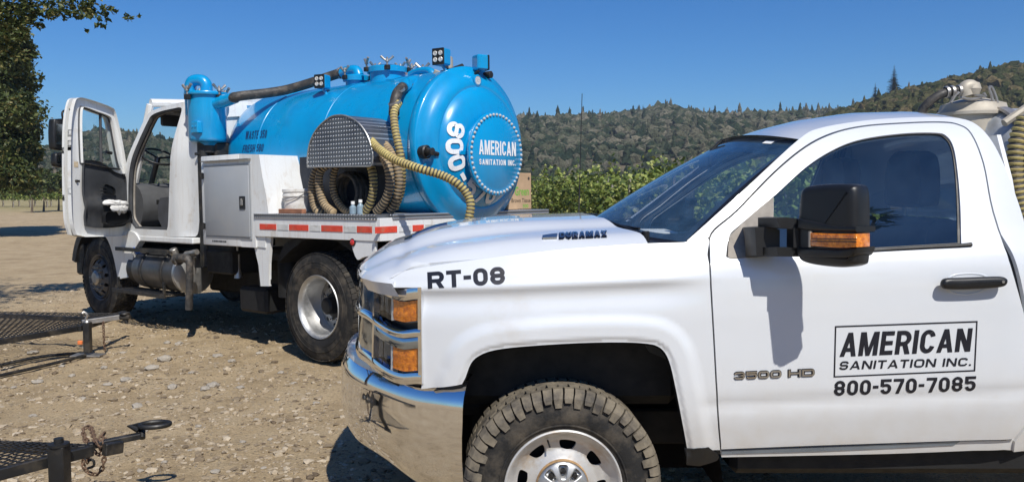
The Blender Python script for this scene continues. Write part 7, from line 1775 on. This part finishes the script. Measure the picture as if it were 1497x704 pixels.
m2o = [DPt(*q, mo) for q in spline([(82, 226), (86, 223.5), (97, 223), (99, 228), (98, 241), (95, 245), (86, 243.5), (82, 239)], 4)]
M2 = solid('spot_mirror', m2o, mo, mo - .09, blackp, DR); g2 = [DPt(*q, mo + .003) for q in ((84, 227), (95, 227), (94, 241), (84, 240))]; m = MB(); m.add([DF(mo + .004)(*p) for p in g2], [(0, 1, 2, 3)]); m.build('mirror_glass', MATS['mirror_pane'], M2)
m = MB(); m.tube(spline([tuple(MP(92, 176, mo - .05)), tuple(MP(91, 165, mo - .05)), tuple(MP(96, 161, mo - .05)), tuple(MP(101, 160, -.05))], 5, False), .012, 8); m.tube([MP(97, 176, mo - .05), MP(98, 243, mo - .05), MP(99, 256, -.08), MP(102, 262, -.04)], .012, 8); m.build('mirror_arm', blacks, DR)
# white cloth lying over the pocket of the door
CL = thing('work_gloves', (0, 0, 0), 'crumpled white work gloves draped over the pocket of the open truck door', 'gloves'); CL.matrix_world = TM
def blob(L, d0, d1, seed):
    o2 = [DPt(*q, .1) for q in spline(L, 4)]; m = MB(); nn = len(o2); cx_ = sum(p[0] for p in o2) / nn; cz_ = sum(p[1] for p in o2) / nn
    rings = [(d0, .75), (d0 + .015, .97), ((d0 + d1) / 2, 1.0), (d1 - .012, .9), (d1, .6), (d1 + .004, .3)]
    for off, k in rings:
        for i, (u, z) in enumerate(o2):
            w3 = noise.noise((u * 30, z * 30, seed + off * 30)) * .012; m.v.append(DF(off + w3)(cx_ + (u - cx_) * k, cz_ + (z - cz_) * k + w3))
    m.f = [(r * nn + i, r * nn + (i + 1) % nn, (r + 1) * nn + (i + 1) % nn, (r + 1) * nn + i) for r in range(5) for i in range(nn)] + [tuple(range(nn)), tuple(5 * nn + i for i in range(nn))]; m.m = [0] * len(m.f); return m
blob([(152, 295), (158, 292), (168, 292.5), (178, 293), (187, 296), (188, 300), (182, 302), (172, 302), (160, 300), (153, 299)], .06, .13, 1).build('glove', cloth, CL, ang=60)
m = blob([(163, 299), (172, 298), (184, 299), (186, 303), (184, 310), (180, 312), (177, 308), (174, 314), (171, 310), (168, 308), (164, 309), (160, 304)], .09, .13, 4).build('glove', cloth, CL, ang=60)

# ================================================================== trailers: expanded metal decks, tongues, jacks, chains
def lattice(mb, a, b, c, d, nu, nv, r):
    a, b, c, d = map(Vector, (a, b, c, d))
    def q(u, v): return a.lerp(b, u).lerp(d.lerp(c, u), v)
    up = Vector((0, 0, r))
    def strip_(p0, p1):
        t = (p1 - p0).normalized(); s = t.cross(Vector((0, 0, 1))).normalized() * r
        mb.add([p0 - s, p0 + s, p1 + s, p1 - s, p0 - s - up * 1.5, p0 + s - up * 1.5, p1 + s - up * 1.5, p1 - s - up * 1.5], [(0, 1, 2, 3), (4, 7, 6, 5), (0, 4, 5, 1), (2, 6, 7, 3), (1, 5, 6, 2), (0, 3, 7, 4)])
    for k in range(-nv, nu):
        # diagonals one way and the other
        u0, v0, u1, v1 = k / nu, 0.0, (k + nv) / nu, 1.0
        if u0 < 0: v0 = -u0 * nu / nv; u0 = 0
        if u1 > 1: v1 = 1 - (u1 - 1) * nu / nv; u1 = 1
        if v1 > v0: strip_(q(u0, v0), q(u1, v1)); strip_(q(u0, 1 - v0), q(u1, 1 - v1))
def chain_mesh(path, link=.022, r=.0045):
    pts = [Vector(p) for p in path]; d = [0]
    for i in range(1, len(pts)): d.append(d[-1] + (pts[i] - pts[i - 1]).length)
    n = max(2, int(d[-1] / (link * 1.45))); A = np.array(pts); out = []
    for k in range(n):
        t = (k + .5) / n * d[-1]; c = Vector([np.interp(t, d, A[:, j]) for j in range(3)]); c2 = Vector([np.interp(min(d[-1], t + .01), d, A[:, j]) for j in range(3)]); c1 = Vector([np.interp(max(0, t - .01), d, A[:, j]) for j in range(3)])
        out.append((c, (c2 - c1).normalized(), k % 2))
    return out
def add_chain(parent, path, mt, off, link=.022, r=.0045):
    base_me = None
    for c, t, alt in chain_mesh(path, link, r):
        if base_me is None:
            m = MB(); m.tube([(link * .55 * math.cos(a) , 0, link * math.sin(a)) for a in np.linspace(0, 2 * math.pi, 13)[:-1]], r, 5, closed=True); o = m.build('chain_link', mt, parent, ang=0); base_me = o.data
        else: o = bpy.data.objects.new('chain_link', base_me); C.objects.link(o); o.parent = parent
        o.matrix_local = Matrix.Translation(c - off) @ t.to_track_quat('Z', 'Y').to_matrix().to_4x4() @ Matrix.Rotation(R(90) * alt + .3, 4, 'Z')
rust = mat('rusty_steel', (.16, .10, .065), .8, metal=.3, var=.4, vs=25, bump=.2, bs=80)
orange = mat('orange_plastic', (.75, .2, .06), .5)
def beam(name, a, b, w_, h_, mt, parent, off):
    a = Vector(a) - off; b = Vector(b) - off; d = b - a; L = d.length; rot = d.to_track_quat('X', 'Z').to_matrix().to_4x4()
    return MB().box((0, -w_ / 2, -h_ / 2), (L, w_ / 2, h_ / 2), .004, M=Matrix.Translation(a) @ rot).build(name, mt, parent)
# near trailer (lower left)
a = P(134, 655, 4.18)
def at_h(px, py, z): return G(px, py, z)
def trailer(label, near, far_, apex, back_near, back_far, tongue_end, h_rail, group):
    t = thing('trailer', (apex.x, apex.y, 0), label, 'trailer', group); off = Vector((apex.x, apex.y, 0)); return t, off
ap = at_h(135, 657, .33)
n1 = at_h(0, 692, .33); f1 = at_h(0, 646, .36)
dirn = (n1 - ap).normalized(); dirf = Vector((-1, .12, 0)).normalized()
TB_ = thing('trailer', (ap.x, ap.y, 0), 'black trailer tongue with mesh deck and lunette ring at the lower left corner', 'trailer', 'black trailers parked nose out'); off = Vector((ap.x, ap.y, 0))
apx = ap + Vector((0, 0, 0)); nb = ap + dirn * 1.5; fb = ap + dirf * 1.5; 
beam('frame_rail', ap, nb, .04, .055, blacks, TB_, off); beam('frame_rail', ap, fb, .04, .05, blacks, TB_, off); beam('frame_rail', nb, fb, .05, .075, blacks, TB_, off)
m = MB(); p0 = ap + Vector((-.10, 0, .045)); lattice(m, p0, p0 + dirn * 1.3 - Vector((.03, -.02, 0)), p0 + dirf * 1.3 + dirn * .0 , p0 + dirf * .06, 26, 26, .0035)
# simple triangular fill: parallel strips between both rails
m = MB(); K = 40
for k in range(1, K):
    f = k / K; q0_ = ap + dirn * 1.45 * f; q1_ = ap + dirf * 1.45 * f; up = Vector((0, 0, .032))
    nseg = max(2, int((q1_ - q0_).length / .045)); A_ = [q0_.lerp(q1_, i / nseg) for i in range(nseg + 1)]; q0b = ap + dirn * 1.45 * (f + 1 / K); q1b = ap + dirf * 1.45 * (f + 1 / K); B_ = [q0b.lerp(q1b, (i + .5) / nseg) for i in range(nseg)]
    def st(p, q_):
        t = (q_ - p).normalized(); s = t.cross(Vector((0, 0, 1))).normalized() * .0035
        m.add([p - s + up - off, p + s + up - off, q_ + s + up - off, q_ - s + up - off, p + up - off - Vector((0, 0, .006)), q_ + up - off - Vector((0, 0, .006))], [(0, 1, 2, 3), (0, 3, 5, 4), (1, 4, 5, 2)])
    for i in range(nseg): st(A_[i], B_[i]); st(B_[i], A_[i + 1])
    q0_2 = [q0b.lerp(q1b, i / nseg) for i in range(nseg + 1)]
o = m.build('deck_mesh', blacks, TB_, ang=0); o['kind'] = 'stuff'
te = at_h(225, 631, .37); ts = ap - Vector((.02, 0, -.02)); beam('tongue', ts, at_h(205, 636, .36), .045, .03, blacks, TB_, off)
beam('tongue_plate', at_h(152, 657, .34), at_h(178, 652, .33), .04, .06, blacks, TB_, off)
m = MB(); c = at_h(226, 620, .40) - off; u1_ = Vector((1, .25, 0)).normalized(); v1_ = Vector((-.25, 1, 0)).normalized()
m.tube([c + u1_ * .075 * math.cos(a) + v1_ * .05 * math.sin(a) for a in np.linspace(0, 2 * math.pi, 29)[:-1]], .014, 10, closed=True); m.tube([c - u1_ * .075, c - u1_ * .12, at_h(203, 628, .38) - off], .018, 10); m.cyl(at_h(208, 640, .34) - off, at_h(208, 626, .38) - off, .016); m.build('lunette_ring', blacks, TB_)
# jack post
jp = at_h(86, 650, .42); m = MB(); jx, jy = jp.x - off.x, jp.y - off.y; m.box((jx - .038, jy - .038, -.02), (jx + .038, jy + .038, .42), .006); m.cyl((jx, jy, .42), (jx, jy, .455), .022); m.lathe([(.03, .415), (.048, .418), (.048, .43), (.03, .433)], 16, M=Matrix.Translation((jx, jy, 0))); m.box((jx - .08, jy - .06, -.03), (jx + .08, jy + .06, -.0), .005); m.build('jack_post', blacks, TB_)
zc2 = .38
ch1 = [at_h(125, 645, .36), at_h(122, 628, .40), at_h(132, 624, .41), at_h(140, 645, .38), at_h(150, 656, .33), at_h(148, 640, .38), at_h(153, 632, .4)]
add_chain(TB_, spline([tuple(p) for p in ch1], 5, False), rust, off, .017, .005)
q = lambda px, py: P(px, py, 4.25)
ch2 = [q(123, 664), q(122, 680), q(130, 690), q(142, 692), q(150, 682), q(153, 660), q(153, 640)]
add_chain(TB_, spline([tuple(p) for p in ch2], 5, False), rust, off, .017, .005)
ch3 = [q(126, 640), q(135, 655), q(146, 664), q(152, 650), q(140, 645), q(130, 662), q(128, 676)]
add_chain(TB_, spline([tuple(p) for p in ch3], 5, False), rust, off, .016, .0045)
m = MB(); m.tube(spline([tuple(q(123, 668) - off), tuple(q(127, 672) - off), tuple(q(136, 672) - off), tuple(q(137, 680) - off), tuple(q(128, 684) - off)], 4, False), .007, 8); m.build('chain_hook', blacks, TB_)
# farther trailer (left, in front of the tanker's front wheel)
ap = at_h(148, 467, .30); n1 = at_h(0, 499, .26); dirn = (n1 - ap).normalized(); dirf = Vector((-1, .22, 0)).normalized()
TC_ = thing('trailer', (ap.x, ap.y, 0), 'black trailer tongue with mesh deck and jack before the tanker front wheel', 'trailer', 'black trailers parked nose out'); off = Vector((ap.x, ap.y, 0))
ap2 = at_h(112, 480, .27); nb = ap2 + (n1 - ap2).normalized() * 1.6; fb = ap + dirf * 2.2
beam('frame_rail', ap2, nb, .04, .055, blacks, TC_, off); beam('frame_rail', ap, fb, .035, .045, blacks, TC_, off); beam('frame_rail', nb, fb, .05, .07, blacks, TC_, off); beam('frame_rail', ap2 + Vector((.02, 0, 0)), ap2 + Vector((0, 1.0, 0)), .05, .06, blacks, TC_, off)
m = MB(); K = 30; bn = nb - ap2; bf = fb - (ap2 + Vector((0, .8, 0)))
for k in range(K):
    f = k / K; q0_ = ap2 + bn * f; q1_ = ap2 + Vector((0, .8, 0)) + bf * f; q0b = ap2 + bn * (f + 1 / K); q1b = ap2 + Vector((0, .8, 0)) + bf * (f + 1 / K)
    nseg = max(2, int((q1_ - q0_).length / .07)); A_ = [q0_.lerp(q1_, i / nseg) for i in range(nseg + 1)]; B_ = [q0b.lerp(q1b, (i + .5) / nseg) for i in range(nseg)]
    for i in range(nseg): st(A_[i], B_[i]); st(B_[i], A_[i + 1])
o = m.build('deck_mesh', blacks, TC_, ang=0); o['kind'] = 'stuff'
beam('tongue', at_h(120, 471, .30), at_h(190, 461, .33), .05, .05, steel, TC_, off)
m = MB(); c = at_h(182, 458, .36) - off; m.lathe([(.05, -.01), (.055, .0), (.05, .012), (.02, .016), (0, .016)], 20, M=Matrix.Translation(c)); m.box(tuple(c + Vector((-.05, -.035, -.06))), tuple(c + Vector((.06, .035, -.012))), .012); m.cyl(c + Vector((.02, 0, -.1)), c, .02); m.build('coupler', blacks, TC_)
jb = G(129, 521, gh(-4.2, 7.9)); jx, jy = jb.x - off.x, jb.y - off.y; H3 = .40
m = MB(); m.box((jx - .032, jy - .032, .02), (jx + .032, jy + .032, .33), .005); JP = m.build('jack_post', blacks, TC_)
m = MB(); zf = gh(jb.x, jb.y) + .012; m.box((jx - .15, jy - .07, zf), (jx + .15, jy + .07, zf + .016), .004); m.build('jack_foot', steel, JP)
m = MB(); m.tube(spline([(jx, jy, .30), (jx - .01, jy, .36), (jx + .005, jy, .40), (jx - .02, jy - .01, .43), (jx - .035, jy - .02, .42)], 4, False), .013, 8); m.lathe([(.03, .33), (.02, .35), (0, .352)], 12, M=Matrix.Translation((jx, jy, 0))); m.build('jack_handle', steel, JP)
m = MB(); m.box((jx - .08, jy - .05, .11), (jx - .035, jy - .02, .15), .006); m.build('safety_clip', orange, JP)
add_chain(TC_, [at_h(151, 470, .30), G(151, 470, .30) + Vector((0, 0, -.12)), G(151, 470, .3) + Vector((.005, .0, -.30))], rust, off, .020, .005)
for (L, lb) in (([(0, 530), (60, 521), (125, 513)], 'dark bar standing in for a shadow line on the ground under the farther trailer'), ([(0, 547), (70, 532), (125, 520)], 'second dark bar standing in for a shadow line nearer the viewer under the farther trailer')):
    pts = [G(a_, b_, 0) for a_, b_ in L]; pts = [Vector((p.x, p.y, gh(p.x, p.y) + .03)) for p in pts]; m = MB(); m.tube(spline([tuple(p) for p in pts], 4, False), .016, 8); tag(m.build('shadow_bar', blacks), lb, 'bar')  # dark bars added in place of the trailer's shadow lines
# ================================================================== thin summer haze over the valley
m = MB(); m.box((-905, -305, -2.5), (905, 1405, 62), 0); hz = bpy.data.materials.new('haze'); hz.use_nodes = True; nt = hz.node_tree; nt.nodes.clear()
pv = nt.nodes.new('ShaderNodeVolumePrincipled'); pv.inputs['Color'].default_value = (.80, .88, 1.0, 1); pv.inputs['Density'].default_value = .00045; pv.inputs['Anisotropy'].default_value = .2
ho_ = nt.nodes.new('ShaderNodeOutputMaterial'); nt.links.new(pv.outputs[0], ho_.inputs['Volume'])
tag(m.build('haze', hz, ang=0), kind='stuff')
